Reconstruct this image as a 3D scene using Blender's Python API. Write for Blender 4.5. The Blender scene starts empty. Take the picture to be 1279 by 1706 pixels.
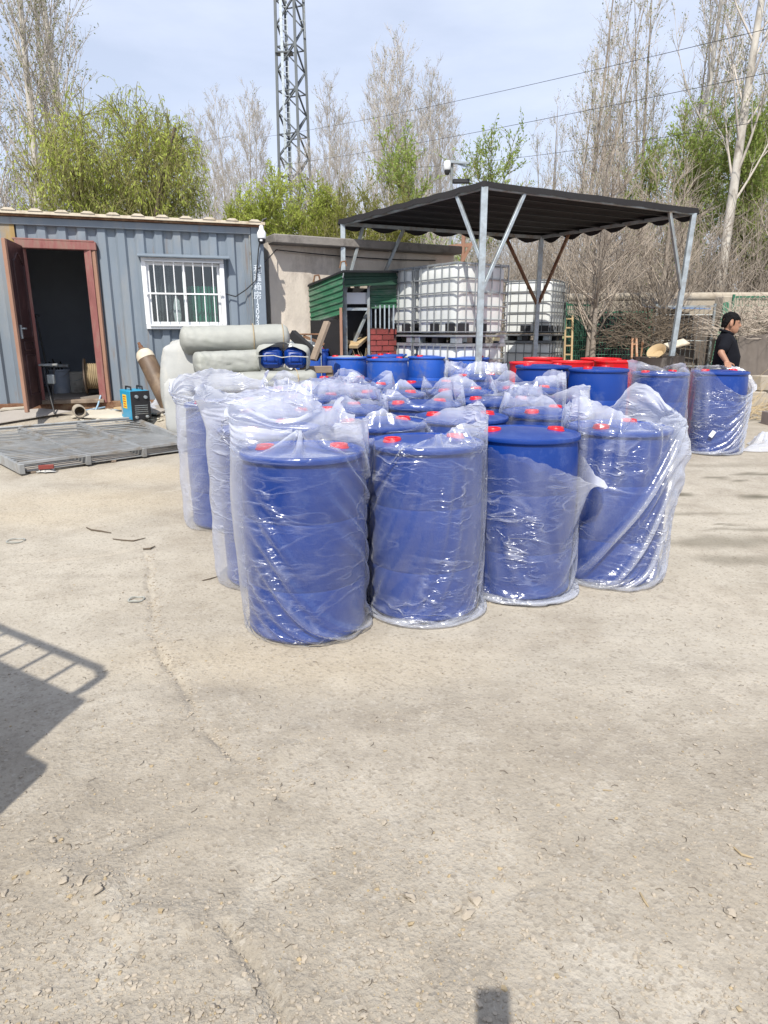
import bpy, math, random
import numpy as np
from mathutils import Vector, Matrix

sc = bpy.context.scene
COL = sc.collection
PI = math.pi

# ------------------------------------------------------------------ camera, sky, sun
F, TH, CH = 1120.0, math.radians(15.0), 1.455          # focal length in photo pixels, tilt, eye height
cam = bpy.data.cameras.new('camera'); cam_o = bpy.data.objects.new('camera', cam); COL.objects.link(cam_o)
cam.sensor_fit = 'VERTICAL'; cam.sensor_height = 36.0; cam.lens = F / 1706 * 36.0
cam.clip_start = 0.05; cam.clip_end = 2000
cam_o.location = (0, 0, CH); cam_o.rotation_euler = (PI / 2 - TH, 0, 0)
sc.camera = cam_o

SUN = Vector((0.232, 1.21, -1.47)).normalized()        # the way the light travels
sun = bpy.data.lights.new('sun', 'SUN'); sun.energy = 4.6; sun.angle = math.radians(0.53); sun.color = (1.0, .955, .87)
sun_o = bpy.data.objects.new('sun', sun); COL.objects.link(sun_o)
sun_o.rotation_euler = SUN.to_track_quat('-Z', 'Y').to_euler(); sun_o.location = (-3, -14, 18)

world = bpy.data.worlds.new('World'); sc.world = world; world.use_nodes = True
wn, wl = world.node_tree.nodes, world.node_tree.links
bg = wn['Background']; bg.inputs['Strength'].default_value = 0.11
sky = wn.new('ShaderNodeTexSky'); sky.sky_type = 'NISHITA'; sky.sun_disc = False
sky.sun_elevation = math.asin(-SUN.z); sky.sun_rotation = math.atan2(-SUN.x, -SUN.y)
sky.air_density = 1.0; sky.dust_density = 1.0; sky.ozone_density = 1.6
wt = wn.new('ShaderNodeTexCoord'); wm = wn.new('ShaderNodeMapping'); wm.inputs['Scale'].default_value = (1.2, 1.2, 4.0)
wno = wn.new('ShaderNodeTexNoise'); wno.inputs['Scale'].default_value = 1.7; wno.inputs['Detail'].default_value = 7; wno.inputs['Roughness'].default_value = .55
wr = wn.new('ShaderNodeMapRange'); wr.inputs['From Min'].default_value = .38; wr.inputs['From Max'].default_value = .72
wr.inputs['To Min'].default_value = .58; wr.inputs['To Max'].default_value = .92
wx = wn.new('ShaderNodeMix'); wx.data_type = 'RGBA'; wx.inputs[7].default_value = (7.2, 7.85, 9.5, 1)
wl.new(wt.outputs['Generated'], wm.inputs['Vector']); wl.new(wm.outputs['Vector'], wno.inputs['Vector'])
wl.new(wno.outputs['Fac'], wr.inputs['Value']); wl.new(wr.outputs['Result'], wx.inputs[0])
wl.new(sky.outputs['Color'], wx.inputs[6]); wl.new(wx.outputs[2], bg.inputs['Color'])

vs = sc.view_settings
vs.view_transform = 'Standard'; vs.look = 'None'; vs.gamma = 1.0; vs.exposure = 0.22; vs.use_curve_mapping = False
sc.cycles.transparent_max_bounces = 64; sc.cycles.max_bounces = 8; sc.cycles.use_denoising = True
sc.cycles.caustics_reflective = False; sc.cycles.caustics_refractive = False

# ------------------------------------------------------------------ helpers
CT, ST = math.cos(TH), math.sin(TH)
def ray(px, py):
    u = (px - 639.5) / F; v = (853 - py) / F
    return Vector((u, CT + v * ST, -ST + v * CT))
def at(px, py, Y):
    d = ray(px, py); t = Y / d.y
    return Vector((d.x * t, Y, CH + d.z * t))
def gz(x, y):
    t = min(max(y - 3.3, 0.0), 9.0)
    b = 0.028 * t if t < 7 else 0.028 * 7 + 0.028 * (t - 7) * (1 - (t - 7) / 4)
    return b + .27 * sst((y - 8.0) / .8) * sst((-.5 - x) / 1.5)
def sst(t):
    t = min(max(t, 0.0), 1.0); return t * t * (3 - 2 * t)
def G(px, py):
    """where the line of sight meets the yard"""
    d = ray(px, py); t0 = .5; t = t0
    while t < 60 and CH + d.z * t > gz(d.x * t, d.y * t): t0 = t; t += .05
    for _ in range(24):
        m = (t0 + t) / 2
        if CH + d.z * m > gz(d.x * m, d.y * m): t0 = m
        else: t = m
    return Vector((d.x * t, d.y * t, gz(d.x * t, d.y * t)))
def on(x, y): return Vector((x, y, gz(x, y)))

def _h(ix, iy, seed):
    n = (ix.astype(np.int64) * 374761393 + iy.astype(np.int64) * 668265263 + seed * 1442695041) & 0x7fffffff
    n = ((n ^ (n >> 13)) * 1274126177) & 0x7fffffff
    return ((n ^ (n >> 16)) & 0xffff) / 65535.0
def vnoise(x, y, seed=0):
    x = np.asarray(x, float); y = np.asarray(y, float)
    ix, iy = np.floor(x), np.floor(y); fx, fy = x - ix, y - iy
    fx = fx * fx * (3 - 2 * fx); fy = fy * fy * (3 - 2 * fy)
    a, b = _h(ix, iy, seed), _h(ix + 1, iy, seed); c, d = _h(ix, iy + 1, seed), _h(ix + 1, iy + 1, seed)
    return (a + (b - a) * fx) * (1 - fy) + (c + (d - c) * fx) * fy
def fbm(x, y, o=4, seed=0):
    s = 0; a = .5
    for k in range(o):
        s = s + a * (vnoise(x * 2 ** k, y * 2 ** k, seed + k * 17) - .5); a *= .5
    return s

def tag(o, label=None, cat=None, group=None, kind=None):
    if label: o['label'] = label
    if cat: o['category'] = cat
    if group: o['group'] = group
    if kind: o['kind'] = kind
    return o
def thing(name, loc, label=None, cat=None, group=None):
    o = bpy.data.objects.new(name, None); COL.objects.link(o); o.location = loc
    o.empty_display_size = .1
    return tag(o, label, cat, group)
def root(o):
    while o.parent: o = o.parent
    return o
def copy_tree(o, parent=None):
    c = o.copy(); COL.objects.link(c)
    if parent: c.parent = parent
    for ch in list(o.children): copy_tree(ch, c)
    return c

class MB:
    """collects shapes in world (or local) coordinates, then links them as one mesh object"""
    def __init__(s): s.v = []; s.f = []
    def add(s, v, f):
        n = len(s.v); s.v += [tuple(p) for p in v]; s.f += [tuple(i + n for i in q) for q in f]; return s
    def box(s, c, size, R=None, b=0.0):
        c = Vector(c); hx, hy, hz = size[0] / 2, size[1] / 2, size[2] / 2
        b = min(b, hx * .6, hy * .6, hz * .6)
        if b <= 0:
            v = [Vector((x, y, z)) for x in (-hx, hx) for y in (-hy, hy) for z in (-hz, hz)]
            f = [(0, 1, 3, 2), (4, 6, 7, 5), (0, 4, 5, 1), (2, 3, 7, 6), (0, 2, 6, 4), (1, 5, 7, 3)]
        else:
            v = []; idx = {}
            for X in (-1, 1):
                for Y in (-1, 1):
                    for Z in (-1, 1):
                        for k in range(3):
                            p = [X * hx, Y * hy, Z * hz]
                            for m in range(3):
                                if m != k: p[m] -= (X, Y, Z)[m] * b
                            idx[(X, Y, Z, k)] = len(v); v.append(Vector(p))
            f = []
            I = lambda X, Y, Z, k: idx[(X, Y, Z, k)]
            for q in (-1, 1):
                a = [I(q, -1, -1, 0), I(q, 1, -1, 0), I(q, 1, 1, 0), I(q, -1, 1, 0)]; f.append(a if q > 0 else a[::-1])
                a = [I(-1, q, -1, 1), I(-1, q, 1, 1), I(1, q, 1, 1), I(1, q, -1, 1)]; f.append(a if q > 0 else a[::-1])
                a = [I(-1, -1, q, 2), I(1, -1, q, 2), I(1, 1, q, 2), I(-1, 1, q, 2)]; f.append(a if q > 0 else a[::-1])
            for p in (-1, 1):
                for q in (-1, 1):
                    f.append([I(p, q, -1, 0), I(p, q, 1, 0), I(p, q, 1, 1), I(p, q, -1, 1)])
                    f.append([I(p, -1, q, 0), I(p, 1, q, 0), I(p, 1, q, 2), I(p, -1, q, 2)])
                    f.append([I(-1, p, q, 1), I(1, p, q, 1), I(1, p, q, 2), I(-1, p, q, 2)])
                    for r in (-1, 1): f.append([I(p, q, r, 0), I(p, q, r, 1), I(p, q, r, 2)])
        if R is not None: v = [R @ p for p in v]
        return s.add([p + c for p in v], f)
    def bar(s, a, b, w, h=None, bev=0.0, up=(0, 0, 1), ext=0):
        a = Vector(a); b = Vector(b); h = h or w; d = (b - a); L = d.length; d.normalize()
        up = Vector(up)
        if abs(d.dot(up)) > .98: up = Vector((0, 1, 0))
        x = d.cross(up).normalized(); z = x.cross(d)
        R = Matrix((x, d, z)).transposed()
        return s.box((a + b) / 2, (w, L + ext, h), R, bev)
    def tube(s, pts, rad, n=8, cap=True):
        P = [Vector(p) for p in pts]; m = len(P)
        rad = rad if hasattr(rad, '__len__') else [rad] * m
        v = []; f = []; ref = None
        for i in range(m):
            t = (P[min(i + 1, m - 1)] - P[max(i - 1, 0)]).normalized()
            if ref is None:
                ref = Vector((0, 0, 1)) if abs(t.z) < .9 else Vector((1, 0, 0))
            x = (ref - t * ref.dot(t)).normalized(); y = t.cross(x); ref = x
            for k in range(n):
                a = 2 * PI * k / n; v.append(P[i] + (x * math.cos(a) + y * math.sin(a)) * rad[i])
        for i in range(m - 1):
            for k in range(n):
                f.append((i * n + k, i * n + (k + 1) % n, (i + 1) * n + (k + 1) % n, (i + 1) * n + k))
        if cap: f.append(tuple(range(n - 1, -1, -1))); f.append(tuple(range((m - 1) * n, m * n)))
        return s.add(v, f)
    def lathe(s, prof, n=32, c=(0, 0, 0), R=None, fn=None):
        c = Vector(c); v = []; f = []; m = len(prof)
        for i, (r, z) in enumerate(prof):
            for k in range(n):
                a = 2 * PI * k / n; rr = r * (fn(a, z) if fn else 1)
                p = Vector((rr * math.cos(a), rr * math.sin(a), z)); v.append(c + (R @ p if R else p))
        for i in range(m - 1):
            for k in range(n):
                f.append((i * n + k, i * n + (k + 1) % n, (i + 1) * n + (k + 1) % n, (i + 1) * n + k))
        if prof[0][0] > 1e-6: f.append(tuple(range(n - 1, -1, -1)))
        if prof[-1][0] > 1e-6: f.append(tuple(range((m - 1) * n, m * n)))
        return s.add(v, f)
    def blob(s, c, r, seed=0, n=8, m=6, amp=.25, R=None):
        rg = random.Random(seed); v = []; f = []; c = Vector(c)
        for i in range(m + 1):
            for k in range(n):
                th = PI * i / m; a = 2 * PI * k / n
                q = 1 + (rg.random() - .5) * 2 * amp if 0 < i < m else 1
                p = Vector((r[0] * q * math.sin(th) * math.cos(a), r[1] * q * math.sin(th) * math.sin(a), r[2] * q * math.cos(th)))
                v.append(c + (R @ p if R else p))
        for i in range(m):
            for k in range(n): f.append((i * n + k, (i + 1) * n + k, (i + 1) * n + (k + 1) % n, i * n + (k + 1) % n))
        return s.add(v, f)
    def build(s, name, m, parent=None, ang=38, smooth=True):
        me = bpy.data.meshes.new(name)
        off = Vector((0, 0, 0))
        if parent is not None: off = root(parent).location
        v = np.array(s.v, float).reshape(-1, 3) - np.array(off)
        me.from_pydata(v.tolist(), [], s.f); me.validate()
        if smooth:
            me.shade_smooth(); me.set_sharp_from_angle(angle=math.radians(ang))
        return link(name, me, m, parent)
def link(name, me, m, parent=None):
    me.name = name
    if m: me.materials.append(m)
    o = bpy.data.objects.new(name, me); COL.objects.link(o)
    if parent is not None: o.parent = parent
    return o
def own(name, mb, m, label, cat, group=None, ang=38, kind=None):
    """a thing that is a single mesh: origin moved to its base"""
    v = np.array(mb.v); c = (v.min(0) + v.max(0)) / 2; c[2] = v[:, 2].min()
    mb.v = [tuple(p) for p in (v - c)]
    o = mb.build(name, m, None, ang); o.location = c
    return tag(o, label, cat, group, kind)
def rotz(a): return Matrix.Rotation(a, 3, 'Z')

# ------------------------------------------------------------------ materials
MATS = {}
def mat(name, col, rough=.6, var=.12, vs=4.0, bump=0.0, bs=60.0, metal=0.0, spec=.5, dirt=None, da=.5, ds=3.0, stretch=(1, 1, 1), rnd=0.0, coat=0.0, d2=None):
    m = bpy.data.materials.new(name); m.use_nodes = True; nt = m.node_tree; N, L = nt.nodes, nt.links
    p = N['Principled BSDF']; p.inputs['Roughness'].default_value = rough; p.inputs['Metallic'].default_value = metal
    p.inputs['Specular IOR Level'].default_value = spec; p.inputs['Coat Weight'].default_value = coat
    tc = N.new('ShaderNodeTexCoord'); mp = N.new('ShaderNodeMapping'); mp.inputs['Scale'].default_value = stretch
    L.new(tc.outputs['Object'], mp.inputs['Vector'])
    n = N.new('ShaderNodeTexNoise'); n.inputs['Scale'].default_value = vs; n.inputs['Detail'].default_value = 6; n.inputs['Roughness'].default_value = .6
    L.new(mp.outputs['Vector'], n.inputs['Vector'])
    mr = N.new('ShaderNodeMapRange'); mr.inputs['From Min'].default_value = .25; mr.inputs['From Max'].default_value = .75
    mr.inputs['To Min'].default_value = 1 - var; mr.inputs['To Max'].default_value = 1 + var
    L.new(n.outputs['Fac'], mr.inputs['Value'])
    mx = N.new('ShaderNodeVectorMath'); mx.operation = 'SCALE'; mx.inputs[0].default_value = col[:3]
    L.new(mr.outputs['Result'], mx.inputs['Scale']); last = mx.outputs['Vector']
    if rnd:
        oi = N.new('ShaderNodeObjectInfo'); r2 = N.new('ShaderNodeMapRange'); r2.inputs['To Min'].default_value = 1 - rnd; r2.inputs['To Max'].default_value = 1 + rnd
        L.new(oi.outputs['Random'], r2.inputs['Value'])
        m2 = N.new('ShaderNodeVectorMath'); m2.operation = 'SCALE'; L.new(last, m2.inputs[0]); L.new(r2.outputs['Result'], m2.inputs['Scale']); last = m2.outputs['Vector']
    if dirt:
        n2 = N.new('ShaderNodeTexNoise'); n2.inputs['Scale'].default_value = ds; n2.inputs['Detail'].default_value = 8; n2.inputs['Roughness'].default_value = .68
        L.new(mp.outputs['Vector'], n2.inputs['Vector'])
        r3 = N.new('ShaderNodeMapRange'); r3.inputs['From Min'].default_value = .62 - da * .3; r3.inputs['From Max'].default_value = .78 - da * .2
        L.new(n2.outputs['Fac'], r3.inputs['Value'])
        mm = N.new('ShaderNodeMix'); mm.data_type = 'RGBA'; L.new(r3.outputs['Result'], mm.inputs[0]); L.new(last, mm.inputs[6])
        mm.inputs[7].default_value = (*dirt, 1); last = mm.outputs[2]
    if d2:                                        # runs of rust or grime: colour, threshold, scale, stretch
        m3 = N.new('ShaderNodeMapping'); m3.inputs['Scale'].default_value = d2[3]; L.new(tc.outputs['Object'], m3.inputs['Vector'])
        n3 = N.new('ShaderNodeTexNoise'); n3.inputs['Scale'].default_value = d2[2]; n3.inputs['Detail'].default_value = 7; n3.inputs['Roughness'].default_value = .65; L.new(m3.outputs[0], n3.inputs['Vector'])
        r4 = N.new('ShaderNodeMapRange'); r4.inputs['From Min'].default_value = d2[1]; r4.inputs['From Max'].default_value = d2[1] + .12; r4.inputs['To Max'].default_value = .8; L.new(n3.outputs['Fac'], r4.inputs['Value'])
        m4 = N.new('ShaderNodeMix'); m4.data_type = 'RGBA'; L.new(r4.outputs['Result'], m4.inputs[0]); L.new(last, m4.inputs[6]); m4.inputs[7].default_value = (*d2[0], 1); last = m4.outputs[2]
    L.new(last, p.inputs['Base Color'])
    if bump:
        nb = N.new('ShaderNodeTexNoise'); nb.inputs['Scale'].default_value = bs; nb.inputs['Detail'].default_value = 4
        L.new(mp.outputs['Vector'], nb.inputs['Vector'])
        b = N.new('ShaderNodeBump'); b.inputs['Strength'].default_value = min(1, bump); b.inputs['Distance'].default_value = .01
        L.new(nb.outputs['Fac'], b.inputs['Height']); L.new(b.outputs['Normal'], p.inputs['Normal'])
    MATS[name] = m; return m

def film_mat(name, free=.60, cling=.008, tint=(.88, .91, 1.0), crinkle=.5):
    """clear polythene: see-through sheet with a milky share, sharper where it stands free of what it wraps"""
    m = bpy.data.materials.new(name); m.use_nodes = True; nt = m.node_tree; N, L = nt.nodes, nt.links
    N.remove(N['Principled BSDF']); out = N['Material Output']
    tc = N.new('ShaderNodeTexCoord'); oi = N.new('ShaderNodeObjectInfo')
    ad = N.new('ShaderNodeVectorMath'); ad.operation = 'ADD'; L.new(tc.outputs['Object'], ad.inputs[0])
    sc_ = N.new('ShaderNodeMath'); sc_.operation = 'MULTIPLY'; sc_.inputs[1].default_value = 37.0; L.new(oi.outputs['Random'], sc_.inputs[0])
    L.new(sc_.outputs[0], ad.inputs[1])
    mp = N.new('ShaderNodeMapping'); mp.inputs['Rotation'].default_value = (.5, .3, .4); mp.inputs['Scale'].default_value = (.8, .8, 2.4)
    L.new(ad.outputs[0], mp.inputs['Vector'])
    # sharp creases: thin ridges along the middle contour of two noises, plus a soft pucker
    def ridge(scale, dist, width, off):
        n = N.new('ShaderNodeTexNoise'); n.inputs['Scale'].default_value = scale; n.inputs['Detail'].default_value = 2.5; n.inputs['Distortion'].default_value = dist
        o_ = N.new('ShaderNodeVectorMath'); o_.operation = 'ADD'; o_.inputs[1].default_value = (off, off * .7, off * 1.3); L.new(mp.outputs[0], o_.inputs[0]); L.new(o_.outputs[0], n.inputs['Vector'])
        s1 = N.new('ShaderNodeMath'); s1.operation = 'SUBTRACT'; s1.inputs[1].default_value = .5; L.new(n.outputs['Fac'], s1.inputs[0])
        a1 = N.new('ShaderNodeMath'); a1.operation = 'ABSOLUTE'; L.new(s1.outputs[0], a1.inputs[0])
        r = N.new('ShaderNodeMapRange'); r.inputs['From Max'].default_value = width; r.inputs['To Min'].default_value = 1; r.inputs['To Max'].default_value = 0; L.new(a1.outputs[0], r.inputs['Value']); return r.outputs[0]
    def madd(a, k, b_):
        q = N.new('ShaderNodeMath'); q.operation = 'MULTIPLY_ADD'; q.inputs[1].default_value = k; L.new(a, q.inputs[0])
        if isinstance(b_, float): q.inputs[2].default_value = b_
        else: L.new(b_, q.inputs[2])
        return q.outputs[0]
    k1 = ridge(3.4, .5, .030, 0); k2 = ridge(8, .6, .045, 5.1)
    n2 = N.new('ShaderNodeTexNoise'); n2.inputs['Scale'].default_value = 13; n2.inputs['Detail'].default_value = 4; L.new(mp.outputs[0], n2.inputs['Vector'])
    hgt = madd(k1, .9, madd(k2, .40, madd(n2.outputs['Fac'], .9, 0.0)))
    # creases come in patches: some of the film lies smooth
    n5 = N.new('ShaderNodeTexNoise'); n5.inputs['Scale'].default_value = 3.2; n5.inputs['Detail'].default_value = 2; L.new(ad.outputs[0], n5.inputs['Vector'])
    r5 = N.new('ShaderNodeMapRange'); r5.inputs['From Min'].default_value = .44; r5.inputs['From Max'].default_value = .70; r5.inputs['To Min'].default_value = .14; r5.inputs['To Max'].default_value = 1.0 * crinkle; L.new(n5.outputs['Fac'], r5.inputs['Value'])
    b = N.new('ShaderNodeBump'); b.inputs['Distance'].default_value = .011; L.new(r5.outputs[0], b.inputs['Strength'])
    L.new(hgt, b.inputs['Height'])
    at_ = N.new('ShaderNodeAttribute'); at_.attribute_name = 'cling'
    mr = N.new('ShaderNodeMapRange'); mr.inputs['To Min'].default_value = free; mr.inputs['To Max'].default_value = cling; L.new(at_.outputs['Fac'], mr.inputs['Value'])
    # dust and scuffs
    n3 = N.new('ShaderNodeTexNoise'); n3.inputs['Scale'].default_value = 5; n3.inputs['Detail'].default_value = 8; n3.inputs['Roughness'].default_value = .7; L.new(ad.outputs[0], n3.inputs['Vector'])
    r3 = N.new('ShaderNodeMapRange'); r3.inputs['From Min'].default_value = .45; r3.inputs['From Max'].default_value = .75; r3.inputs['To Max'].default_value = .035; L.new(n3.outputs['Fac'], r3.inputs['Value'])
    sm = N.new('ShaderNodeMath'); sm.operation = 'ADD'; L.new(mr.outputs[0], sm.inputs[0]); L.new(r3.outputs[0], sm.inputs[1])
    kk = N.new('ShaderNodeMath'); kk.operation = 'MULTIPLY'; L.new(madd(k1, .36, madd(k2, .13, 0.0)), kk.inputs[0]); L.new(r5.outputs[0], kk.inputs[1])
    s0 = sm; sm = N.new('ShaderNodeMath'); sm.operation = 'ADD'; L.new(s0.outputs[0], sm.inputs[0]); L.new(kk.outputs[0], sm.inputs[1])
    # seen edge-on the sheet is milkier
    lw = N.new('ShaderNodeLayerWeight'); lw.inputs['Blend'].default_value = .5; pass
    pw = N.new('ShaderNodeMath'); pw.operation = 'POWER'; pw.inputs[1].default_value = 2.2; L.new(lw.outputs['Facing'], pw.inputs[0])
    ml = N.new('ShaderNodeMath'); ml.operation = 'MULTIPLY_ADD'; ml.inputs[1].default_value = .6; ml.use_clamp = True; L.new(pw.outputs[0], ml.inputs[0]); L.new(sm.outputs[0], ml.inputs[2])
    tr = N.new('ShaderNodeBsdfTransparent'); tr.inputs['Color'].default_value = (.98, .985, .99, 1)
    df = N.new('ShaderNodeBsdfDiffuse'); df.inputs['Color'].default_value = (*tint, 1); L.new(b.outputs[0], df.inputs['Normal'])
    tl = N.new('ShaderNodeBsdfTranslucent'); tl.inputs['Color'].default_value = (*tint, 1); L.new(b.outputs[0], tl.inputs['Normal'])
    m1 = N.new('ShaderNodeAddShader'); L.new(df.outputs[0], m1.inputs[0])
    mt = N.new('ShaderNodeMixShader'); mt.inputs[0].default_value = .42; L.new(df.outputs[0], mt.inputs[1]); L.new(tl.outputs[0], mt.inputs[2]); N.remove(m1)
    m2 = N.new('ShaderNodeMixShader'); L.new(ml.outputs[0], m2.inputs[0]); L.new(tr.outputs[0], m2.inputs[1]); L.new(mt.outputs[0], m2.inputs[2])
    gl = N.new('ShaderNodeBsdfGlossy'); gl.inputs['Roughness'].default_value = .23; L.new(b.outputs[0], gl.inputs['Normal'])
    lf = N.new('ShaderNodeLayerWeight'); lf.inputs['Blend'].default_value = .5; L.new(b.outputs[0], lf.inputs['Normal'])
    pf = N.new('ShaderNodeMath'); pf.operation = 'POWER'; pf.inputs[1].default_value = 5.0; L.new(lf.outputs['Facing'], pf.inputs[0])
    fr = N.new('ShaderNodeMath'); fr.operation = 'MULTIPLY_ADD'; fr.inputs[1].default_value = .6; fr.inputs[2].default_value = .085; L.new(pf.outputs[0], fr.inputs[0])
    m3 = N.new('ShaderNodeMixShader'); L.new(fr.outputs[0], m3.inputs[0]); L.new(m2.outputs[0], m3.inputs[1]); L.new(gl.outputs[0], m3.inputs[2])
    L.new(m3.outputs[0], out.inputs['Surface'])
    MATS[name] = m; return m
def leaf_mat(name, col, col2):
    m = bpy.data.materials.new(name); m.use_nodes = True; nt = m.node_tree; N, L = nt.nodes, nt.links
    N.remove(N['Principled BSDF']); out = N['Material Output']
    tc = N.new('ShaderNodeTexCoord'); n = N.new('ShaderNodeTexNoise'); n.inputs['Scale'].default_value = 2.2; n.inputs['Detail'].default_value = 5
    L.new(tc.outputs['Object'], n.inputs['Vector'])
    r = N.new('ShaderNodeMapRange'); r.inputs['From Min'].default_value = .35; r.inputs['From Max'].default_value = .65; L.new(n.outputs['Fac'], r.inputs['Value'])
    x = N.new('ShaderNodeMix'); x.data_type = 'RGBA'; x.inputs[6].default_value = (*col, 1); x.inputs[7].default_value = (*col2, 1); L.new(r.outputs[0], x.inputs[0])
    d = N.new('ShaderNodeBsdfDiffuse'); t = N.new('ShaderNodeBsdfTranslucent'); L.new(x.outputs[2], d.inputs['Color']); L.new(x.outputs[2], t.inputs['Color'])
    mx = N.new('ShaderNodeMixShader'); mx.inputs[0].default_value = .45; L.new(d.outputs[0], mx.inputs[1]); L.new(t.outputs[0], mx.inputs[2])
    L.new(mx.outputs[0], out.inputs['Surface']); MATS[name] = m; return m
def glass_mat(name, tint=(.9, .95, .95)):
    m = bpy.data.materials.new(name); m.use_nodes = True; nt = m.node_tree; N, L = nt.nodes, nt.links
    N.remove(N['Principled BSDF']); out = N['Material Output']
    t = N.new('ShaderNodeBsdfTransparent'); t.inputs['Color'].default_value = (*tint, 1); g = N.new('ShaderNodeBsdfGlossy'); g.inputs['Roughness'].default_value = .02
    lw = N.new('ShaderNodeLayerWeight'); lw.inputs['Blend'].default_value = .5; p5 = N.new('ShaderNodeMath'); p5.operation = 'POWER'; p5.inputs[1].default_value = 5; L.new(lw.outputs['Facing'], p5.inputs[0])
    f = N.new('ShaderNodeMath'); f.operation = 'MULTIPLY_ADD'; f.inputs[1].default_value = .9; f.inputs[2].default_value = .07; L.new(p5.outputs[0], f.inputs[0]); x = N.new('ShaderNodeMixShader'); L.new(f.outputs[0], x.inputs[0]); L.new(t.outputs[0], x.inputs[1]); L.new(g.outputs[0], x.inputs[2])
    L.new(x.outputs[0], out.inputs['Surface']); MATS[name] = m; return m

M_blue = mat('blue_plastic', (.002, .036, .235), .36, .10, 3, .10, 90, rnd=.06, dirt=(.05, .09, .28), da=.28, ds=6)
M_bluefade = mat('sun_faded_blue_plastic', (.016, .085, .42), .45, .10, 3, .10, 90, rnd=.06, dirt=(.10, .14, .32), da=.35, ds=5)
M_dustlid = mat('dusty_blue_plastic', (.30, .33, .38), .75, .15, 6, .1, 90)
M_red = mat('red_plastic', (.62, .012, .022), .38, .08, 4)
M_redtub = mat('red_drum_paint', (.60, .008, .015), .42, .12, 4, dirt=(.35, .05, .04), da=.3, ds=5)
M_film = film_mat('clear_film'); M_filmc = film_mat('creased_film', .60, .04, crinkle=1.0)
M_filmw = film_mat('milky_film', .5, .3)
M_galv = mat('galvanised_steel', (.42, .47, .50), .45, .22, 12, metal=.55, dirt=(.30, .31, .31), da=.5, ds=9)
M_galvd = mat('dull_galvanised_steel', (.30, .33, .34), .55, .2, 10, metal=.4, dirt=(.22, .17, .12), da=.4, ds=8)
M_cont = mat('blue_grey_container_paint', (.195, .235, .28), .55, .14, 3, .05, 80, dirt=(.26, .275, .285), da=.5, ds=3.2, stretch=(1, 1, .25), d2=((.21, .15, .105), .59, 5.0, (1.4, 1.4, .16)))
M_contpost = mat('blue_grey_post_paint', (.185, .225, .27), .55, .12, 3, .05, 80)
M_rust = mat('rusty_steel', (.16, .075, .04), .85, .35, 9, .25, 60, dirt=(.30, .20, .12), da=.55, ds=7)
M_rusty_yellow = mat('rust_stained_paint', (.34, .23, .09), .75, .3, 6, .1, 60, dirt=(.18, .22, .27), da=.45, ds=3, stretch=(1, 1, .2))
M_jamb = mat('red_primer_wood', (.27, .10, .092), .8, .3, 8, .2, 50, dirt=(.24, .17, .13), da=.5, ds=8, stretch=(1, 1, .3))
M_jambold = mat('bleached_red_wood', (.34, .19, .13), .85, .3, 8, .2, 50, dirt=(.22, .12, .08), da=.5, ds=8, stretch=(1, 1, .2))
M_doorleaf = mat('dark_red_brown_door', (.042, .017, .018), .45, .2, 5, .08, 60, dirt=(.10, .05, .045), da=.35, ds=5)
M_cream = mat('cream_foam_panel', (.60, .53, .42), .85, .15, 8, .2, 60, dirt=(.38, .30, .2), da=.4, ds=6)
M_interior = mat('grey_interior_board', (.30, .33, .38), .8, .08, 3)
M_ifloor = mat('dusty_floor_board', (.24, .21, .18), .9, .2, 5, .1, 60)
M_white = mat('white_upvc', (.78, .79, .80), .4, .05, 6)
M_glass = glass_mat('window_glass')
M_curtain = mat('green_curtain', (.02, .16, .10), .9, .2, 5)
M_roomshade = mat('dark_room_shade', (.05, .055, .06), .9, .2, 5)  # near-black colour standing in for the unlit room
M_whitecloth = mat('white_woven_sack', (.42, .425, .41), .75, .08, 7, .25, 120, dirt=(.52, .50, .45), da=.35, ds=5)
M_tarp = mat('grey_green_tarp', (.345, .35, .32), .62, .12, 5, .35, 14, dirt=(.32, .33, .29), da=.3, ds=5)
M_tarpd = mat('dark_green_lining', (.14, .16, .13), .8, .2, 6)
M_plaster = mat('weathered_cement_render', (.62, .55, .47), .95, .14, 2.2, .5, 30, dirt=(.34, .29, .245), da=.34, ds=1.6, stretch=(1.3, 1.3, .7))
M_plaster2 = mat('patched_pink_render', (.40, .32, .27), .95, .15, 3, .4, 30, dirt=(.25, .21, .18), da=.4, ds=2.5)
M_coping = mat('old_concrete_coping', (.24, .22, .20), .95, .25, 4, .5, 30, dirt=(.12, .11, .10), da=.5, ds=4)
M_conc = mat('pale_concrete', (.40, .35, .28), .95, .18, 3, .4, 30, dirt=(.26, .22, .17), da=.4, ds=3)
M_mesh_black = mat('black_shade_net', (.011, .0095, .0105), .85, .25, 6, .4, 120)
M_hdpe = mat('translucent_white_hdpe', (.74, .76, .74), .4, .05, 4)
M_cage = mat('tote_cage_tube', (.36, .38, .39), .45, .15, 10, metal=.5)
M_cageshade = mat('shaded_cage_tube', (.19, .20, .205), .55, .15, 10, metal=.4)  # darker copy of the tote tube, canopy shade put into its colour
M_black = mat('black_plastic', (.018, .018, .02), .5, .15, 6)
M_tag = mat('pale_yellow_label', (.55, .55, .30), .6, .1, 8)
M_green = mat('green_painted_sheet', (.030, .125, .065), .55, .3, 5, .1, 40, dirt=(.16, .20, .16), da=.5, ds=3.5, stretch=(.4, .4, 1.6))
M_greend = mat('dark_green_sheet', (.018, .055, .035), .6, .3, 5, .1, 40)
M_gwire = mat('green_coated_wire', (.03, .14, .08), .5, .15, 6)
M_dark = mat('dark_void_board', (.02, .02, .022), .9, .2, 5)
M_brickred = mat('red_painted_brick', (.26, .055, .045), .85, .25, 9, .3, 60, rnd=.18)
M_mortar = mat('dark_mortar', (.10, .05, .045), .95, .2, 9)
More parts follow.
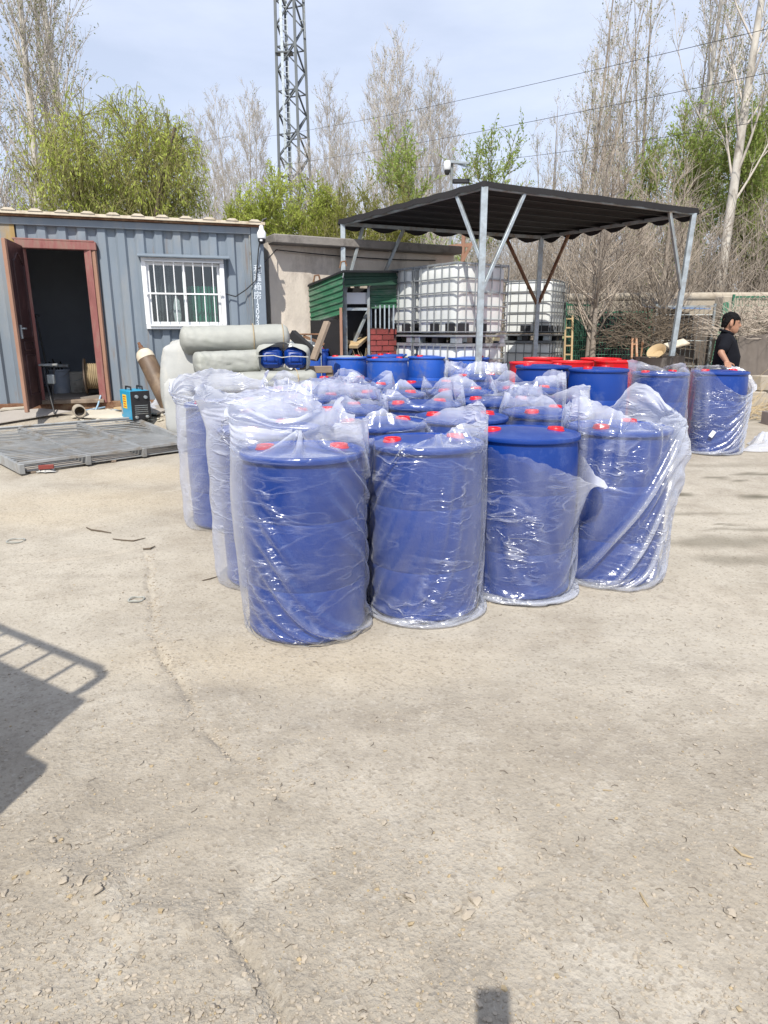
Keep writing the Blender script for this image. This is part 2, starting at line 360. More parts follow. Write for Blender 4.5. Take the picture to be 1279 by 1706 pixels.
M_wood = mat('weathered_grey_wood', (.26, .20, .15), .85, .25, 5, .3, 40, dirt=(.16, .12, .09), da=.4, ds=6, stretch=(1, 1, 1), rnd=.15)
M_woody = mat('bare_timber', (.46, .34, .19), .8, .2, 5, .2, 40, dirt=(.30, .20, .11), da=.3, ds=6, rnd=.12)
M_orange = mat('worn_orange_paint', (.42, .22, .12), .7, .25, 9, dirt=(.45, .38, .30), da=.45, ds=9)
M_welder = mat('cyan_blue_enamel', (.02, .30, .50), .4, .08, 5)
M_yellow = mat('yellow_sticker', (.80, .55, .03), .5, .1, 8)
M_redprint = mat('red_print', (.55, .04, .03), .5, .05, 8)
M_cyl = mat('brown_gas_cylinder_paint', (.13, .085, .055), .55, .3, 6, .1, 60, dirt=(.23, .16, .10), da=.5, ds=5)
M_grating = mat('scuffed_grey_steel_bar', (.33, .34, .345), .5, .2, 7, metal=.35, dirt=(.25, .21, .16), da=.4, ds=6, rnd=.1)
M_card = mat('grey_fibre_board', (.34, .31, .28), .85, .12, 4, .1, 60)
M_cardl = mat('pale_fibre_board', (.50, .46, .38), .85, .12, 4, .1, 60)
M_skin = mat('skin', (.36, .185, .115), .55, .12, 9, rnd=.02)
M_hair = mat('black_hair', (.005, .0045, .0045), .7, .3, 40, .3, 200, spec=.15)
M_shirt = mat('black_cotton_polo', (.007, .0075, .011), .9, .2, 9, .15, 120, spec=.15)
M_trouser = mat('dark_grey_trousers', (.045, .045, .05), .9, .2, 9)
M_shoe = mat('black_shoe_leather', (.02, .018, .016), .5, .2, 9)
M_bark_w = mat('pale_poplar_bark', (.50, .47, .42), .9, .3, 5, .3, 30, dirt=(.20, .17, .14), da=.45, ds=3, stretch=(1, 1, .5))
M_bark_g = mat('grey_brown_bark', (.28, .24, .20), .9, .3, 5, .3, 30, dirt=(.13, .11, .09), da=.4, ds=4, stretch=(1, 1, .4))
M_bark_d = mat('dark_willow_bark', (.11, .085, .06), .9, .3, 5, .3, 30)
M_twig_p = mat('pale_poplar_twig', (.50, .455, .405), .9, .2, 2)
M_twig_b = mat('brown_brush_twig', (.36, .305, .25), .9, .3, 2)
M_twig_y = mat('olive_shrub_twig', (.24, .22, .09), .9, .3, 2)
L_willow = leaf_mat('willow_leaf', (.37, .44, .08), (.52, .58, .16))
L_bud = leaf_mat('poplar_bud_leaf', (.22, .25, .10), (.34, .34, .17))
L_green = leaf_mat('fresh_green_leaf', (.28, .37, .09), (.40, .49, .16))
L_olive = leaf_mat('olive_shrub_leaf', (.20, .22, .04), (.28, .29, .07))
M_towr = mat('grey_tower_steel', (.105, .12, .13), .6, .2, 1)
M_cable = mat('black_cable', (.02, .02, .022), .6, .1, 5)
M_straw = mat('straw_and_dry_twigs', (.36, .28, .17), .9, .3, 8)
M_clod = mat('dry_earth_clod', (.36, .31, .245), .95, .25, 12, .4, 60)
M_teal = mat('blue_grey_vehicle_paint', (.08, .16, .28), .3, .08, 3, coat=.5)
M_tyre = mat('tyre_rubber', (.02, .02, .02), .85, .2, 8)
M_brownbag = mat('brown_tarpaulin', (.12, .10, .085), .8, .2, 4, .3, 30)
# ------------------------------------------------------------------ ground
def grow(a, step, g, end):
    r = []
    while a < end: a += step; step *= g; r.append(a)
    return r
xs = np.arange(-1.9, 1.9001, .0145); xr = grow(1.9, .02, 1.075, 600); xs = np.array([-q for q in xr[::-1]] + list(xs) + xr)
ys = np.arange(1.0, 4.2, .0145); ys = np.array([-60, -30, -15, -8, -4, -2, -1, 0, .5, .8] + list(ys) + grow(ys[-1], .018, 1.022, 16) + [17, 18.5, 20, 23, 27, 33, 42, 55, 75, 110, 170, 260, 400, 700])
X, Y = np.meshgrid(xs, ys)
def seg_dist(X, Y, pts):
    D = np.full(X.shape, 9.0)
    for (a, b) in zip(pts[:-1], pts[1:]):
        ax, ay, bx, by = a[0], a[1], b[0], b[1]; L2 = (bx - ax) ** 2 + (by - ay) ** 2
        t = np.clip(((X - ax) * (bx - ax) + (Y - ay) * (by - ay)) / L2, 0, 1)
        D = np.minimum(D, np.hypot(X - ax - t * (bx - ax), Y - ay - t * (by - ay)))
    return D
wobx = fbm(X * 4, Y * 4, 4, 5) * .10; woby = fbm(X * 4 + 9, Y * 4, 4, 6) * .10
P2 = lambda L: [(G(a, b).x, G(a, b).y) for a, b in L]
crack1 = P2([(243, 925), (252, 985), (255, 1040), (268, 1090), (290, 1118), (330, 1200), (400, 1270), (470, 1330)])
crack2 = P2([(375, 1540), (405, 1590), (440, 1640), (470, 1706)])
crack3 = P2([(640, 1190), (600, 1260), (560, 1300), (520, 1380), (480, 1420)]); crack4 = P2([(700, 1706), (690, 1600), (760, 1540), (800, 1500), (900, 1470)])
ridge1 = P2([(60, 1450), (150, 1490), (200, 1525), (330, 1545), (420, 1560)])
ridge2 = P2([(180, 1480), (215, 1430), (330, 1380), (420, 1270), (520, 1220)])
joint1 = P2([(0, 938), (90, 935), (180, 926), (260, 905)])
joint2 = P2([(0, 850), (80, 838), (180, 830)])
T = np.clip(Y - 3.3, 0, 9); base = np.where(T < 7, .028 * T, .196 + .028 * (T - 7) * (1 - (T - 7) / 4))
sn = lambda t: np.clip(t, 0, 1) ** 2 * (3 - 2 * np.clip(t, 0, 1))
base = base + .27 * sn((Y - 8.0) / .8) * sn((-.5 - X) / 1.5)
near = np.clip((2.9 - Y) / 1.0, 0, 1) * (Y > .9)
left = np.clip((.6 - X) / 1.4, 0, 1)
rough = near * (.30 + .45 * left) * (.35 + .65 * np.clip(fbm(X * .9 + 3, Y * .9, 3, 2) * 3 + .45 + .35 * left * np.clip((2.2 - Y) / .8, 0, 1), 0, 1))
fade = np.clip((14 - Y) / 6, 0, 1) * np.clip((7 - abs(X)) / 3, 0, 1)
clod = np.clip(fbm(X * 19, Y * 19, 3, 11) + .04, 0, 1) ** 1.2
fine = fbm(X * 34, Y * 34, 2, 12)
dz = fade * (fbm(X * 1.3, Y * 1.3, 4, 1) * .012 + rough * (clod * .032 + fine * .011 + fbm(X * 6, Y * 6, 3, 14) * .014) + (1 - near) * fine * .0012)
c3 = np.minimum(seg_dist(X + wobx * .6, Y + woby * .6, crack3), seg_dist(X + wobx * .6, Y + woby * .6, crack4))
c1 = seg_dist(X + wobx * .5, Y + woby * .5, crack1); c2 = seg_dist(X + wobx * .5, Y + woby * .5, crack2)
r1 = seg_dist(X + wobx, Y + woby, ridge1); r2 = seg_dist(X + wobx, Y + woby, ridge2)
j1 = seg_dist(X + wobx * .3, Y + woby * .3, joint1); j2 = seg_dist(X + wobx * .3, Y + woby * .3, joint2)
crk = np.clip(fbm(X * 7, Y * 7, 3, 31) * 3 + .6, 0, 1)
dz -= .022 * crk * np.exp(-(c1 / .012) ** 2) + .024 * np.exp(-(c2 / .011) ** 2)
dz += (.5 + vnoise(X * 22, Y * 22, 3)) * (.007 * crk * clod * 3 * np.exp(-((c1 - .05) / .04) ** 2) + .012 * np.exp(-(r1 / .05) ** 2) + .009 * np.exp(-(r2 / .05) ** 2))
dz -= .009 * crk * np.exp(-(c3 / .009) ** 2)
dz -= .006 * np.exp(-(j1 / .012) ** 2) + .004 * np.exp(-(j2 / .012) ** 2)
Z = base + dz
def gzd(x, y):                                   # height of the finished surface
    i = min(max(int(np.searchsorted(ys, y)) - 1, 0), len(ys) - 2); k = min(max(int(np.searchsorted(xs, x)) - 1, 0), len(xs) - 2)
    fy = (y - ys[i]) / (ys[i + 1] - ys[i]); fx = (x - xs[k]) / (xs[k + 1] - xs[k])
    return float((Z[i, k] * (1 - fx) + Z[i, k + 1] * fx) * (1 - fy) + (Z[i + 1, k] * (1 - fx) + Z[i + 1, k + 1] * fx) * fy)
# stains: damp streaks by the drums on the far side with one painted cast shadow, yellow sand by the steel panel, pale worn slab
wet_and_shadow = np.zeros(X.shape)
wx_, wy_ = X + fbm(X * 3, Y * 3, 4, 21) * .35, Y + fbm(X * 3 + 5, Y * 3, 4, 22) * .25
for (px, py, rx, ry, k) in [(1176, 796, .10, .045, 1), (1212, 800, .07, .035, .9), (1262, 790, .28, .05, 1), (1135, 824, .13, .06, 1), (1268, 828, .26, .07, 1.1), (1200, 775, .5, .12, .35), (1195, 905, .5, .12, .55),  # the strongest patch, at the frame edge, is a cast shadow painted in
                            (1225, 935, .35, .1, .5), (1160, 855, .5, .05, .5), (1245, 885, .3, .05, .55), (1270, 700, .6, .15, .5), (1215, 875, .1, .03, .9), (1137, 905, .2, .06, .45), (1100, 840, .2, .05, .45)]:
    q = G(px, py); wet_and_shadow = np.maximum(wet_and_shadow, k * np.clip(1.6 - 1.3 * np.sqrt(((wx_ - q.x) / rx) ** 2 + ((wy_ - q.y) / ry) ** 2), 0, 1))
sand = np.zeros(X.shape)
for (px, py, rx, ry) in [(150, 835, 1.3, .45), (60, 860, .8, .35), (250, 790, .8, .4), (480, 1100, .9, .25)]:
    q = G(px, py); sand = np.maximum(sand, np.clip(1.3 - np.sqrt(((wx_ - q.x) / rx) ** 2 + ((wy_ - q.y) / ry) ** 2), 0, 1))
slab = np.clip((Y - 2.3) / .5, 0, 1) * np.clip((9 - Y) / 3, 0, 1)
oil = np.zeros(X.shape)
for (px, py, rx, ry) in [(330, 1160, .22, .10), (640, 1190, .6, .14), (1000, 1240, .5, .2), (150, 960, .4, .06), (1150, 1120, .5, .12)]:
    q = G(px, py); oil = np.maximum(oil, np.clip(1.2 - np.sqrt(((wx_ - q.x) / rx) ** 2 + ((wy_ - q.y) / ry) ** 2), 0, 1))
for trk in ([(560, 1200), (760, 1175), (1000, 1120), (1300, 1060)], [(520, 1262), (760, 1250), (1040, 1200), (1320, 1150)], [(700, 1706), (900, 1480), (1100, 1330), (1320, 1230)]):
    td = seg_dist(X + wobx * .8, Y + woby * .8, P2(trk)); oil = np.maximum(oil, .75 * np.exp(-(td / .10) ** 4) * np.clip(.5 + 3 * fbm(X * 2.3, Y * 2.3, 3, 61), 0, 1))
ny, nx = X.shape
vv = np.stack([X, Y, Z], -1).reshape(-1, 3)
ii = (np.arange(ny - 1)[:, None] * nx + np.arange(nx - 1)[None, :]).reshape(-1)
ff = np.stack([ii, ii + 1, ii + nx + 1, ii + nx], -1)
def np_mesh(name, v, f, smooth=True):
    me = bpy.data.meshes.new(name); me.vertices.add(len(v)); me.vertices.foreach_set('co', np.ascontiguousarray(v, dtype=np.float32).ravel())
    k = f.shape[1]; me.loops.add(len(f) * k); me.loops.foreach_set('vertex_index', np.ascontiguousarray(f, dtype=np.int32).ravel())
    me.polygons.add(len(f)); me.polygons.foreach_set('loop_start', np.arange(0, len(f) * k, k, dtype=np.int32))
    me.update(calc_edges=True)
    if smooth: me.shade_smooth()
    return me
gm = np_mesh('ground', vv, ff)
for nm, arr in (('wet_and_shadow', wet_and_shadow), ('sand', sand), ('slab', slab), ('rough', rough), ('oil', oil)):
    a = gm.attributes.new(nm, 'FLOAT', 'POINT'); a.data.foreach_set('value', np.ascontiguousarray(arr.reshape(-1), dtype=np.float32))

def ground_mat():
    m = bpy.data.materials.new('yard_dirt_and_concrete'); m.use_nodes = True; nt = m.node_tree; N, L = nt.nodes, nt.links
    p = N['Principled BSDF']; p.inputs['Specular IOR Level'].default_value = .25
    tc = N.new('ShaderNodeTexCoord')
    def noise(s, d=6, r=.6, dist=0):
        n = N.new('ShaderNodeTexNoise'); n.inputs['Scale'].default_value = s; n.inputs['Detail'].default_value = d; n.inputs['Roughness'].default_value = r
        n.inputs['Distortion'].default_value = dist; L.new(tc.outputs['Object'], n.inputs['Vector']); return n.outputs['Fac']
    def rng(v, a, b, c, d):
        r = N.new('ShaderNodeMapRange'); r.inputs['From Min'].default_value = a; r.inputs['From Max'].default_value = b; r.inputs['To Min'].default_value = c; r.inputs['To Max'].default_value = d
        L.new(v, r.inputs['Value']); return r.outputs[0]
    def mix(f, a, b):
        x = N.new('ShaderNodeMix'); x.data_type = 'RGBA'
        if isinstance(f, float): x.inputs[0].default_value = f
        else: L.new(f, x.inputs[0])
        for i, q in ((6, a), (7, b)):
            if isinstance(q, tuple): x.inputs[i].default_value = (*q, 1)
            else: L.new(q, x.inputs[i])
        return x.outputs[2]
    def mul(a, b):
        q = N.new('ShaderNodeMath'); q.operation = 'MULTIPLY'
        for i, w in ((0, a), (1, b)):
            if isinstance(w, float): q.inputs[i].default_value = w
            else: L.new(w, q.inputs[i])
        return q.outputs[0]
    def add(a, b):
        q = N.new('ShaderNodeMath'); q.operation = 'ADD'; L.new(a, q.inputs[0]); L.new(b, q.inputs[1]); return q.outputs[0]
    def attr(n):
        a = N.new('ShaderNodeAttribute'); a.attribute_name = n; return a.outputs['Fac']
    c = mix(rng(noise(.9, 8), .40, .60, 0, 1), (.335, .293, .234), (.425, .38, .312))
    c = mix(rng(noise(4.5, 8, .68), .40, .68, 0, .65), c, (.255, .222, .178))
    c = mix(rng(noise(2.6, 10, .72, .6), .52, .70, 0, .6), c, (.50, .46, .39))
    c = mix(mul(attr('slab'), rng(noise(1.6, 9, .7), .38, .62, 0, .7)), c, (.46, .42, .35))
    c = mix(mul(attr('sand'), .5), c, (.46, .385, .275))
    c = mix(mul(attr('oil'), rng(noise(7, 8, .7), .38, .62, 0, .55)), c, (.225, .195, .16))
    # speckle of grit
    vo = N.new('ShaderNodeTexVoronoi'); vo.inputs['Scale'].default_value = 85; L.new(tc.outputs['Object'], vo.inputs['Vector'])
    sp = N.new('ShaderNodeSeparateColor'); L.new(vo.outputs['Color'], sp.inputs[0])
    c = mix(rng(sp.outputs[0], .80, 1, 0, .5), c, (.20, .17, .135))
    c = mix(rng(sp.outputs[1], .90, 1, 0, .3), c, (.52, .48, .42))
    c = mix(mul(rng(noise(55, 3), .56, .70, 0, 1), .35), c, (.185, .155, .12))
    c = mix(attr('wet_and_shadow'), c, (.135, .118, .082))
    L.new(c, p.inputs['Base Color'])
    r = mix(attr('wet_and_shadow'), (.95, .95, .95), (.55, .55, .55)); L.new(r, p.inputs['Roughness'])
    h = add(mul(noise(48, 6, .65), .6), mul(noise(170, 4, .6), .32)); h = add(h, mul(vo.outputs['Distance'], .25))
    h2 = add(mul(h, add(mul(attr('rough'), .9), rng(noise(1.2, 3), .4, .6, .28, .5))), mul(noise(9, 6, .7), .6))
    b = N.new('ShaderNodeBump'); b.inputs['Strength'].default_value = 1.0; b.inputs['Distance'].default_value = .012; L.new(h2, b.inputs['Height']); L.new(b.outputs[0], p.inputs['Normal'])
    return m
ground = link('ground', gm, ground_mat()); ground['kind'] = 'structure'

# ------------------------------------------------------------------ the drums
DR, DH = .303, .912
def drum_mesh():
    b = MB()
    b.lathe([(0, .004), (.24, .004), (.255, 0), (.276, .004), (.286, .018), (.288, .04), (.283, .055), (.285, .12), (.2895, .255), (.2855, .27), (.2905, .285), (.292, .45), (.2910, .585), (.2865, .60), (.290, .615),
             (.2865, .76), (.282, .83), (.278, .858), (.2775, .868), (.286, .872), (.2925, .880), (.2935, .890), (.291, .899), (.283, .903), (.276, .899), (.268, .893), (.255, .893), (.22, .903), (.14, .914), (.06, .918), (0, .9185)], 56); b.v = [(x * 1.035, y * 1.035, z) for x, y, z in b.v]
    return b
def cap_mesh(x, y):
    b = MB(); z = .902
    b.lathe([(.050, z - .004), (.050, z + .006), (.046, z + .008), (.044, z + .020), (.0415, z + .024), (.030, z + .024), (.028, z + .018), (0, z + .018)], 24, (x, y, 0), fn=lambda a, q: 1 + (.02 if int(a / (2 * PI) * 24) % 2 and q > z + .006 else 0))
    b.box((x, y, z + .021), (.052, .008, .008), rotz(.6), .001)
    return b
DRUM = thing('plastic_drum', (0, 0, 0))
drum_body = drum_mesh().build('body', M_blue, DRUM, 30)
for sx in (-.178, .178): cap_mesh(sx, .02).build('bung_cap', M_red, DRUM)
DRUM_USED = []
def place_drum(x, y, rz, label, group, z=None, body=None):
    o = DRUM if not DRUM_USED else copy_tree(DRUM)
    DRUM_USED.append(o)
    o.location = (x, y, gz(x, y) if z is None else z); o.rotation_euler = (0, 0, rz)
    tag(o, label, 'drum', group)
    if body:
        for c in o.children:
            if c.name.startswith('body'):
                c.data = c.data.copy(); c.data.materials[0] = body; c['label'] = 'body in faded, dusty blue'
    return o

# ------------------------------------------------------------------ the film bags: a sheet of links that sags, creases and wraps the drum
def _pair(a, b, rest, k, kc):
    d = b - a; L = np.sqrt((d * d).sum(-1)) + 1e-9
    s = (L - rest) / L * .5; s = np.where(s > 0, s * k, s * kc)
    return d * s[..., None]
def sim_bag(seed, N=120, M=96, Lc=.2, slack=1.08, ax=1.03, top=None, twist=0.0, iters=150, bulge=None, neigh=(), H=DH - .012, zt=None, grav=.00028, foot=.03, fric=.7):
    rg = np.random.RandomState(seed)
    R = DR + .003; ph = np.arange(N) * 2 * PI / N
    tz = np.array([zt(a) if zt else H for a in ph]); tt = np.array([top(a) for a in ph])          # rim height; collar radius and height
    nb = int(M * .9 * (tz.mean() / (tz.mean() + Lc))) if Lc else M
    P = np.zeros((M + 1, N, 3)); j = np.arange(M + 1)
    t = np.clip(j / nb, 0, 1)[:, None]; q = np.clip((j - nb) / max(M - nb, 1), 0, 1)[:, None]
    PH = ph[None, :] + twist * t * .15
    r = R + .010 + .02 * (slack - 1) * 5 * 0
    fm_ = foot * 2.6 * np.clip(np.array([fbm(math.cos(a) * 1.7 + seed, math.sin(a) * 1.7, 3, seed + 2) for a in ph]) - .02, 0, .6)[None, :]
    rr = r - .012 + fm_ * np.clip(1 - t / .05, 0, 1) + .012 * np.clip(t / .04, 0, 1)
    z = t * tz[None, :] + .004
    if Lc:
        dr = tt[None, :, 0]; dzc = tt[None, :, 1]
        rr = rr + dr * q ** 1.2 * np.ones_like(t); z = z + dzc * q ** .9
    hold = np.zeros((M + 1, N, 1))
    if bulge is not None:
        bu = np.array([[bulge(a, tq) for a in ph] for tq in (t * .999 + q * .2)[:, 0]]); rr = rr + bu; hold = np.clip(bu / .12, 0, 1)[..., None] * .22
    # seed folds: stretched, slanted noise
    nx_ = PH * 2.2; a_ = np.cos(PH) * 1.6; b_ = np.sin(PH) * 1.6
    f1 = fbm(a_ * 2 + t * twist * 3 + seed * 7, b_ * 2 + t * 5, 3, seed) + .7 * fbm(a_ * 3 + 4 + q * 3, b_ * 3 + t * 16 + seed, 3, seed + 3)
    rr = rr + (.030 * (slack - 1) / .08 * np.clip(f1 + .1, 0, 1) + .008 * f1) * np.clip(t * 8, 0, 1) + q * .10 * fbm(a_ * 4 + 20, b_ * 4 + q * 4, 3, seed + 9)
    z = z + q * .05 * fbm(a_ * 6 + 11, b_ * 6 + q * 3, 3, seed + 5)
    P[..., 0] = rr * np.cos(PH); P[..., 1] = rr * np.sin(PH); P[..., 2] = z
    P += rg.normal(0, .0012, P.shape); P0 = P.copy()
    lh = 2 * PI * R * slack / N; lvb = tz.mean() * ax / nb
    lv = np.where(j[:-1] < nb, lvb, (Lc / max(M - nb, 1)))[:, None] * np.ones((1, N))
    foot0 = P[0].copy(); pin = P[-1].copy()
    w = np.array([tt[i, 2] if tt.shape[1] > 2 else 0 for i in range(N)])[:, None]
    V = np.zeros_like(P)
    ld = np.sqrt(lv ** 2 + lh ** 2)
    for it in range(iters):
        O = P.copy(); P += V * .9; P[..., 2] -= grav
        for sub in range(2):
            for s in (0, 1):
                a = P[:, s::2]; b = np.roll(P, -1, 1)[:, s::2]; d = _pair(a, b, lh, 1, .9)
                P[:, s::2] += d; tmp = np.roll(P, -1, 1); tmp[:, s::2] -= d; P = np.roll(tmp, 1, 1)
                a = P[s:M:2]; b = P[s + 1:M + 1:2]; n = min(len(a), len(b)); d = _pair(a[:n], b[:n], lv[s::2][:n], 1, .8)
                P[s:M:2][:n] += d; P[s + 1:M + 1:2][:n] -= d
                for sh in (-1, 1):
                    a = P[s:M:2]; n = min(len(a), len(P[s + 1:M + 1:2])); b = np.roll(P[s + 1:M + 1:2], sh, 1)
                    d = _pair(a[:n], b[:n], ld[s::2][:n], .6, .5)
                    P[s:M:2][:n] += d; P[s + 1:M + 1:2][:n] -= np.roll(d, -sh, 1)
            # bending
            d = _pair(P[:-2], P[2:], (lv[:-1] + lv[1:]), .0, .10); P[:-2] += d; P[2:] -= d
            d = _pair(P, np.roll(P, -2, 1), 2 * lh, .0, .10); P += d; P -= np.roll(d, 2, 1)
            # the drum
            rad = np.hypot(P[..., 0], P[..., 1]) + 1e-9
            ins = (rad < R) & (P[..., 2] < DH); up = ins & ((DH - P[..., 2]) < (R - rad)) & (np.arange(M + 1)[:, None] > nb * .8)
            side = ins & ~up; k = np.where(side, R / rad, 1); P[..., 0] *= k; P[..., 1] *= k; P[..., 2] = np.where(up, DH + .002, P[..., 2])
            stick = (side & (P[..., 2] > .25))[..., None]; P = np.where(stick, O + (P - O) * fric, P); stick = up[..., None]; P = np.where(stick, O + (P - O) * .35, P)
            for (cx, cy) in neigh:
                dx = P[..., 0] - cx; dy = P[..., 1] - cy; q2 = np.hypot(dx, dy) + 1e-9; hit = (q2 < R + .004) & (P[..., 2] < DH)
                k = np.where(hit, (R + .004) / q2, 1); P[..., 0] = cx + dx * k; P[..., 1] = cy + dy * k
            P[..., 2] = np.maximum(P[..., 2], .003)
            P += (P0 - P) * hold * .5; P[0] = foot0; P[-1] = P[-1] * (1 - w) + pin * w
        V = np.clip(P - O, -.004, .004)
    return P
def bag_mesh(name, P):
    M1, N = P.shape[:2]
    i = np.arange(N); f = []
    for j in range(M1 - 1): f.append(np.stack([j * N + i, j * N + (i + 1) % N, (j + 1) * N + (i + 1) % N, (j + 1) * N + i], -1))
    me = np_mesh(name, P.reshape(-1, 3), np.concatenate(f))
    rad = np.hypot(P[..., 0], P[..., 1]); z = P[..., 2]
    d = np.where(z < DH, np.abs(rad - DR), np.hypot(np.maximum(rad - DR, 0), z - DH))
    c = np.clip(1 - (d - .018) / .085, 0, 1).reshape(-1)
    a = me.attributes.new('cling', 'FLOAT', 'POINT'); a.data.foreach_set('value', c.astype(np.float32))
    return me
def lerp_tab(tab):
    """periodic table of (degrees, values...) -> function of the angle"""
    tab = sorted(tab); ang = np.array([t[0] for t in tab], float); val = np.array([t[1:] for t in tab], float)
    ang = np.concatenate([[ang[-1] - 360], ang, [ang[0] + 360]]); val = np.concatenate([val[-1:], val, val[:1]])
    def fn(a):
        d = math.degrees(a) % 360; k = int(np.searchsorted(ang, d)) - 1; k = min(max(k, 0), len(ang) - 2)
        u = (d - ang[k]) / (ang[k + 1] - ang[k]); u = u * u * (3 - 2 * u); return val[k] * (1 - u) + val[k + 1] * u
    return fn
# front row (front of a drum, towards the camera, is -90 = 270 degrees)
XA, XB, XC, XD = (-.397, 3.24), (.2175, 3.48), (.79, 3.75), (1.38, 3.95)
XE, XF = (3.05, 7.57), (3.79, 7.73)
XA2, XA3 = (-.66, 3.90), (-1.17, 5.02)
CLUSTER = 'blue drums wrapped in film in the middle of the yard'
BAGS = 'film bags pulled over the blue drums'
def rel(a, b): return (b[0] - a[0], b[1] - a[1])
def place_bag(P, xy, label, m=None, rz=0, me=None):
    me = me or bag_mesh('film_bag', P)
    o = bpy.data.objects.new('film_bag', me); COL.objects.link(o)
    if not me.materials: me.materials.append(m or M_film)
    o.location = (xy[0], xy[1], gz(*xy)); o.rotation_euler = (0, 0, rz)
    return tag(o, label, 'plastic bag', BAGS)
hero = [
 (XA, .1, 'blue drum wholly wrapped in film at the near corner of the cluster',
  'clear film bag with a tall open collar on the nearest drum', dict(seed=3, Lc=.26, slack=1.03, ax=1.012, grav=.00015, twist=-2.5, neigh=[rel(XA, XB), rel(XA, XA2)], foot=.035,
  bulge=lambda a, t: .05 * max(0, math.cos(a - math.radians(190))) ** 2 * (1 - abs(t - .75) / .8), top=lerp_tab([(0, .02, .17, .8), (40, -.02, .13, .2), (90, -.03, .17, .5), (140, 0, .10, .2), (180, .04, .22, .9), (215, .0, .16, .5), (245, -.27, .09, .8), (295, -.28, .085, .8), (330, -.08, .14, .6)]))),
 (XB, .35, 'blue drum in crumpled film, second from the near corner in the front row',
  'crumpled film bag rising to one peak above its drum lid', dict(seed=5, Lc=.16, slack=1.08, ax=1.03, grav=.0002, twist=2.6, neigh=[rel(XB, XA), rel(XB, XC)], foot=.05,
  top=lerp_tab([(0, .02, .19, .9), (40, -.02, .14, .5), (90, -.06, .03, 0), (150, -.02, .03, 0), (200, .0, .035, .6), (235, -.07, .03, .6), (270, -.16, .055, .8), (310, -.08, .11, .6), (340, .0, .14, .4)]))),
 (XC, .05, 'blue drum with bare lid and red caps above half lowered film',
  'film bag slipped down its drum to two thirds height with a loose wing', dict(seed=8, Lc=.10, slack=1.08, ax=1.30, twist=1.4, neigh=[rel(XC, XB), rel(XC, XD)], foot=.03,
  zt=lambda a: .80 + .03 * math.cos(a - math.radians(160)) - .09 * max(0, math.cos(a - math.radians(315))) ** 3, top=lerp_tab([(0, .03, .03, .5), (60, .005, .02, .5), (120, .003, .02, .5), (180, .003, .02, .6), (230, .004, .02, .5), (265, .006, .015, .5), (298, .03, .0, .5), (322, .16, -.06, 1), (345, .06, 0, .5)]))),
 (XD, .8, 'blue drum in loose billowing film at the open end of the front row',
  'billowing film bag ballooning out past its drum on one side', dict(seed=13, Lc=.20, slack=1.24, ax=1.07, grav=.0002, twist=3.2, neigh=[rel(XD, XC)], foot=.03,
  bulge=lambda a, t: .125 * max(0, math.cos(a - math.radians(10))) ** 1.5 * math.exp(-((t - .82) / .33) ** 2), top=lerp_tab([(0, .04, .10, .4), (25, -.02, .23, .9), (60, -.08, .08, .3), (100, -.04, .12, .6), (140, -.05, .12, .4), (180, -.02, .20, .9), (215, -.08, .12, .5), (250, -.13, .05, .7), (290, -.12, .04, .7), (330, -.03, .09, .4)]))),
 (XE, .3, 'blue drum in film standing alone beside the polo shirted man\'s drum',
  'film bag with ragged standing corners, inner one of the far pair', dict(seed=17, N=96, M=80, Lc=.15, slack=1.06, ax=1.03, grav=.0002, twist=3, neigh=[rel(XE, XF)],
  top=lerp_tab([(0, .02, .10, .5), (50, -.04, .05, 0), (110, -.04, .08, .3), (170, .05, .14, .9), (205, -.02, .09, .2), (250, -.06, .03, 0), (285, -.06, .07, .4), (320, -.04, .02, 0)]))),
 (XF, .2, 'blue drum with the man\'s hand on its lid and film torn open',
  'film bag torn open in front, hanging in loose swags under the rim', dict(seed=23, N=96, M=80, Lc=.08, slack=1.12, ax=1.24, twist=3, neigh=[rel(XF, XE)],
  zt=lambda a: .89 - .22 * max(0, math.cos(a - math.radians(295))) ** 1.5, bulge=lambda a, t: .07 * max(0, math.cos(a - math.radians(0))) ** 2 * t,
  top=lerp_tab([(0, .03, .06, .7), (60, .0, .06, .4), (120, -.02, .05, 0), (180, .03, .05, .7), (230, .0, .01, 0), (290, .012, .0, 0), (330, .03, .02, .2)]))),
 (XA2, 1.2, 'blue drum in film right behind the nearest drum, thin strip showing',
  'dusty film bag with high collar squeezed behind the nearest drum', dict(seed=29, Lc=.24, slack=1.07, ax=1.02, grav=.0002, twist=2, neigh=[rel(XA2, XA)],
  bulge=lambda a, t: .05 * max(0, math.cos(a - math.radians(195))) ** 3, top=lerp_tab([(0, .0, .12, .3), (60, .0, .22, .7), (120, .02, .18, .3), (160, .05, .24, .9), (200, .06, .18, .5), (260, -.02, .2, .5), (310, -.02, .12, .2)]))),
 (XA3, .5, 'blue drum in film on the outer edge nearest the container house',
  'film bag with one tall flap on the outermost drum toward the container', dict(seed=31, Lc=.24, slack=1.08, ax=1.015, grav=.00015, twist=1, neigh=[],
  bulge=lambda a, t: .05 * max(0, math.cos(a - math.radians(205))) ** 3, top=lerp_tab([(0, .0, .10, .2), (50, -.02, .16, .4), (100, .0, .23, .9), (150, .03, .2, .6), (200, .05, .10, .2), (250, -.02, .06, 0), (310, -.02, .05, 0)]))),
]
for (xy, rz, dl, bl, kw) in hero:
    place_drum(xy[0], xy[1], rz, dl, CLUSTER)
    place_bag(sim_bag(**kw), xy, bl, M_filmc if xy in (XB, XC, XD, XF, XA2) else M_film)

